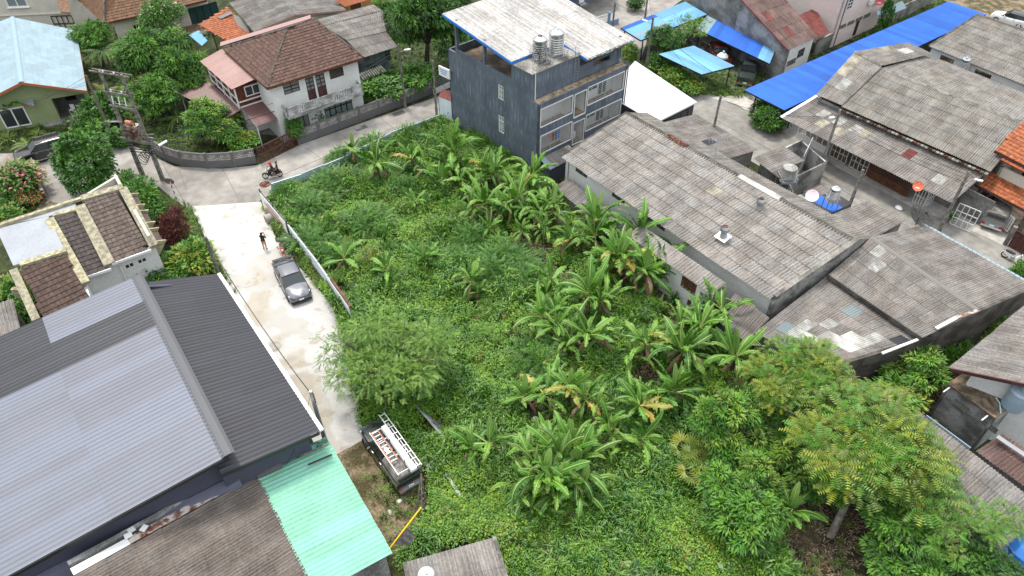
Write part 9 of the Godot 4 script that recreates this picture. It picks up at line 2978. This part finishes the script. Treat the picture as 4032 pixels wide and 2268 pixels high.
func build_people() -> void:
	mat("cloth",1,1,1,0.85).vertex_color_use_as_albedo = true
	var skin := Color(0.30,0.17,0.10)
	var p := V(-20.14,0,-45.39)
	var t := figure("woman in black shirt and tan trousers on the lane holding up a phone",flat(p),heading(p,V(-19.88,0,-47.31)), {"hip": V(0,0.90,0), "neck": V(0,1.40,0.02), "elbow": [V(-0.24,1.12,0.14),V(0.23,1.14,0.16)], "wrist": [V(-0.09,1.34,0.30),V(0.10,1.36,0.31)], "knee": [V(-0.10,0.48,0.03),V(0.11,0.48,0.02)], "ankle": [V(-0.11,0.09,-0.02),V(0.13,0.09,0.0)], "top": Color(0.018,0.018,0.02), "leg": Color(0.42,0.22,0.11), "skin": skin, "shoe": Color(0.03,0.03,0.03), "hair": Color(0.012,0.010,0.010), "look": V(0,-0.1,1).normalized(), "sleeves": false, "long_hair": true, "palm": V(0,0.2,1), "curl": 0.7})
	var ph := thing("phone", "white phone held up by the woman on the lane", "phone",t.transform*V(0.005,1.44,0.37), "",t.rotation.y)
	var b := B.new()
	b.box(Vector3.ZERO,V(0.15,0.075,0.01))
	put("case",b,M.white_paint,ph)
	var sc := B.new()
	sc.box(V(0,0,-0.007),V(0.138,0.064,0.004))
	put("screen",sc,M.glass_dark,ph)
	# print on the back of the shirt
	var m := V(-21.97,0,-55.65)
	var turn := heading(V(-21.32,0,-55.84),V(-22.59,0,-55.52))
	var base := flat(m)
	var fw := Basis(UP,turn)
	t = figure("rider in a red helmet, dark jacket and trousers steering the motorbike",base + fw*V(0,0,-0.12),turn, {"hip": V(0,0.86,-0.05), "neck": V(0,1.34,0.08), "elbow": [V(-0.30,1.08,0.22),V(0.30,1.08,0.22)], "wrist": [V(-0.30,1.06,0.38),V(0.30,1.06,0.38)], "knee": [V(-0.19,0.74,0.36),V(0.19,0.74,0.36)], "ankle": [V(-0.17,0.36,0.16),V(0.17,0.36,0.16)], "top": Color(0.04,0.045,0.03), "leg": Color(0.015,0.015,0.018), "skin": skin, "shoe": Color(0.03,0.03,0.03), "hair": Color(0.35,0.02,0.02), "look": V(0,0,1), "sleeves": true, "palm": V(0,-1,0), "curl": 0.9})
	var he := thing("helmet", "red crash helmet on the motorbike rider", "helmet",t.transform*V(0,1.57,0.13), "",turn)
	var hb := B.new()
	hb.lathe(Vector3.ZERO,[[0.135,-0.1],[0.145,0.0],[0.13,0.07],[0.08,0.125],[0.0,0.14]],16)
	put("shell",hb,M.red_plastic,he,40.0)
	var vz := B.new()
	vz.box(V(0,0.0,0.15),V(0.2,0.03,0.08))
	put("visor",vz,M.red_plastic,he)
	figure("pillion passenger in a black shirt and shorts behind the red helmeted rider",base + fw*V(0,0,-0.52),turn, {"hip": V(0,0.90,0), "neck": V(0,1.36,-0.02), "elbow": [V(-0.25,1.05,0.02),V(0.25,1.05,0.02)], "wrist": [V(-0.20,0.93,0.20),V(0.20,0.93,0.20)], "knee": [V(-0.22,0.78,0.38),V(0.22,0.78,0.38)], "ankle": [V(-0.20,0.40,0.26),V(0.20,0.40,0.26)], "top": Color(0.02,0.02,0.03), "leg": Color(0.02,0.02,0.03), "shin": skin, "skin": skin, "shoe": Color(0.1,0.1,0.1), "hair": Color(0.012,0.01,0.01), "look": V(-0.2,0,1).normalized(), "sleeves": false, "curl": 0.6})
	var bag := thing("carrier_bag", "white carrier bag hanging beside the pillion passenger", "bag",base + fw*V(-0.3,0.62,-0.5))
	var bb := B.new()
	bb.lathe(Vector3.ZERO,[[0.0,0.0],[0.14,0.03],[0.16,0.14],[0.10,0.24],[0.03,0.30],[0.0,0.3]],9)
	put("pouch",bb,M.white_paint,bag)
	var hdl := B.new()
	hdl.tube([V(0,0.29,0),V(0.02,0.38,0.0),V(0.1,0.42,0.02)],[0.012],5)
	put("handle",hdl,M.white_paint,bag)

# ---------------------------------------------------------------- odds and ends
func build_small_things() -> void:
	# convex traffic mirror at the lane mouth
	var p := V(-29.27,0,-51.48)
	var t := thing("traffic_mirror", "round convex traffic mirror with a red hood on a striped post at the lane mouth", "mirror",flat(p))
	for k in 8:
		var b := B.new()
		b.tube([V(0,0.3*k,0),V(0,0.3*k + 0.3,0)],[0.04],8)
		put("post_band",b,M.frame_white if k % 2 else M.frame_black,t,60.0)
	var bs := Basis(V(1,0,0),-1.15)*Basis(UP,0.0)
	var c := V(-0.05,2.55,0.0)
	var d := B.new()
	d.lathe(c,[[0.0,0.06],[0.25,0.05],[0.42,0.0],[0.42,-0.03],[0.0,-0.06]],24,bs)
	put("mirror_back",d,mat("mirror_back",0.16,0.20,0.21,0.5),t,40.0)
	var hd := B.new()
	for k in 10:
		var a0 := lerpf(-1.3,1.3,k/10.0)
		var a1 := lerpf(-1.3,1.3,(k + 1)/10.0)
		var q := []
		for e in [[a0,0.43,0.05],[a1,0.43,0.05],[a1,0.45,-0.13],[a0,0.45,-0.13]]: q.append(c + bs*V(sin(e[0])*e[1],e[2],-cos(e[0])*e[1]))
		hd.face(q,q[0] - c)
	put("hood",hd,M.orange_plastic,t)
	# manhole covers
	for s in [[V(-22.46,0,-54.56), "round iron manhole cover where the road meets the fence corner"],[V(-16.84,0,-34.66), "faint round manhole cover in the white lane"]]:
		var m := thing("manhole_cover",s[1], "manhole",flat(s[0]) + UP*0.012)
		var b := B.new()
		b.lathe(Vector3.ZERO,[[0.5,-0.01],[0.5,0.02],[0.46,0.025],[0.44,0.018],[0.0,0.018]],24)
		put("lid",b,M.rusty if s[1].begins_with("round") else M.concrete_pale,m)
		var r := B.new()
		for k in 5: r.box(V(0,0.022,-0.3 + 0.15*k),V(0.6,0.012,0.04))
		put("ribs",r,M.rusty if s[1].begins_with("round") else M.concrete_pale,m)
	# drain covers by the garden wall
	for s in [[V(-15.25,0,-64.44), "square concrete drain cover by the garden wall pier"],[V(-11.77,0,-67.37), "square concrete drain cover below the lamp pole"]]:
		var m := thing("drain_cover",s[1], "drain cover",flat(s[0]) + UP*0.012, "",0.66)
		var b := B.new()
		b.box(V(0,0.01,0),V(1.3,0.02,0.7))
		put("frame",b,M.joint,m)
		var e := B.new()
		e.box(V(0,0.014,0),V(1.2,0.024,0.6))
		put("slab",e,M.concrete_old,m)
	# concrete rings and bag along the lane fence
	for s in [[V(-20.57,0,-49.13), "pale concrete pipe ring lying under the banner"],[V(-18.17,0,-46.13), "pale concrete pipe ring lying by the fence near the red motorbike"]]:
		var m := thing("concrete_ring",s[1], "pipe",flat(s[0]) + UP*0.38, "",0.6)
		var b := B.new()
		b.lathe(Vector3.ZERO,[[0.30,-0.45],[0.38,-0.45],[0.38,0.45],[0.30,0.45],[0.30,-0.45]],22,Basis(V(0,0,1),PI/2))
		put("ring",b,M.concrete_pale,m,40.0)
	var bag := thing("backpack", "dark blue backpack lying on the lane beside the red motorbike", "bag",V(-19.35,0,-46.55) + UP*0.01, "",0.5)
	var bb := B.new()
	loft(bb,[[-0.22,[[0.18,0.0],[0.2,0.14],[0.14,0.2],[0.0,0.21]]],[0.0,[[0.22,0.0],[0.24,0.18],[0.16,0.27],[0.0,0.28]]],[0.24,[[0.17,0.0],[0.18,0.1],[0.1,0.15],[0.0,0.16]]]])
	put("pack",bb,mat("bag_navy",0.02,0.03,0.055,0.8),bag,40.0)
	for s in [-0.1,0.1]:
		var st := B.new()
		st.tube([V(s,0.2,-0.2),V(s,0.31,0.0),V(s,0.17,0.2)],[0.018],5)
		put("strap",st,M.frame_black,bag)
	# white tent and red roof beside the slate block
	var w := thing("market_tent", "white canvas side sheet hanging below a red sheet roof at the slate apartment block", "tent",V(-6.86,0,-67.37))
	var q := [V(-7.41,2.4,-66.45),V(-5.94,2.4,-65.39),V(-5.88,2.6,-67.14),V(-7.11,2.6,-67.56)]
	sheet_roof(w,q,0.7,3.0,0.2,0.03,[M.red_sheet],true, {},0.004)
	var cv := B.new()
	for k in 8:
		var a0: Vector3 = q[0].lerp(q[1],k/8.0) + V(0,0,0.08*sin(k*1.9))
		var a1: Vector3 = q[0].lerp(q[1],(k + 1)/8.0) + V(0,0,0.08*sin((k + 1)*1.9))
		var o := V(0.1,0,0.5)
		cv.face([a0,a1,flat(a1) + o,flat(a0) + o],V(0,0.2,1))
	putw("canvas",cv,M.tarp_white,w)
	for k in 2: bar(w, "pole",flat(q[k]),q[k],0.06,0.06,M.galvanised)
	var sg := thing("hanging_sign", "white projecting lightbox sign on the corner of the slate apartment block", "sign",V(-6.52,5.6,-65.26))
	var sb := B.new()
	sb.box(Vector3.ZERO,V(1.5,0.95,0.14),Basis(UP,-0.75))
	put("box",sb,M.white_paint,sg)
	for k in 3:
		var ln := B.new()
		ln.box(Basis(UP,-0.75)*V(-0.05,0.22 - 0.2*k,0.08),V([1.0,0.9,0.7][k],0.06,0.012),Basis(UP,-0.75))
		put("print_line",ln,M.blue_paint,sg)
	var sr := B.new()
	sr.beam(V(0.4,0.2,0.3),V(1.6,0.2,1.0),0.05,0.05)
	put("bracket",sr,M.frame_black,sg)
	var tb := thing("blue_tarpaulin", "small bright blue tarpaulin caught behind the road fence", "tarpaulin",V(-7.08,0,-62.96))
	for k in 3:
		var f := B.new()
		f.lathe(V(rf(-0.4,0.4),0.5,rf(-0.3,0.3)),[[0.6,-0.5],[0.5,0.0],[0.2,0.15],[0.0,0.16]],7,Basis(V(1,0,0),rf(-0.3,0.3)))
		put("fold",f,M.metal_sky[0],tb)
	# timber trestle, planks and the yellow pole in the yard
	for s in [[V(-5.36,0.5,-25.14),V(-4.64,0.35,-23.85),0.22, "split white timber beam leaning in the weeds beside the truck"],[V(-5.24,0.35,-24.74),V(-4.96,0.2,-24.09),0.10, "thin white lath lying next to the split timber beam"],[V(-3.94,0.4,-24.04),V(-3.02,0.3,-22.61),0.18, "long pale plank lying in the grass below the truck"],[V(-5.17,0.2,-28.09),V(-4.52,0.2,-27.96),0.1, "short weathered stick on the ground behind the truck"],[V(-4.97,0.2,-27.26),V(-4.45,0.2,-27.66),0.1, "second weathered stick crossed behind the truck"]]:
		var m := thing("plank",s[3], "plank",flat(s[0]))
		var b := B.new()
		b.beam(s[0],s[1],s[2],0.06)
		putw("board",b,M.clear_sheet if s[2] > 0.15 else M.wood_old,m)
	var lt := thing("timber_ladder", "old grey timber trestle ladder standing in the weeds behind the truck", "ladder",V(-5.28,0,-22.22))
	var h0 := V(-5.13,2.4,-22.76)
	for e in [V(-5.49,0.3,-21.54),V(-5.12,0,-20.96),V(-4.98,0.2,-22.1)]: bar(lt, "rail",h0,e,0.06,0.06,M.wood_old)
	for k in 5: bar(lt, "rung",h0.lerp(V(-5.49,0.3,-21.54),0.25 + 0.17*k),h0.lerp(V(-4.98,0.2,-22.1),0.25 + 0.17*k),0.05,0.05,M.wood_old)
	var yp := thing("yellow_pole", "slanting yellow banner pole with a grey ribbed flag at the turquoise roof", "pole",V(-7.60,0,-18.16))
	var y0 := V(-4.8,3.4,-20.09)
	var y1 := V(-7.38,1.4,-17.44)
	bar(yp, "shaft",y0,y1,0.07,0.07,M.yellow_paint)
	var fl := B.new()
	var f0 := y0.lerp(y1,0.32)
	var f1 := y0.lerp(y1,0.54)
	var od := V(0.75,-0.25,0.25)
	for k in 6: fl.face([f0.lerp(f1,k/6.0),f0.lerp(f1,(k + 1)/6.0),f0.lerp(f1,(k + 1)/6.0) + od*(0.9 if k > 0 and k < 5 else 0.6) + UP*0.06*(k % 2),f0.lerp(f1,k/6.0) + od*(0.9 if k > 0 and k < 5 else 0.6) + UP*0.06*((k + 1) % 2)],UP)
	putw("flag",fl,mat("flag_grey",0.12,0.12,0.125,0.8, "patch",0.8),yp)
	# stepping slabs, furniture and rubbish
	for s in [[V(-29.54,0,-48.11), "grey patterned stepping slab beside the yellow house flank"],[V(-28.99,0,-47.20), "reddish stepping slab beside the yellow house flank"],[V(-28.64,0,-46.68), "white garden table top beside the dracaena"]]:
		var m := thing("paving_slab",s[1], "slab",flat(s[0]), "",0.5)
		var b := B.new()
		b.box(V(0,0.05 if not s[1].begins_with("white") else 0.4,0),V(0.9,0.06,0.7))
		put("slab",b,M.white_paint if s[1].begins_with("white") else M.concrete_old,m)
		if s[1].begins_with("white"):
			for k in [[-1,-1],[1,-1],[1,1],[-1,1]]:
				var g := B.new()
				g.beam(V(k[0]*0.38,0,k[1]*0.28),V(k[0]*0.38,0.38,k[1]*0.28),0.05,0.05)
				put("leg",g,M.white_paint,m)
	var gw := thing("garden_wall", "short plastered garden wall end beside the gravel path", "wall",V(-42.61,0,-54.19))
	wall(gw, "wall",V(-44.46,0,-57.08),V(-41.35,0,-52.36),0.9,M.plaster_grime,[],0.18)
	bar(gw, "coping",V(-44.46,0,-57.08) + UP*0.93,V(-41.35,0,-52.36) + UP*0.93,0.26,0.06,M.plaster_cream)
	for s in [[V(29.79,0,-58.42), "pale rubbish bag at the folding gate step",M.clear_sheet,0.3],[V(33.72,0,-50.90), "white sack lying on the pavement before the orange dish",M.white_paint,0.3],[V(1.59,0,-28.33), "white plastic bag caught under the bananas",M.white_paint,0.2],[V(-6.58,0,-22.43), "white scrap of paper in the dirt yard",M.white_paint,0.15],[V(-7.07,0,-21.71), "pale plastic bag in the yard grass",M.clear_sheet,0.18]]:
		var m := thing("rubbish_bag",s[1], "rubbish",flat(s[0]), "",rf(0,6))
		var b := B.new()
		b.lathe(Vector3.ZERO,[[s[3]*0.8,0.0],[s[3],s[3]*0.35],[s[3]*0.6,s[3]*0.8],[0.0,s[3]*0.95]],8,Basis.from_scale(V(1.3,1,0.9)))
		put("bag",b,s[2],m)
